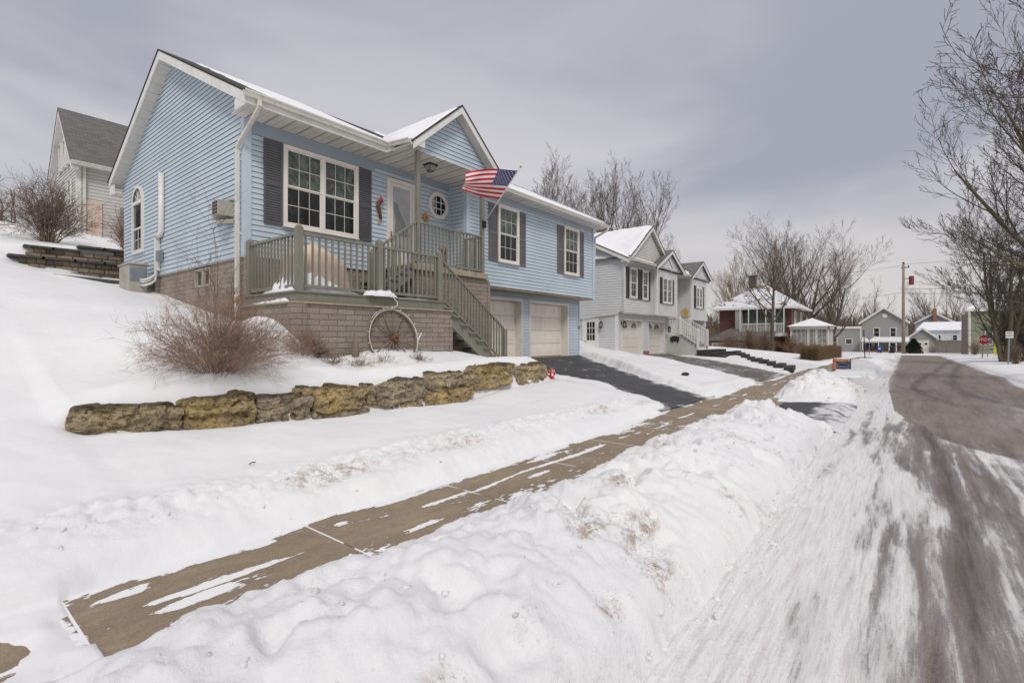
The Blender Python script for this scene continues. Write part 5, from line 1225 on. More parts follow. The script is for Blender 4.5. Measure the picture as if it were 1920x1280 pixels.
# ================================================================== the white duplex next door
nh = thing('white_house', 'white sided house with black shutters, two garage doors and three front gables', 'house', (24.95, 12.5, -1.08))
WS = 'white_siding'; A0 = 24.95
G2 = Fr((0, 12.5), (1, 0), (0, -1)); U1 = Fr((0, 12.12), (1, 0), (0, -1)); U2 = Fr((0, 11.76), (1, 0), (0, -1))
w = MB(); lapy(w, 12.5, 20.5, A0, -1.08, 1.42, e=.14, zb=-1.08)
lap(w, (A0, 12.12), (0, 1), (-1, 0), 1.42, 6.6, lambda z: [(0, 8.3)] if z < 4.2 else [(max(0, 4.1-(6.4-z)/.5), min(8.3, 4.1+(6.4-z)/.5))] if z < 6.4 else [(0,0)], e=.14, zb=-1.08); w.build('wall', WS, nh)
w = MB(); lapx(w, 25.1, 25.55, 12.5, -1.08, 1.0, e=.14, zb=-1.08); lapx(w, 28.40, 29.15, 12.5, -1.08, 1.0, e=.14, zb=-1.08); lapx(w, 31.75, 32.6, 12.5, -1.08, 1.0, e=.14, zb=-1.08); lapx(w, 25.1, 32.6, 12.5, 1.0, 1.38, e=.14, zb=-1.08); w.build('wall', WS, nh)
w = MB(); lapx(w, A0+.14, 28.7, 12.12, 1.42, 4.15, e=.14, zb=1.42); w.build('wall', WS, nh)
w = MB(); lapx(w, 28.84, 32.0, 11.76, 1.38, 4.15, e=.14, zb=1.38); lapy(w, 11.76, 12.12, 28.7, 1.38, 4.15, e=.14, zb=1.38)
lap(w, (30.3, 11.58), (1, 0), (0, -1), 4.27, 5.5, lambda z: [(-(5.40-z)/.51, (5.40-z)/.51)] if z < 5.40 else [(0, 0)], e=.14, zb=1.38); w.build('bay_wall', WS, nh)
w = MB(); lapx(w, 35.0, 38.1, 11.76, 1.25, 4.15, e=.14, zb=1.25); lapy(w, 11.76, 12.9, 34.86, .2, 4.15, e=.14, zb=1.25)
lap(w, (36.3, 11.58), (1, 0), (0, -1), 4.27, 5.5, lambda z: [(-(5.40-z)/.545, (5.40-z)/.545)] if z < 5.40 else [(0, 0)], e=.14, zb=1.25); w.box(34.3, 38.3, 11.6, 11.76, 4.24, 4.27); w.box(28.2, 32.4, 11.6, 11.76, 4.24, 4.27); w.build('bay_wall', WS, nh)
w = MB(); lapx(w, 32.0, 38.0, 12.9, -1.08, 4.15, e=.14, zb=-1.08); w.build('wall', WS, nh)
w = MB(); w.box(A0+.02, 38.1, 20.4, 20.5, -1, 4.2); w.box(38.0, 38.1, 11.8, 20.5, -1, 4.2); w.build('side_wall', WS, nh)
w = MB(); w.box(A0-.02, A0+.15, 12.08, 12.2, 1.40, 4.18); w.box(A0-.02, A0+.15, 12.47, 12.62, -1.08, 1.40); w.box(28.68, 28.84, 11.73, 11.86, 1.38, 4.15); w.box(31.9, 32.06, 11.73, 11.86, 1.38, 4.15); w.box(34.84, 35.0, 11.73, 11.86, 1.25, 4.15); w.box(37.98, 38.12, 11.73, 11.86, 1.25, 4.15); w.box(A0+.15, 32.0, 12.13, 12.5, 1.36, 1.41); w.box(28.8, 32.0, 11.77, 12.13, 1.34, 1.38)
w.build('corner_trim', 'white_paint', nh)
# garage openings
for a, b in ((25.6, 28.3), (29.22, 31.68)):
    t = MB(); G2.box(t, a-.1, a, -.26, .03, -1.08, 1.10); G2.box(t, b, b+.1, -.26, .03, -1.08, 1.10); G2.box(t, a, b, -.26, .03, .98, 1.10); t.build('door_frame', 'white_paint', nh)
    garage_door(nh, G2, a, b, -1.08, .98, 4, 0, -.22, 'garage_paint_white', True)
t = MB(); t.box(28.42, 29.1, 12.40, 12.49, -1.12, -.8); t.build('foundation', 'red_brick', nh)
# side door
D2 = Fr((A0, 0), (0, 1), (-1, 0))
t = MB(); D2.box(t, 13.62, 13.74, 0, .06, -1.0, 1.12); D2.box(t, 14.56, 14.68, 0, .06, -1.0, 1.12); D2.box(t, 13.74, 14.56, 0, .06, 1.0, 1.12); t.build('door_frame', 'white_paint', nh)
t = MB(); D2.box(t, 13.74, 14.56, .0, .04, -1.0, 1.0); sd = t.build('door', 'door_white', nh)
t = MB(); D2.box(t, 13.86, 14.36, .04, .045, -.15, .90); g_ = t.build('door_glass', 'glass_dark', sd)
t = MB()
for i in (1, 2): q = 13.86+.5*i/3; D2.box(t, q-.015, q+.015, .045, .06, -.15, .90); q = -.15+1.05*i/3; D2.box(t, 13.86, 14.36, .046, .061, q-.015, q+.015)
t.build('muntin', 'white_paint', g_); t = MB(); t.ball(D2.pt(14.46, .08, -.22), .035, 6); t.build('handle', 'brass', sd, True)
# upper windows
for F_, a, b in ((U1, 25.72, 26.62), (U1, 27.36, 28.16)): window(nh, F_, a, b, 2.26, 3.95, 1, .07, (2, 2), ('glass_upper', 'glass_lower'), 'white_paint')
window(nh, U2, 29.55, 31.05, 2.15, 3.72, 2, .07, (2, 2), ('glass_upper', 'glass_lower'), 'white_paint'); window(nh, U2, 35.75, 37.1, 2.15, 3.60, 2, .07, (2, 2), ('glass_upper', 'glass_lower'), 'white_paint')
for F_, a in ((U1, 25.28), (U1, 26.63), (U1, 26.99), (U1, 28.17), (U2, 29.17), (U2, 31.07), (U2, 35.38), (U2, 37.12)): shutter(nh, F_, a, a+.35, 2.2 if F_ is U1 else 2.1, 3.95 if F_ is U1 else 3.7, 'black_paint', 'louver_black')
def lantern(x, y, z, label):
    l = thing('wall_lantern', label, 'lantern', (x, y, z-.2), 'black lanterns on the white house')
    m = MB(); m.tube([(x, y+.18, z+.12), (x, y+.1, z+.30), (x, y, z+.24), (x, y, z+.14)], .016, 5); m.tube([(x, y, z+.22), (x, y, z+.10)], [.03, .12], 8); m.tube([(x, y, z-.14), (x, y, z-.2)], [.10, .03], 8)
    for i in range(6): a = i*math.pi/3; m.beam((x+.10*math.cos(a), y+.10*math.sin(a), z+.1), (x+.09*math.cos(a), y+.09*math.sin(a), z-.14), .02, .02)
    m.box(x-.05, x+.05, y+.17, y+.2, z, z+.2)
    m.build('frame', 'black_paint', l); m = MB(); m.tube([(x, y, z+.09), (x, y, z-.13)], [.085, .075], 8); m.build('glass', 'lamp_glass', l, True)
lantern(25.45, 12.28, .72, 'black lantern at the corner left of the first white garage door'); lantern(32.15, 12.28, .55, 'black lantern by the porch railing right of the second white garage door')
l = thing('wall_lantern', 'black lantern beside the white side door', 'lantern', (24.75, 13.4, .4), 'black lanterns on the white house')
m = MB(); x, y, z = 24.75, 13.38, .72; m.tube([(x, y, z+.22), (x, y, z+.10)], [.03, .12], 8); m.tube([(x, y, z-.14), (x, y, z-.2)], [.10, .03], 8); m.beam((24.94, y, z+.1), (x, y, z+.26), .02, .02)
for i in range(6): a = i*math.pi/3; m.beam((x+.10*math.cos(a), y+.10*math.sin(a), z+.1), (x+.09*math.cos(a), y+.09*math.sin(a), z-.14), .02, .02)
m.build('frame', 'black_paint', l); m = MB(); m.tube([(x, y, z+.09), (x, y, z-.13)], [.085, .075], 8); m.build('glass', 'lamp_glass', l, True)
# roofs of the duplex: main ridge and three front gables
def gable_roof(parent, xa, xb, ya, yb, ze, zr, mat='shingle_grey', th=.06, name='roof'):
    """front gable: ridge along Y at the middle of xa..xb, from ya (front) to yb"""
    xm = (xa+xb)/2; r = MB()
    for xe in (xa, xb): r.prism([(xe, ya, ze), (xm, ya, zr), (xm, yb, zr), (xe, yb, ze)], (0, 0, -th))
    o = r.build(name, mat, parent)
    f = MB()
    for xe in (xa, xb): q = .02 if xe == xa else -.02; f.prism([(xe+q, ya+.02, ze-th), (xm, ya+.02, zr-th), (xm, ya+.02, zr-th-.2), (xe+q, ya+.02, ze-th-.2)], (0, .04, 0))
    f.build('fascia', 'white_paint', parent)
    s = MB()
    for xe in (xa, xb): q = .25 if xe == xa else -.25; s.prism([(xe+q, ya+.06, ze-th-.14+.25*(zr-ze)/(xm-xa)), (xm, ya+.06, zr-th-.14), (xm, ya+.06, zr-th-.16), (xe+q, ya+.06, ze-th-.16+.25*(zr-ze)/(xm-xa))], (0, .4, 0))
    if zr > 6: s.build('rake_soffit', 'rake_soffit', parent)
    return o
def roofslope(parent, x0, x1, y0, y1, z0, z1, mat, snow=None, seed=1, th=.06, fascia=True):
    r = MB(); r.prism([(x0, y0, z0), (x0, y1, z1), (x0, y1, z1-th), (x0, y0, z0-th)], (x1-x0, 0, 0)); o = r.build('roof', mat, parent)
    if snow: k_ = (z1-z0)/(y1-y0); irregular_slab(x0+.03, x1-.03, y0+.02, y1-.02, lambda x, y: z0+k_*(y-y0), snow, seed, 60, 20, .06).build('roof_snow', 'roof_snow', o, True)
    if fascia:
        f = MB()
        for x in (x0+.02, x1-.05): f.prism([(x, y0, z0-th), (x, y1, z1-th), (x, y1, z1-th-.2), (x, y0, z0-th-.2)], (.03, 0, 0))
        f.build('fascia', 'white_paint', parent)
    return o
roofslope(nh, 24.6, 38.5, 11.62, 16.3, 4.30, 6.62, 'shingle_grey', .14, 31); roofslope(nh, 24.6, 38.5, 21.0, 16.3, 4.30, 6.62, 'shingle_grey')
o1 = gable_roof(nh, 24.75, 30.75, 11.55, 16.3, 4.40, 6.55)
irregular_slab(24.8, 27.7, 11.6, 16.2, lambda x, y: 6.55-.7167*np.abs(27.75-x), .13, 33, 50, 40, .04).build('roof_snow', 'roof_snow', o1, True)
gable_roof(nh, 27.95, 32.65, 11.35, 14.3, 4.28, 5.48)
gable_roof(nh, 34.1, 38.5, 11.35, 14.3, 4.28, 5.48)
w = MB(); lap(w, (25.2, 11.8), (1, 0), (0, -1), 4.28, 6.3, lambda z: [(max(0, 2.55-(6.20-z)/.7167), min(5.1, 2.55+(6.20-z)/.7167))] if z < 6.2 else [(0, 0)], e=.14, zb=4.28); w.box(25.2, 28.7, 11.81, 12.12, 4.12, 4.28); w.build('gable_wall', 'beige_siding', nh)
gutter(nh, (24.6, 11.55, 4.30), (28.2, 11.55, 4.30), (0, -1, 0), .14, .13); gutter(nh, (32.5, 11.62, 4.30), (34.4, 11.62, 4.30), (0, -1, 0), .14, .13)
w = MB(); w.box(24.7, 28.0, 11.58, 12.12, 4.10, 4.13); w.box(24.65, 24.9, 11.5, 12.1, 4.12, 4.34); w.box(32.1, 34.8, 11.65, 12.9, 4.12, 4.15); w.build('soffit', 'rake_soffit', nh)
w = MB(); 
for a, b in (((24.85, 11.55, 4.2), (24.85, 12.0, 3.95)), ((24.85, 12.0, 3.95), (24.85, 12.0, 1.6)), ((24.85, 12.0, 1.6), (24.87, 12.5, 1.35)), ((24.87, 12.5, 1.35), (24.87, 15.2, 1.05))): w.beam(a, b, .08, .08)
w.build('downspout', 'gutter_white', nh)
# porch, lattice, stairs running down towards the street
XP = 32.15
w = MB(); w.box(XP, 34.2, 11.57, 12.9, .14, .22); w.build('porch_floor', 'white_paint', nh)
def latz(y): return .13 if y > 11.57 else .13-(11.57-y)*.74
m = MB()
for i in range(26): y = 10.45+i*.08; m.box(XP-.02, XP-.01, y, y+.03, -1.0, max(latz(y), -.98))
for i in range(14): z = -1.0+i*.08; y0 = max(10.45, 11.57-(.13-z)/.74) if z < .13 else 11.57; m.box(XP-.03, XP-.02, 10.45 if z < latz(10.45) else 11.57-(.13-z)/.74, 12.5, z, z+.03)
m.build('lattice', 'white_paint', nh)
m = MB(); m.prism([(XP, 10.43, -1.15), (XP, 12.5, -1.15), (XP, 12.5, .13), (XP, 11.57, .13), (XP, 10.43, -.72)], (.03, 0, 0)); m.build('lattice_backing', 'beige_siding', nh)
for i in range(5):
    y = 11.57-i*.23; z = .22-(i+1)*.155; m = MB(); m.box(XP-.06, 34.1, y-.27, y, z-.05, z); m.box(XP-.03, 34.05, y-.02, y, z, z+.155); m.build('tread', 'cover_step', nh)
def rail2(p0, p1, h, n):
    p0, p1 = Vector(p0), Vector(p1); up = Vector((0, 0, 1)); t = MB(); t.beam(p0+up*h, p1+up*h, .09, .08); rl = t.build('railing', 'white_paint', nh)
    t = MB(); t.beam(p0+up*.12, p1+up*.12, .06, .08); t.build('bottom_rail', 'white_paint', rl)
    for i in range(n): q = p0+(p1-p0)*((i+.5)/n); b = MB(); b.beam(q+up*.14, q+up*(h-.02), .05, .05, up=(0, 1, 0)); b.build('baluster', 'white_paint', rl)
rail2((XP, 12.4, .22), (XP, 11.6, .22), 1.02, 5); rail2((XP, 11.57, .22), (XP, 10.47, -.52), 1.0, 8); rail2((34.05, 11.57, .22), (34.05, 10.47, -.52), 1.0, 8)
for x, y, z0, z1 in ((XP, 12.45, .2, 1.33), (XP, 11.58, .2, 1.36), (XP, 10.43, -.75, .58), (34.05, 11.58, .2, 1.36), (34.05, 10.43, -.75, .58)): newel(nh, x, y, z0, z1, .14, 'white_paint')
m = MB(); m.box(34.80, 34.84, 11.95, 12.4, 1.45, 1.9); m.prism([(34.80, 11.9, 1.9), (34.80, 12.45, 1.9), (34.80, 12.17, 2.12)], (.03, 0, 0)); m.build('welcome_plaque', 'yellow_tape', nh)
m = MB(); m.box(XP-.08, XP-.04, 11.62, 12.2, -.24, .06); m.box(XP-.08, XP-.04, 11.7, 11.74, -.38, -.24); m.box(XP-.08, XP-.04, 12.05, 12.09, -.38, -.24); m.box(XP-.08, XP-.04, 11.72, 12.1, .06, .11); m.build('name_board', 'black_paint', nh)
m = MB(); m.box(32.02, 32.1, 12.46, 12.5, -.05, .25); m.build('keypad', 'galvanised', nh)
# timber steps and edging beside the second driveway
def stepz(x, y): return g1(x, y)
ts = thing('timber_steps', 'dark wooden landscape steps leading up to the white porch stairs', 'steps', (34.2, 9.6, -1.4))
for i, (x0, x1, y0, y1, z) in enumerate(((32.0, 36.4, 9.85, 10.45, -.78), (32.0, 36.8, 9.35, 9.85, -.94), (32.2, 37.0, 8.85, 9.35, -1.10))):
    m = MB(); m.box(x0, x1, y0, y1, z-.35, z); m.build('tread', 'timber_dark', ts, bevel=.02)
for i in range(9):
    x = 36.6-i*1.45; y = 9.6-i*.66; x += .0; z = g1(x, y)
    m = MB(); m.box(-1.25, 1.0, -.18, .18, -.30, .26); o = m.build('edging_timber', 'timber_dark', None, bevel=.03); o.location = (x+1.0, y-.1, z-.02); o.rotation_euler = (0, 0, R(4+(i*37)%7)); 
    tag(o, ['dark edging timber of the bank, nearest the porch steps', 'dark edging timber, second down from the porch steps', 'dark edging timber, third down from the porch steps', 'dark edging timber, fourth down from the porch steps', 'dark edging timber in the middle of the row', 'dark edging timber, fourth up from the sidewalk', 'dark edging timber, third up from the sidewalk', 'dark edging timber, second up from the sidewalk', 'dark edging timber, nearest the sidewalk'][i], 'timber', 'edging timbers beside the gravel driveway')
m = MB(); m.ball((16.6, 5.8, g1(16.6, 5.8)+.16), (.20, .12, .06), 7); tag(centre(m.build('snow_capped_rock', 'timber_dark', None, True)), 'dark rock poking out of the snow between the two driveways', 'rock')
# ================================================================== house up the hill
uh = thing('hill_house', 'tall white sided house with a steep grey roof up the hill behind', 'house', (5.3, 30, 5.0))
w = MB(); lapx(w, 5.42, 17, 30, 4.6, 8.15, e=.16, zb=4.6); w.build('wall', 'beige_siding', uh)
w = MB(); lap(w, (5.3, 30), (0, 1), (-1, 0), 4.2, 11.0, lambda z: [(0, 4.8)] if z < 8.1 else [(2.4-max(0, (10.95-z)/1.2), 2.4+max(0, (10.95-z)/1.2))], e=.16, zb=4.6); w.build('wall', 'white_siding', uh)
w = MB(); w.box(5.27, 5.45, 29.97, 30.12, 4.6, 8.15); w.box(16.9, 17, 30, 34.8, 4, 8.1); w.build('corner_trim', 'white_paint', uh)
w = MB(); w.prism([(5.0, 29.6, 8.05), (5.0, 32.4, 11.25), (5.0, 32.4, 11.17), (5.0, 29.6, 7.97)], (12.5, 0, 0)); w.prism([(5.0, 35.2, 8.05), (5.0, 32.4, 11.25), (5.0, 32.4, 11.17), (5.0, 35.2, 7.97)], (12.5, 0, 0)); ur = w.build('roof', 'shingle_grey', uh)
w = MB(); w.prism([(5.02, 29.65, 8.0), (5.02, 32.4, 11.16), (5.02, 32.4, 10.86), (5.02, 29.65, 7.70)], (.3, 0, 0)); w.prism([(5.02, 35.15, 8.0), (5.02, 32.4, 11.16), (5.02, 32.4, 10.86), (5.02, 35.15, 7.70)], (.3, 0, 0)); w.build('rake_board', 'white_paint', uh)
gutter(uh, (5.0, 29.6, 8.06), (17.5, 29.6, 8.06), (0, -1, 0), .16, .14); w = MB(); w.box(5.3, 17.5, 29.62, 30, 7.93, 7.96); w.build('soffit', 'rake_soffit', uh)
m = MB(); m.box(5.5, 5.6, 29.86, 29.96, 4.6, 7.95); m.build('downspout', 'gutter_white', uh)
irregular_slab(7.0, 10.5, 29.6, 30.3, lambda x, y: 8.06+1.143*(y-29.6), .12, 41, 50, 10, .15).build('roof_snow', 'roof_snow', ur, True)
FH = Fr((5.3, 0), (0, 1), (-1, 0)); FH2 = Fr((0, 30), (1, 0), (0, -1))
window(uh, FH, 30.9, 31.6, 6.3, 7.6, 1, .08, (1, 1), ('glass_dark',)*2, 'white_paint'); 
for a in (31.2, 32.1, 33.0): window(uh, FH, a, a+.6, 8.35, 9.75, 1, .08, (1, 1), ('glass_dark',)*2, 'white_paint')
window(uh, FH2, 10.2, 11.6, 6.9, 7.4, 1, .08, (2, 1), ('glass_upper',)*2, 'white_paint'); window(uh, FH2, 10.9, 11.6, 4.9, 5.9, 1, .08, (1, 1), ('glass_upper',)*2, 'white_paint')
m = MB(); m.box(5.5, 6.2, 29.93, 29.985, 4.6, 6.4); m.build('door', 'cover_fabric', uh); m = MB(); m.box(6.9, 7.35, 29.85, 29.98, 6.05, 6.3); m.build('vent_hood', 'galvanised', uh)
w = MB()
w.prism([(11.2, 29.9, 10.0), (12.6, 29.9, 11.0), (12.6, 32, 11.0), (11.2, 31.0, 10.0)], (0, 0, -.1)); w.box(11.3, 13.9, 30.2, 30.3, 8.6, 10.0); w.build('dormer', 'white_paint', uh)
# tiered block retaining walls on the slope
def tier(label, x0, x1, y, z0, z1a, z1b, seed, yb=.4):
    o = thing('retaining_wall', label, 'retaining wall', ((x0+x1)/2, y, z0), 'tiered block walls on the slope'); rng = random.Random(seed)
    mb = MB(); cap = MB(); z = z0; row = 0; h = .17
    while z < max(z1a, z1b)-.02:
        x = x0 + (row % 2)*.2
        while x < x1:
            f = (x-x0)/(x1-x0); top = z1a+(z1b-z1a)*f; fade = (x-x0)
            if z+h < top+.05 and z > top - .1 - 5: 
                j = rng.uniform(-.03, .03); mb.box(x+.006, x+.394, y+j+row*.02, y+.3+row*.02, z+.004, z+h-.004)
            x += .4
        z += h; row += 1
    mb.build('block', 'retaining_block', o); x = x0
    n = 9; w_ = (x1-x0)/n
    for i in range(n): f = (i+.5)/n; zt = round((z1a+(z1b-z1a)*f-z0)/h)*h+z0; cap.box(x0+w_*i-.04, x0+w_*(i+1)+.02, y-.08, y+.36, zt, zt+.07)
    cap.build('capstone', 'asphalt_cap', o)
    fl_ = MB(); fl_.prism([(x0, y+.25, z0-.5), (x1, y+.25, z0-.5), (x1, y+.25, z1b), (x0, y+.25, z1a)], (0, .05, 0)); fl_.build('core', 'timber_dark', o); return o
tier('upper tier of brown block retaining wall below the hill house', 2.75, 9.0, 22.98, 2.36, 3.02, 3.40, 1)
tier('middle tier of brown block retaining wall, its left end stepping down', 2.2, 9.0, 21.25, 1.80, 2.50, 2.42, 2)
m = MB(); m.beam((3.0, 20.1, 1.86), (4.9, 20.0, 1.78), .3, .10); tag(centre(m.build('retaining_wall', 'asphalt_cap', None)), 'lowest buried course of the block wall showing as a dark line in snow', 'retaining wall', 'tiered block walls on the slope')
shrub('bare_bush', 'big bare vase shaped bush on the snowy hill in front of the house', (3.6, 25.0, g1(3.6, 25)), 85, 2.45, 1.8, 51, 'twig_brown', .013, (8, 5), 0, cat='bush')
shrub('bare_bush', 'smaller reddish bare bush beside the upper retaining wall', (6.0, 25.2, g1(6.0, 25.2)), 50, 1.7, .9, 52, 'twig_red', .014, (8, 5), 0, cat='bush')
shrub('bare_bush', 'wide low thicket on the left skyline', (1.7, 30.5, g1(1.7, 30.5)), 70, 1.5, 2.2, 53, 'twig_brown', .014, (8, 4), 0, cat='bush')
shrub('bare_bush', 'sparse thicket at the far left edge of the hill', (-.5, 33, g1(-.5, 33)), 90, 2.3, 2.2, 54, 'twig_red', .016, (7, 4), 0, cat='bush')
m = MB(); rng = random.Random(8)
for i in range(260):
    p = Vector((.35+rng.gauss(0, .33), 26.5+rng.gauss(0, .3), g1(.35, 26.5)+.12+abs(rng.gauss(0, .16)))); a, b = rvec(rng)*.08, rvec(rng)*.04; m.poly([p, p+a+b, p+a*2, p+a-b])
tag(centre(m.build('ochre_bush', 'ochre_bush', None)), 'little yellow green bush on the far left of the slope', 'bush')

# ================================================================== far end of the street
def wallbox(parent, x, y0, y1, z0, z1, depth, mat, gable=None, e=.15, xr=None):
    """house body facing -X with a front at x; gable = apex height"""
    w = MB(); ym = (y0+y1)/2
    def ex(z):
        if gable is None or z < z1-.001: return [(0, y1-y0)]
        h = (gable-z)/(gable-z1)*(y1-y0)/2; return [((y1-y0)/2-h, (y1-y0)/2+h)] if h > 0 else [(0, 0)]
    lap(w, (x, y0), (0, 1), (-1, 0), z0, gable or z1, ex, e=e, zb=z0, out=.02); w.build('wall', mat, parent)
    w = MB(); w.box(x+.03, x+depth, y0, y0+.03, z0, z1-.05); w.box(x+.03, x+depth, y1-.03, y1, z0, z1-.05); w.build('side_wall', mat, parent)
def roof_x(parent, x0, x1, y0, y1, ze, zr, mat='roof_snow', th=.12, fmat='white_paint'):
    """gable roof with ridge along X"""
    r = MB(); ym = (y0+y1)/2
    for ye in (y0, y1): r.prism([(x0, ye, ze), (x0, ym, zr), (x0, ym, zr-th), (x0, ye, ze-th)], (x1-x0, 0, 0))
    r.build('roof', mat, parent); r = MB()
    for ye in (y0, y1): r.prism([(x0-.03, ye, ze-th), (x0-.03, ym, zr-th), (x0-.03, ym, zr-th-.3), (x0-.03, ye, ze-th-.3)], (.05, 0, 0))
    r.build('fascia', fmat, parent)
def fwin(parent, x, y0, y1, z0, z1, gl='glass_dark', frame='white_paint', grid=None, fw=.12):
    """window on a wall facing -X"""
    F_ = Fr((x, 0), (0, 1), (-1, 0)); return window(parent, F_, y0, y1, z0, z1, 1, fw, grid, (gl, gl), frame, 0.02, False, grid is None)
# red house
rh = thing('red_house', 'dark red house with snowy hipped roof, brick chimney and white balcony', 'house', (60, 13, -2)) 
w = MB(); lap(w, (60, 9.6), (0, 1), (-1, 0), -2, 3.2, lambda z: [(0, 7.4)], e=.2); w.build('wall', 'red_siding', rh)
w = MB(); lap(w, (60, 9.6), (1, 0), (0, -1), -2, 3.2, lambda z: [(0, 7.5)], e=.2); w.box(60.1, 67.4, 16.9, 17, -2, 3.2); w.build('wall', 'red_siding', rh)
w = MB(); a = [(59.2, 8.8, 3.3), (59.2, 17.8, 3.3), (68.3, 17.8, 3.3), (68.3, 8.8, 3.3)]; t1_, t2_ = (62.6, 13.0, 6.25), (64.8, 13.0, 6.25)
w.poly([a[1], a[0], t1_]); w.poly([a[0], a[3], t2_, t1_]); w.poly([a[2], a[1], t1_, t2_]); w.poly([a[3], a[2], t2_]); w.poly([(p[0], p[1], 3.2) for p in a]); w.build('roof', 'shingle_brown_snow', rh)
w = MB(); w.box(59.15, 59.2, 8.8, 17.8, 3.12, 3.34); w.box(59.2, 68.3, 8.75, 8.8, 3.12, 3.34); w.build('fascia', 'white_paint', rh)
w = MB(); w.box(62.4, 63.1, 13.7, 14.4, 5.8, 7.1); w.box(62.3, 63.2, 13.6, 14.5, 7.1, 7.25); w.build('chimney', 'chimney_brick', rh)
FR = Fr((0, 9.6), (1, 0), (0, -1))
for s in (61.4, 65.2): window(rh, FR, s, s+.9, .6, 2.9, 1, .12, (2, 3), ('glass_dark',)*2, 'white_paint', .02, False)
bal = MB(); bal.box(58.3, 60, 9.9, 14.4, .15, .5); bal.build('balcony', 'white_paint', rh)
for i in range(6): y = 10.0+i*.86; b = MB(); b.box(58.32, 58.42, y, y+.09, .5, 3.1); b.build('balcony_post', 'white_paint', rh)
b = MB(); b.box(58.33, 58.43, 10, 14.4, 1.45, 1.55); rl = b.build('railing', 'white_paint', rh)
b = MB(); 
for i in range(30): y = 10.1+i*.145; b.box(58.36, 58.40, y, y+.05, .5, 1.45)
b.build('balusters', 'white_paint', rl)
b = MB(); b.box(59.9, 59.96, 10.1, 14.3, .5, 3.1); b.build('balcony_screen', 'glass_upper', rh)
b = MB(); b.box(59.3, 60, 14.4, 15.1, .9, 3.1); b.build('bay', 'grey_siding', rh)
b = MB(); b.prism([(55.5, 10.5, -.35), (55.5, 17.5, -.35), (59.9, 15.5, 1.1), (59.9, 11, 1.1)], (0, 0, .08)); b.build('porch_roof', 'shingle_grey', rh)
b = MB(); b.box(55.9, 59.9, 11, 17, -2, -.4); b.build('porch_base', 'red_brick', rh)
for y in (13.0, 14.9): fwin(rh, 55.88, y, y+1.7, -1.35, -.55, 'glass_pale', 'white_paint', (4, 1), .1)
# white sunroom / gazebo
sr = thing('sunroom', 'white glazed garden room with a snowy peaked roof beside the red house', 'garden room', (57, 7.4, -1.6))
b = MB(); b.box(57, 60.4, 5.9, 9.2, -1.8, -1.15); b.build('base', 'red_brick', sr)
for x, y in ((57, 9.1), (57, 7.6), (57, 6.9), (57, 5.9), (58.2, 5.9), (59.3, 5.9), (60.3, 5.9)): b = MB(); b.box(x, x+.14, y, y+.14, -1.15, .9); b.build('post', 'white_trim', sr)
b = MB(); b.box(57.05, 57.1, 6, 9.1, -1.1, .85); b.box(57.1, 60.3, 5.98, 6.02, -1.1, .85); b.build('pane', 'glass_pale', sr)
b = MB(); 
for i in range(9): y = 6.1+i*.36; b.box(57.0, 57.04, y, y+.04, -1.1, .85)
for z in (-.6, -.1, .4): b.box(57.0, 57.03, 6, 9.1, z, z+.04)
b.box(56.9, 57.15, 5.85, 9.3, .85, 1.15); b.box(56.9, 60.5, 5.8, 5.95, .85, 1.15); b.box(56.9, 57.15, 5.85, 9.3, -1.2, -1.08); b.build('frame', 'white_trim', sr)
b = MB(); q = [(56.6, 5.5, 1.15), (56.6, 9.5, 1.15), (60.8, 9.5, 1.15), (60.8, 5.5, 1.15)]; tp_ = (58.5, 7.5, 2.0)
for i in range(4): b.poly([q[(i+1) % 4], q[i], tp_])
b.build('roof', 'roof_snow', sr)
XF = 118.; zf = -2.95
def FY(u): return XF*(.6239-(u-960)/926*.7815)/(.7815+(u-960)/926*.6239)
gh = thing('grey_house', 'grey two storey gabled house with a snowy front porch facing the street end', 'house', (XF, 3.3, zf))
wallbox(gh, XF, FY(1703), FY(1616), zf, 3.1, 9, 'grey_siding', 5.55); roof_x(gh, XF-.5, XF+9, FY(1706.5), FY(1610.5), 2.95, 5.9)
for a, b in ((1650, 1637), (1681, 1668)): fwin(gh, XF, FY(a), FY(b), .1, 1.95)
b = MB(); b.tube([(XF-.02, FY(1659), 4.2), (XF-.10, FY(1659), 4.2)], .42, 14); b.build('gable_vent', 'white_paint', gh)
b = MB(); b.prism([(XF-2.2, FY(1705), -.55), (XF, FY(1705), .15), (XF, FY(1705), 0), (XF-2.2, FY(1705), -.7)], (0, FY(1617)-FY(1705), 0)); b.build('porch_roof', 'roof_snow', gh)
b = MB(); b.box(XF-2.22, XF-2.1, FY(1705), FY(1617), -.85, -.6); b.build('fascia', 'white_paint', gh)
for u in (1619, 1648, 1668, 1681, 1702): b = MB(); b.box(XF-2.1, XF-1.95, FY(u)-.08, FY(u)+.08, zf+.4, -.7); b.build('porch_post', 'white_paint', gh)
b = MB(); b.box(XF-2.1, XF, FY(1705), FY(1617), zf-.3, zf+.45); b.build('porch_base', 'red_brick', gh)
b = MB(); 
for i in range(40): y = FY(1649)+(FY(1620)-FY(1649))*i/40; b.box(XF-2.06, XF-2.03, y, y+.03, zf+.5, zf+1.3)
for i in range(40): y = FY(1702)+(FY(1676)-FY(1702))*i/40; b.box(XF-2.06, XF-2.03, y, y+.03, zf+.5, zf+1.3)
b.box(XF-2.1, XF-2.0, FY(1649), FY(1620), zf+1.3, zf+1.4); b.box(XF-2.1, XF-2.0, FY(1702), FY(1676), zf+1.3, zf+1.4); b.build('railing', 'dark_metal', gh)
for a, b_ in ((1636, 1622), (1648, 1638), (1680, 1668)): fwin(gh, XF, FY(a), FY(b_), zf+.6, -.9)
fh = thing('flat_roofed_annex', 'long low grey building with a flat roof left of the grey gabled house', 'house', (XF, 10, zf))
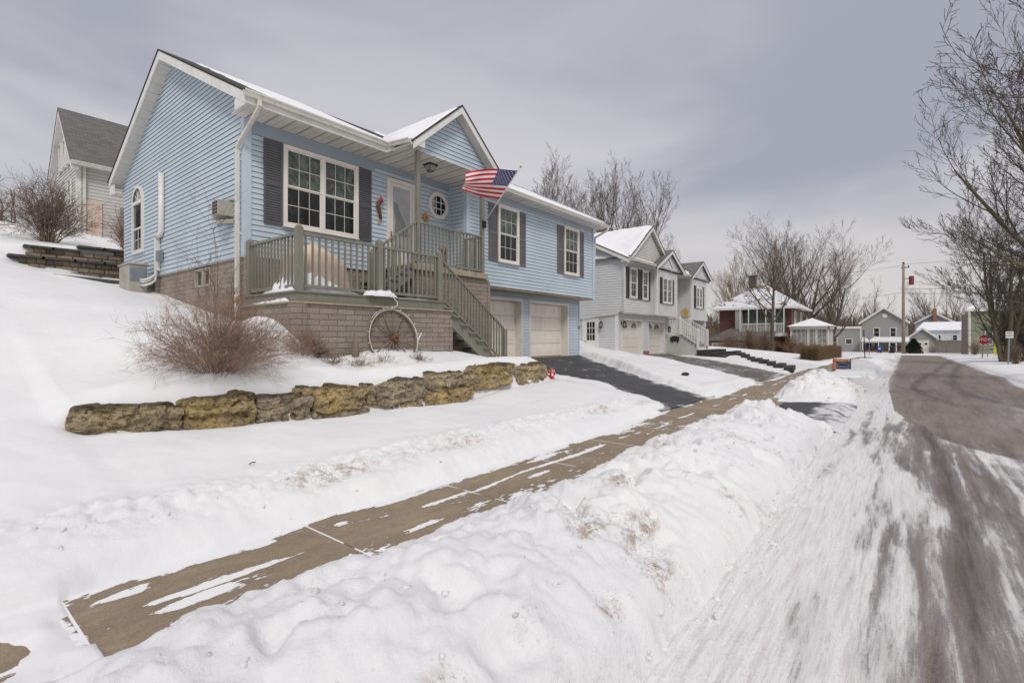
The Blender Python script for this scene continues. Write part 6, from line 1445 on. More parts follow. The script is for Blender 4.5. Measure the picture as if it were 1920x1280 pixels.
wallbox(fh, XF-.5, FY(1614), FY(1508), zf, 1.75, 9, 'grey_siding'); b = MB(); b.box(XF-.7, XF+9, FY(1616), FY(1506), 1.75, 2.05); b.build('roof', 'white_paint', fh); b = MB(); b.box(XF-.68, XF+8.9, FY(1615.8), FY(1506.5), 2.052, 2.2); b.build('roof_snow', 'roof_snow', fh)
fwin(fh, XF-.5, FY(1599), FY(1585), -1.3, -.2); fwin(fh, XF-.5, FY(1571), FY(1555), -1.9, .1, 'glass_upper'); b = MB(); b.box(XF-.56, XF-.5, FY(1616), FY(1613), zf, 1.75); b.build('corner_trim', 'white_paint', fh)
ga = thing('grey_garage', 'small grey gabled garage with a white door and three little windows', 'garage', (XF, FY(1730), zf))
wallbox(ga, XF+2, FY(1756), FY(1704), zf, .0, 7, 'grey_siding', 1.75); roof_x(ga, XF+1.6, XF+9, FY(1762), FY(1699), -.05, 2.0)
FG = Fr((XF+2, 0), (0, 1), (-1, 0)); garage_door(ga, FG, FY(1743), FY(1708), zf, -.45, 3, 0, .05, 'garage_paint_white', slots=3)
ww = thing('white_bungalow', 'white bungalow with a broad snow covered roof behind the wooden fence', 'house', (XF+8, FY(1765), zf))
wallbox(ww, XF+8, FY(1812), FY(1715), zf, 1.35, 8, 'pale_siding'); b = MB(); b.prism([(XF+7.5, FY(1812), 1.4), (XF+7.5, FY(1718), 1.4), (XF+12, FY(1735), 3.0), (XF+12, FY(1815), 3.0)], (0, 0, .15)); b.build('roof', 'roof_snow', ww)
fwin(ww, XF+8, FY(1770), FY(1762), -1.0, .6, 'glass_dark', 'pale_siding'); fwin(ww, XF+8, FY(1803), FY(1791), -.6, .6, 'glass_dark', 'pale_siding')
bg = thing('bluegrey_house', 'pale blue grey house with low gable roofs and a chimney behind the white bungalow', 'house', (XF+20, FY(1762), zf))
wallbox(bg, XF+20, FY(1805), FY(1720), zf, 3.4, 8, 'bluegrey_siding', 5.2); roof_x(bg, XF+19.5, XF+28, FY(1809), FY(1717), 3.35, 5.4, 'shingle_brown_snow')
b = MB(); b.box(XF+19, XF+20, FY(1766), FY(1758), 3, 6.2); b.build('chimney', 'red_brick', bg)
gr = thing('green_house', 'olive green sided house half hidden behind the roadside trees', 'house', (100, -8, -2.6))
FY2 = lambda u, X: X*(.6239-(u-960)/926*.7815)/(.7815+(u-960)/926*.6239)
wallbox(gr, 100, FY2(1975, 100), FY2(1818, 100), -2.6, 3.9, 8, 'green_siding'); b = MB(); b.box(99.5, 108, FY2(1980, 100), FY2(1812, 100), 3.9, 4.15); b.build('roof', 'white_paint', gr); b = MB(); b.prism([(99.5, FY2(1980, 100), 4.16), (99.5, FY2(1812, 100), 4.16), (105, -10.5, 7.2), (105, -14, 7.2)], (0, 0, .1)); b.build('roof_snow', 'roof_snow', gr)
b = MB(); b.box(99.6, 100, FY2(1818, 100)-.1, FY2(1818, 100)+.15, -2.6, 3.9); b.build('corner_trim', 'white_paint', gr); fwin(gr, 100, FY2(1862, 100), FY2(1846, 100), -1.1, 1.0, 'glass_upper')
b = MB(); b.box(99.2, 100.2, FY2(1814, 99), FY2(1804, 99), -2.8, 3.4); b.build('chimney', 'chimney_brick', gr)
fe = thing('board_fence', 'weathered grey brown board fence in front of the white bungalow', 'fence', (XF+1, FY(1780), zf))
b = MB(); rng = random.Random(2); y = FY(1818)
while y < FY(1753): b.box(XF+1, XF+1.04, y, y+.14, zf, -.45+rng.uniform(-.03, .03)); y += .155
b.build('board', 'fence_wood', fe); b = MB(); b.box(XF+1.05, XF+1.1, FY(1818), FY(1753), -.8, -.7); b.build('rail', 'fence_wood', fe)
def wheelie(X, u, mat, label, v=0):
    y = FY2(u, X); z0 = g1(X, y)+.03; o = thing('wheelie_bin', label, 'bin', (X, y, z0))
    m = MB(); k = [(-.27, 0), (.27, 0)]; m.prism([(X-.30, y-.30, z0+.08), (X+.30, y-.30, z0+.08), (X+.38, y-.37, z0+1.0), (X-.38, y-.37, z0+1.0)], (0, .60, 0)); m.build('body', mat, o, bevel=.03)
    m = MB(); m.prism([(X-.45, y-.40, z0+1.0), (X+.42, y-.40, z0+1.0), (X+.42, y-.40, z0+1.10), (X-.2, y-.40, z0+1.14), (X-.45, y-.40, z0+1.06)], (0, .8, 0)); m.build('lid', mat, o, bevel=.02)
    for s in (-.33, .28): m = MB(); m.tube([(X+.28, y+s, z0+.12), (X+.28, y+s+.06, z0+.12)], .12, 12); m.build('wheel', 'rubber', o)
    return o, y, z0
o, y, z0 = wheelie(100, 1649, 'bin_blue', 'bright blue wheelie bin with a white sticker by the far kerb'); m = MB(); m.box(99.60, 99.64, y-.15, y+.15, z0+.65, z0+.9); m.build('sticker', 'sign_white', o)
wheelie(98, 1672, 'bin_black', 'black wheelie bin left of the utility pole')
def place(u, X): return (X, FY2(u, X))
# conifer
o = thing('evergreen_bush', 'dark conical evergreen in front of the grey garage', 'bush', (*place(1713, 100), -2.5))
rng = random.Random(3); mb = MB(); cx, cy = place(1713, 100); z0 = g1(cx, cy)
for i in range(2200):
    h = rng.random()**.8*2.35; r = 1.25*(1-(h/2.4)**1.6)*rng.uniform(.55, 1.05); a = rng.random()*6.283; p = Vector((cx+r*math.cos(a), cy+r*math.sin(a), z0+h)); q = Vector((math.cos(a), math.sin(a), .8))*.16; s = rvec(rng)*.09
    mb.poly([p-s, p+q*.4-s*.5, p+q, p+s])
mb.build('foliage', 'evergreen', o)
m = MB(); m.tube([(cx, cy, z0-.1), (cx, cy, z0+1.0), (cx, cy, z0+2.0)], [.7, .6, .1], 9); m.build('trunk', 'evergreen', o)
# utility pole
X, Y = place(1694, 96); z0 = g1(X, Y)-.1; o = thing('utility_pole', 'tall wooden utility pole with a dark red transformer and wires', 'utility pole', (X, Y, z0))
m = MB(); m.tube([(X, Y, z0), (X, Y, 11.2)], [.24, .15], 12); m.build('pole', 'pole_wood', o, True)
m = MB(); m.tube([(X, Y-.95, 8.0), (X, Y-.95, 9.3)], .32, 12); m.box(X-.05, X+.05, Y-.9, Y, 8.9, 9.0); m.build('transformer', 'transformer', o)
m = MB(); m.box(X-.1, X+.1, Y-.7, Y+.3, 10.6, 10.72); m.tube([(X, Y, 11.1), (X, Y, 11.5)], .12, 8); m.tube([(X, Y-.6, 10.7), (X, Y-.6, 11.0)], .06, 8); m.build('crossarm', 'dark_metal', o)
def wire(a, b, sag, name, label, r=.018):
    T = Twigs(); a, b = Vector(a), Vector(b); pts = [tuple(a.lerp(b, i/14)-Vector((0, 0, sag*4*(i/14)*(1-i/14)))) for i in range(15)]
    T.add(pts, [r]*15); ob = T.mesh(name, 'wire', None, 3); tag(ob, label, 'wire', 'overhead wires'); return ob
wire((X, Y, 11.0), (X+4, 46, 11.0), 1.0, 'overhead_wire', 'top overhead wire running left from the utility pole over the red house')
wire((X, Y, 11.2), (X-30, -40, 11.5), 1.2, 'overhead_wire', 'top overhead wire running right from the utility pole behind the near trees')
wire((X, Y, 7.4), (X-12, -32, 7.6), .7, 'overhead_wire', 'upper of the two low cables right of the utility pole', .03); wire((X, Y, 6.7), (X-12, -32, 6.7), .7, 'overhead_wire', 'lower of the two low cables right of the utility pole', .03)
wire((X, Y, 6.9), (X+3, 34, 6.0), .9, 'overhead_wire', 'low cable running left from the utility pole', .022)
def text_mesh(name, s, size, mat, parent, loc, rot=(R(90), 0, R(-90)), width=None):
    c = bpy.data.curves.new(name, 'FONT'); c.body = s; c.size = size; c.align_x = 'CENTER'; c.align_y = 'CENTER'; c.extrude = .002; c.offset = size*.012
    t = bpy.data.objects.new('tmp', c); col.objects.link(t); dg = bpy.context.evaluated_depsgraph_get(); me = bpy.data.meshes.new_from_object(t.evaluated_get(dg)); bpy.data.objects.remove(t)
    me.materials.clear(); me.materials.append(MT[mat]); o = bpy.data.objects.new(name, me); col.objects.link(o); o.parent = parent; o.location = Vector(loc)-parent.location; o.rotation_euler = rot
    return o
RZ = R(-90)
# stop sign
X, Y = place(1845, 60); z0 = g1(X, Y)-.05; o = thing('stop_sign', 'red octagonal stop sign on a grey post at the corner', 'sign', (X, Y, z0))
m = MB(); m.beam((X+.03, Y+.12, z0), (X+.03, Y-.03, z0+3.0), .08, .06, up=(1, 0, 0)); m.build('post', 'galvanised', o)
zc = (633-636)*50/926+.05; zc = -.18; oc = lambda r, x: [(x, Y+r*math.sin(math.pi*(2*i+1)/8), zc+r*math.cos(math.pi*(2*i+1)/8)) for i in range(8)]
m = MB(); m.prism(oc(.46, X), (.02, 0, 0)); m.build('rim', 'sign_white', o); m = MB(); m.prism(oc(.42, X-.006), (.005, 0, 0)); m.build('face', 'sign_red', o)
text_mesh('lettering', 'STOP', .34, 'sign_white', o, (X-.012, Y, zc), (R(90), 0, R(-90)))
# parking sign, back of a diamond sign, posts, marker
X, Y = place(1893, 42); z0 = g1(X, Y)-.05; o = thing('parking_sign', 'small white sign with red lettering on a post by the right hand trees', 'sign', (X, Y, z0))
m = MB(); m.beam((X+.02, Y+.06, z0), (X+.02, Y, z0+2.1), .07, .05, up=(1, 0, 0)); m.build('post', 'galvanised', o); m = MB(); m.box(X-.01, X, Y-.17, Y+.17, z0+1.70, z0+2.10); m.build('panel', 'sign_white', o)
text_mesh('lettering', 'NO', .15, 'sign_red', o, (X-.016, Y, z0+1.99)); text_mesh('lettering', 'PARKING', .085, 'sign_red', o, (X-.016, Y, z0+1.84))
X, Y = place(1630, 66); z0 = g1(X, Y)+.1; o = thing('warning_sign', 'back of a diamond shaped road sign on a thin post at the street end', 'sign', (X, Y, z0))
m = MB(); m.beam((X, Y, z0), (X, Y, z0+2.5), .06, .06); m.build('post', 'galvanised', o); m = MB(); zc = z0+2.1; m.prism([(X-.05, Y-.48, zc), (X-.05, Y, zc+.48), (X-.05, Y+.48, zc), (X-.05, Y, zc-.48)], (.01, 0, 0)); m.build('panel', 'sign_back', o)
X, Y = place(1621, 52); z0 = g1(X, Y); o = thing('sign_post', 'bare dark metal post standing in the snow pile before the crossing', 'post', (X, Y, z0)); m = MB(); m.beam((X, Y-.03, z0), (X, Y+.05, z0+2.5), .07, .06, up=(1, 0, 0)); m.build('post', 'dark_metal', o)
X, Y = place(1866, 66); z0 = g1(X, Y); m = MB(); m.box(X, X+.05, Y-.08, Y+.08, z0+.3, z0+1.35); m.box(X, X+.04, Y-.03, Y+.03, z0, z0+.3); tag(centre(m.build('marker_post', 'yellow_reflector', None)), 'thin yellow marker post in the snow behind the stop sign', 'marker')
X, Y = place(1852, 64); z0 = g1(X, Y); m = MB(); m.box(X, X+.05, Y-.04, Y+.04, z0, z0+1.7); tag(centre(m.build('sign_post', 'galvanised', None)), 'short grey post just right of the stop sign post', 'post')
# yard sign
X, Y = 27.0, 2.30; z0 = float(snow_height(np.array([27.0]), np.array([2.3]))[0])-.02; o = thing('yard_sign', 'small orange and navy real estate sign stuck in the snow beside the sidewalk', 'sign', (X, Y, z0))
n_ = Vector((-math.cos(.1), -math.sin(.1), 0)); hw = .33
m = MB(); m.box(X, X+.02, Y-hw, Y+hw, z0-.05, z0+.50); m.build('board', 'sign_navy', o)
m = MB(); m.box(X-.006, X, Y+hw-.13, Y+hw, z0, z0+.36); m.box(X-.006, X, Y-hw+.12, Y+hw, z0+.37, z0+.49); m.build('orange_band', 'sign_orange', o)
m = MB(); m.box(X-.008, X-.001, Y-hw+.02, Y-hw+.10, z0+.39, z0+.48); m.build('corner_badge', 'yellow_plastic', o)
m = MB()
for a, b in (((.14, .29), (.05, .29)), ((.05, .29), (.0, .34)), ((0, .34), (-.06, .29)), ((-.06, .29), (-.10, .32)), ((-.10, .32), (-.14, .29)), ((-.14, .29), (-.27, .29)), ((-.27, .29), (-.27, .11)), ((-.27, .11), (.16, .11)), ((.16, .11), (.16, .29))): m.beam((X-.006, Y+a[0], z0+a[1]), (X-.006, Y+b[0], z0+b[1]), .012, .006, up=(1, 0, 0))
m.build('logo_outline', 'letter_grey', o)
text_mesh('lettering', 'ROCK REALTY', .062, 'letter_grey', o, (X-.009, Y-.055, z0+.165)); text_mesh('lettering', 'FOR SALE', .075, 'sign_white', o, (X-.010, Y+.05, z0+.43))
for i, ch in enumerate('SALE'): text_mesh('lettering', ch, .085, 'sign_white', o, (X-.010, Y+hw-.065, z0+.31-i*.08))
m = MB()
for y in (Y-hw-.01, Y+hw+.01): m.tube([(X+.01, y, z0-.15), (X+.01, y, z0+.52)], .010, 5)
m.build('frame', 'dark_metal', o)
# hedge along the sidewalk
hg = thing('hedge', 'clipped leafless brown hedge beside the sidewalk in front of the garden room', 'hedge', (45, 4.9, -1.7))
rng = random.Random(6); T = Twigs(); m = MB(); n = 30
for i in range(n):
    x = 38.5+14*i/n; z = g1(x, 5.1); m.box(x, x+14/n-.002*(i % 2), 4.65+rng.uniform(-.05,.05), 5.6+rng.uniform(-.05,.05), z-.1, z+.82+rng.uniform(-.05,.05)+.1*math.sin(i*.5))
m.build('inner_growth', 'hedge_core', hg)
for i in range(9000):
    x = rng.uniform(38.3, 52.8); s = rng.random(); z = g1(x, 5.1)
    if s < .55: p = Vector((x, 4.62, z+rng.uniform(0, .95))); d = Vector((0, -1, .6))
    elif s < .8: p = Vector((x, rng.uniform(4.6, 5.6), z+.85)); d = Vector((0, 0, 1))
    elif s < .9: p = Vector((38.4, rng.uniform(4.6, 5.6), z+rng.uniform(0, .9))); d = Vector((-1, 0, .5))
    else: p = Vector((x, 5.6, z+rng.uniform(0, .9))); d = Vector((0, 1, .5))
    d = (d.normalized()+rvec(rng)*.8).normalized(); L = rng.uniform(.08, .25); T.add([tuple(p), tuple(p+d*L*.5), tuple(p+(d+rvec(rng)*.4).normalized()*L)], [.008, .007, .005])
q = T.mesh('twigs', 'hedge_twig', None, 3); q.parent = hg; q.location = -hg.location
for x, y, r_, l_ in ((44.5, 5.0, .35, 'snow cap on top of the hedge, nearer one'), (50.5, 5.1, .4, 'snow cap on the far end of the hedge')):
    m = MB(); m.ball((x, y, g1(x, y)+.95), (r_, .25, .10), 7); tag(centre(m.build('snow_clump', 'roof_snow', None, True)), l_, 'snow', 'snow caps on the hedge')
for (x, y, h, w_, nst, sd, mt, lb) in ((54.0, 8.6, 1.9, 1.2, 70, 61, 'twig_tan', 'tan tangled bush left of the garden room'), (52.0, 10.6, 2.2, 1.4, 80, 62, 'twig_brown', 'brown thicket right of the trunk of the front yard tree'), (53.5, 14.2, 2.0, 1.5, 70, 63, 'twig_tan', 'tan upright thicket before the red house porch'), (50.0, 7.2, 1.1, 1.0, 60, 64, 'twig_brown', 'low brown brush before the garden room base'), (57.5, 16.8, 3.0, 1.5, 60, 65, 'twig_red', 'reddish bush against the dark left wall of the red house'), (47.5, 6.0, 1.2, .8, 50, 66, 'twig_tan', 'pale dry bush at the near end of the hedge'), (54.5, 12.4, 2.4, 1.3, 80, 67, 'twig_tan', 'dense tan bush under the white balcony')):
    shrub('garden_bush', lb, (x, y, g1(x, y)), nst, h, w_, sd, mt, .014, (7, 4), 0, cat='bush', group='bushes round the red house')

# ------------------------------------------------------------------ trees
def tall(proto):
    c = [q for q in proto.children if q.name.startswith('crown')][0]; a = np.empty(len(c.data.vertices)*3, dtype=np.float32); c.data.vertices.foreach_get('co', a); return float(np.percentile(a.reshape(-1, 3)[:,2], 99.97))
def put(proto, X, Y, rot, label, group, scale=1, z=None):
    o = dup(proto, (X, Y, (g1(X, Y) if z is None else z)-.05), rot, label, group, scale); return o
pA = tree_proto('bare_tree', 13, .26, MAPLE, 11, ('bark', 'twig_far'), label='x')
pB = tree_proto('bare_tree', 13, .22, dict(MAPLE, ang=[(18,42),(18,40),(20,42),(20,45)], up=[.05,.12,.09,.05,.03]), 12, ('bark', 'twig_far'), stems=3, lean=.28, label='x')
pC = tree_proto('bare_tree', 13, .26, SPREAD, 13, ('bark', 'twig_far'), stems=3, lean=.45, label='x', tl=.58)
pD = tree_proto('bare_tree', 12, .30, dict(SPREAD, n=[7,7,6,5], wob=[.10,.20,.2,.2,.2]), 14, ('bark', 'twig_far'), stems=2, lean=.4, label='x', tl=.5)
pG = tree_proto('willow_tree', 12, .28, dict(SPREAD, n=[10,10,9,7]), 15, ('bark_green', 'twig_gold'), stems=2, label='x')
def PY(u, t):   # world spot seen at that bearing and distance
    a = (u-960)/926; return (t*(.7815+a*.6239), t*(.6239-a*.7815))
G1_ = 'bare trees behind the blue and the white house'
for proto, u, t, vt, rot, lb, gr in (
 (pB, 1012, 46, 292, .3, 'bare tree rising above the blue house roof just right of the flag', G1_), (pA, 1062, 60, 345, 1.2, 'smaller bare tree between the two taller ones above the blue roof', G1_),
 (pB, 1128, 50, 300, 2.1, 'bare tree above the right end of the blue house roof', G1_), (pB, 1185, 52, 296, 4.0, 'broad bare tree towering over the white house', G1_), (pA, 1232, 62, 400, 5.0, 'lower bare tree right behind the white house gable', G1_)):
    X, Y = PY(u, t); z = g1(X, Y); H = (633-vt)*t/926 - z; put(proto, X, Y, rot, lb, gr, H/tall(proto))
G2_ = 'bare trees round the red house'
fy = tree_proto('bare_tree', 12, .24, dict(MAPLE, ang=[(38,62),(25,50),(25,55),(25,60)], n=[16,9,8,6], len=[.55,.5,.48,.46], **{'from':[.25,.25,.2,.2]}), 21, ('bark', 'twig'), label='straight young tree with a pale trunk in front of the red house', tl=.92)
X, Y = PY(1447, 47); fy.location = (X, Y, g1(X, Y)); fy['group'] = G2_; z = g1(X, Y); fy.scale = (((633-385)*47/926-z)/tall(fy),)*3
for proto, u, t, vt, rot, lb in ((pG, 1385, 82, 470, 0, 'golden twigged willow behind the left of the red house'), (pC, 1497, 84, 400, 1.0, 'tall dark limbed tree behind the red house chimney'), (pC, 1545, 80, 445, 3.9, 'wide tree whose heavy limbs lean right over the flat annex'),
   (pA, 1350, 60, 560, 2.0, 'thin small tree left of the red house'), (pB, 1465, 95, 425, 2.2, 'background tree between the front yard tree and the tall dark limbed one')):
    X, Y = PY(u, t); z = g1(X, Y); put(proto, X, Y, rot, lb, G2_, ((633-vt)*t/926-z)/tall(proto))
G3_ = 'bare trees beyond the far houses'
for proto, u, t, vt, rot, lb in ((pD, 1637, 118, 515, 0, 'gnarled dark tree directly behind the grey gabled house'), (pD, 1590, 125, 545, 1.4, 'gnarled tree over the flat annex'), (pC, 1765, 122, 520, 2.5, 'wide gnarled tree behind the blue grey house'), (pA, 1722, 130, 560, .7, 'small tree right of the utility pole'),
   (pD, 1800, 118, 540, 4.4, 'gnarled tree left of the green house roof'), (pA, 1560, 135, 570, 3.3, 'low tree far behind the annex'), (pB, 1670, 140, 585, 2.0, 'faint tree behind the grey house ridge'), (pB, 1530, 120, 560, 5.0, 'thin tree beside the red house corner')):
    X, Y = PY(u, t); z = g1(X, Y); put(proto, X, Y, rot, lb, G3_, ((633-vt)*t/926-z)/tall(proto))
# woods at the horizon: a mass nobody could count
rng = random.Random(44); T = Twigs()
for i in range(1500):
    u = rng.uniform(1240, 1990); t = rng.uniform(150, 215); X, Y = PY(u, t); h = rng.uniform(6, 12.5)*(t/180); z = -4
    top = Vector((X+rng.gauss(0, .6), Y+rng.gauss(0, .6), z+h)); T.add([(X, Y, z), (X, Y, z+h*.4), tuple(top)], [.22, .16, .05])
    for k_ in range(13):
        b = Vector((X, Y, z)).lerp(top, rng.uniform(.25, .95)); d = (rvec(rng)+Vector((0, 0, .7))).normalized(); L = h*rng.uniform(.12, .32); e = b+d*L; T.add([tuple(b), tuple(b.lerp(e, .5)+rvec(rng)*.2), tuple(e)], [.10, .07, .03])
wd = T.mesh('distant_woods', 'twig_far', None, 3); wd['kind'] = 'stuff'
rng = random.Random(45); T = Twigs()
for i in range(260):
    X = rng.uniform(-12, 4); Y = rng.uniform(36, 52); h = rng.uniform(1.5, 3.4); z = g1(X, Y); T.add([(X, Y, z), (X+rng.gauss(0,.2), Y, z+h*.5), (X+rng.gauss(0,.3), Y, z+h)], [.05, .04, .015])
    for k_ in range(14): b = Vector((X, Y, z+h*rng.uniform(.1, .9))); d = (rvec(rng)+Vector((0, 0, .5))).normalized()*h*rng.uniform(.15, .4); T.add([tuple(b), tuple(b+d*.5+rvec(rng)*.06), tuple(b+d)], [.03, .02, .01])
wd = T.mesh('brush', 'twig_far', None, 3); wd['kind'] = 'stuff'
# roadside trees on the right
NEAR = dict(seg=[8,8,6,5,4], wob=[.05,.07,.09,.12,.15], up=[.04,.07,.06,.05,.04], tap=[.75,.85,.8,.8,.6], n=[11,9,8,6], ang=[(22,52),(22,48),(25,50),(25,55)], len=[.55,.5,.48,.48], rr=[.42,.45,.5,.55], rmin=.006, flat=1, trunklv=1, **{'from':[.12,.2,.15,.15]})
r1 = tree_proto('roadside_tree', 11, .17, dict(NEAR, n=[9,8,7,6]), 5, ('bark_green', 'twig'), stems=5, lean=.30, label='many stemmed tree on the right verge beside the parking sign', tl=.72)
X, Y = PY(1884, 33.5); r1.location = (X, Y, g1(X, Y)); r1['group'] = 'trees along the right side of the street'
X, Y = PY(2085, 17.5); z = g1(X, Y); r2 = thing('roadside_tree', 'large spreading tree at the right edge whose limbs reach over the street', 'tree', (X, Y, z), 'trees along the right side of the street')
rng = random.Random(18); T = Twigs(); tr = Twigs(); tr.add([(0,0,-.2), (0,0,1.5), (-.05,.1,3.2), (0,.1,5), (.1,.2,8), (.2,.3,12)], [.36, .30, .26, .2, .14, .04])
LB = dict(seg=[9,7,6,5], wob=[.04,.06,.08,.11], up=[.035,.07,.07,.06], tap=[.8,.85,.8,.7], n=[14,10,7], ang=[(20,42),(20,42),(20,45)], len=[.40,.45,.46], rr=[.42,.45,.5], rmin=.0055, **{'from':[.15,.15,.15]})
for (h, d, L, r_) in ((2.6, (-.50,.62,.50), 7.4, .14), (3.2, (-.42,.52,.85), 7.8, .14), (2.9, (-.66,.74,.22), 6.2, .09), (3.8, (-.30,.40,1.0), 8.0, .13), (2.3, (-.60,.82,.10), 4.8, .05), (4.4, (-.60,.50,.70), 6.0, .075), (5.2, (-.2,.65,.8), 6.0, .075), (4.0, (-.9,.25,.6), 7, .08)):
    branch(rng, T, (0, .05, h), Vector(d).normalized(), L, r_, 0, LB, tr)
tr.mesh('trunk', 'bark_green', r2, 8); T.mesh('crown', 'twig', r2, 3)
r5 = dup(r1, (*PY(1940, 46), -1.9), 4.0, 'further multi stemmed tree on the right verge near the green house', 'trees along the right side of the street', .8)
# nearest tree: its trunk is off to the right, only its lowest limbs reach into view
rng = random.Random(71); o = thing('overhanging_tree', 'nearest tree, off to the right, its bare limbs hanging into the top right corner', 'tree', (15.5, -6.2, -1.6)); o['group'] = 'trees along the right side of the street'
T = Twigs(); tr = Twigs(); base = Vector((0, 0, 0)); tr.add([(0,0,-.2), (0,0,2), (.1,.2,4.5), (.2,.5,7), (.3,.6,11)], [.34, .28, .24, .19, .06])
LIM = dict(seg=[9,6,5,4], wob=[.06,.12,.15,.18], up=[0,.02,.02,.02], tap=[.8,.8,.8,.6], n=[9,7,5], ang=[(28,60),(28,60),(28,65)], len=[.42,.45,.5], rr=[.55,.55,.6], rmin=.006, **{'from':[.15,.15,.15]})
for (p, d, L, r_) in (((.1,.3,4.9), (-.38,.95,.20), 4.6, .045), ((.15,.4,5.6), (-.26,.95,.25), 4.6, .04), ((.15,.4,6.1), (-.46,.9,.36), 4.3, .04), ((.2,.4,6.6), (.0,.97,.3), 4.1, .035), ((.1,.3,4.2), (-.10,.97,.16), 4.1, .035)):
    branch(rng, T, p, Vector(d).normalized(), L, r_, 0, LIM, tr)
tr.mesh('trunk', 'bark', o, 7); T.mesh('crown', 'twig', o, 3)
for (u, t, h, w_, sd, lb) in ((1905, 30, 1.4, 1.0, 81, 'thin brush in the snow right of the parking sign'), (1828, 62, 1.8, 1.4, 82, 'small crooked shrub before the green house corner'), (1790, 96, .8, .8, 83, 'little reddish shrub at the foot of the board fence'), (1925, 34, 4.5, 2.0, 84, 'tall dark thicket under the right hand trees'), (1900, 40, 5.5, 2.2, 85, 'dense twiggy thicket around the many stemmed tree')):
    X, Y = PY(u, t); shrub('roadside_shrub', lb, (X, Y, g1(X, Y)), 40 if h < 2 else 75, h, w_, sd, 'twig' if h > 2 else 'twig_brown', .014 if h < 2 else .03, (7, 4), 0, cat='shrub', group='shrubs on the right verge')
for p in (pA, pB, pC, pD, pG):
    for c in list(p.children): bpy.data.objects.remove(c)
    bpy.data.objects.remove(p)
# pieces that stand apart become parts of their own
def split_loose(o):
    me = o.data; n = len(me.vertices); par = list(range(n))
    def find(i):
        while par[i] != i: par[i] = par[par[i]]; i = par[i]
        return i
    polys = [tuple(p.vertices) for p in me.polygons]
    for p in polys:
        r = find(p[0])
        for q in p[1:]: par[find(q)] = r
    groups = {}
    for p in polys: groups.setdefault(find(p[0]), []).append(p)
    if len(groups) < 2: return
    co = [tuple(v.co) for v in me.vertices]; first = True
    for ps in groups.values():
        ids = sorted({i for p in ps for i in p}); mp_ = {j: i for i, j in enumerate(ids)}
        nm = bpy.data.meshes.new(o.name); nm.from_pydata([co[i] for i in ids], [], [tuple(mp_[i] for i in p) for p in ps]); nm.materials.append(me.materials[0]); nm.update()
        if first: o.data = nm; first = False
        else: c = o.copy(); c.data = nm; col.objects.link(c); c.parent = o.parent
for o_ in list(bpy.data.objects):
    if o_.type == 'MESH' and o_.parent is not None and o_.name.split('.')[0] in ('corner_trim', 'soffit', 'fascia', 'rake_soffit', 'rake_board', 'wall_corner', 'frieze_board', 'trim_shadow', 'door_panel', 'coping', 'foundation', 'deck_wall', 'threshold', 'side_wall', 'stringer', 'rake_board', 'chimney'): split_loose(o_)
# twigs fallen on the snow
for (x, y, a, L, lb) in ((2.27, 5.25, .5, .09, 'tiny dark twig lying on the lawn snow'), (9.3, 1.02, 1.2, .32, 'thin twig at the foot of the far end of the snow bank')):
    z = float(snow_height(np.array([x]), np.array([y]))[0])+.02; m = MB(); m.tube([(x, y, z), (x+L*.5*math.cos(a), y+L*.5*math.sin(a), z+.01), (x+L*math.cos(a), y+L*math.sin(a), z)], .006, 5); tag(centre(m.build('fallen_twig', 'twig', None)), lb, 'twig')

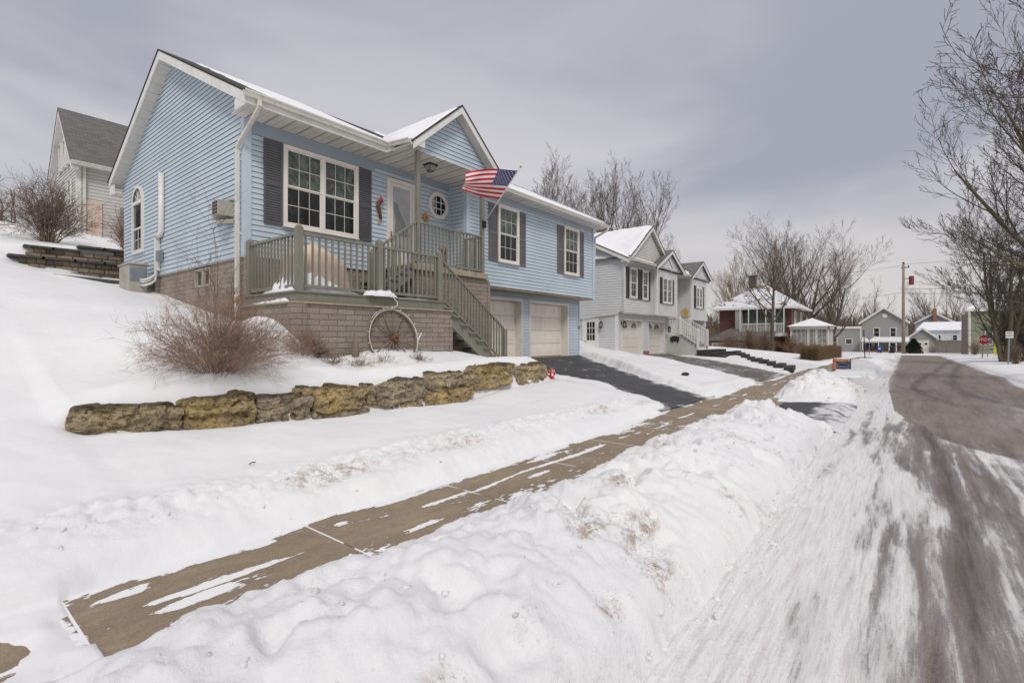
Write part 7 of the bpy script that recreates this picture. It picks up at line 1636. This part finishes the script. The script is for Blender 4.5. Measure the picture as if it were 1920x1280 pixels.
# ------------------------------------------------------------------ light, sky, camera
w = bpy.data.worlds.new('World'); scene.world = w; w.use_nodes = True; t = w.node_tree; t.nodes.clear()
out = node(t, 'ShaderNodeOutputWorld'); bg = node(t, 'ShaderNodeBackground'); bg.inputs['Strength'].default_value = .1
sky = node(t, 'ShaderNodeTexSky', sky_type='NISHITA'); sky.sun_disc = False; SE, SA = R(44), R(222); sky.sun_elevation = SE; sky.sun_rotation = SA; sky.air_density = 1; sky.dust_density = 4
tc = node(t, 'ShaderNodeTexCoord'); mp = node(t, 'ShaderNodeMapping'); mp.inputs['Scale'].default_value = (1, 1, 2.6); mp.inputs['Rotation'].default_value = (.25, .15, .6); t.links.new(tc.outputs['Generated'], mp.inputs[0])
n1 = node(t, 'ShaderNodeTexNoise'); n1.inputs['Scale'].default_value = 1.35; n1.inputs['Detail'].default_value = 4; n1.inputs['Roughness'].default_value = .5; n1.inputs['Distortion'].default_value = .5; t.links.new(mp.outputs[0], n1.inputs['Vector'])
sp = node(t, 'ShaderNodeSeparateXYZ'); t.links.new(tc.outputs['Generated'], sp.inputs[0])
cl = mix(t, rmp(t, n1.outputs['Fac'], .36, .66), (3.9, 4.05, 4.75), (6.7, 6.55, 6.85))
warm = rmp(t, sp.outputs[2], -.02, .30, 1, 0); cl = mix(t, mth(t, 'MULTIPLY', warm, .85), cl, (7.2, 6.8, 6.6))
cl = mix(t, rmp(t, sp.outputs[2], .25, .55, 0, .5), cl, (4.0, 4.15, 4.8)); zen = rmp(t, sp.outputs[2], .60, .85); cl = mix(t, zen, cl, (9.2, 9.0, 9.0))
cl = mix(t, .06, cl, sky.outputs[0])
t.links.new(cl, bg.inputs['Color']); t.links.new(bg.outputs[0], out.inputs[0])
sl = bpy.data.lights.new('sun', 'SUN'); sl.energy = 1.65; sl.angle = R(16); sl.color = (1, .96, .90); so = bpy.data.objects.new('sun', sl); col.objects.link(so)
# sky rotation SA is clockwise from +Y; build the same direction vector
dv = Vector((math.sin(SA)*math.cos(SE), math.cos(SA)*math.cos(SE), math.sin(SE))); so.rotation_euler = (-dv).to_track_quat('-Z', 'Y').to_euler(); so.location = (0, 0, 30)
cd = bpy.data.cameras.new('camera'); cam = bpy.data.objects.new('camera', cd); col.objects.link(cam); scene.camera = cam
cd.sensor_width = 36; cd.lens = 926/1920*36; cd.clip_end = 2000; cd.clip_start = .05; cd.shift_y = -7/1920
cam.location = (0, 0, 0); cam.rotation_euler = (R(90), 0, R(38.6)-R(90))
scene.view_settings.view_transform = 'Standard'; scene.view_settings.look = 'None'; scene.view_settings.exposure = 0
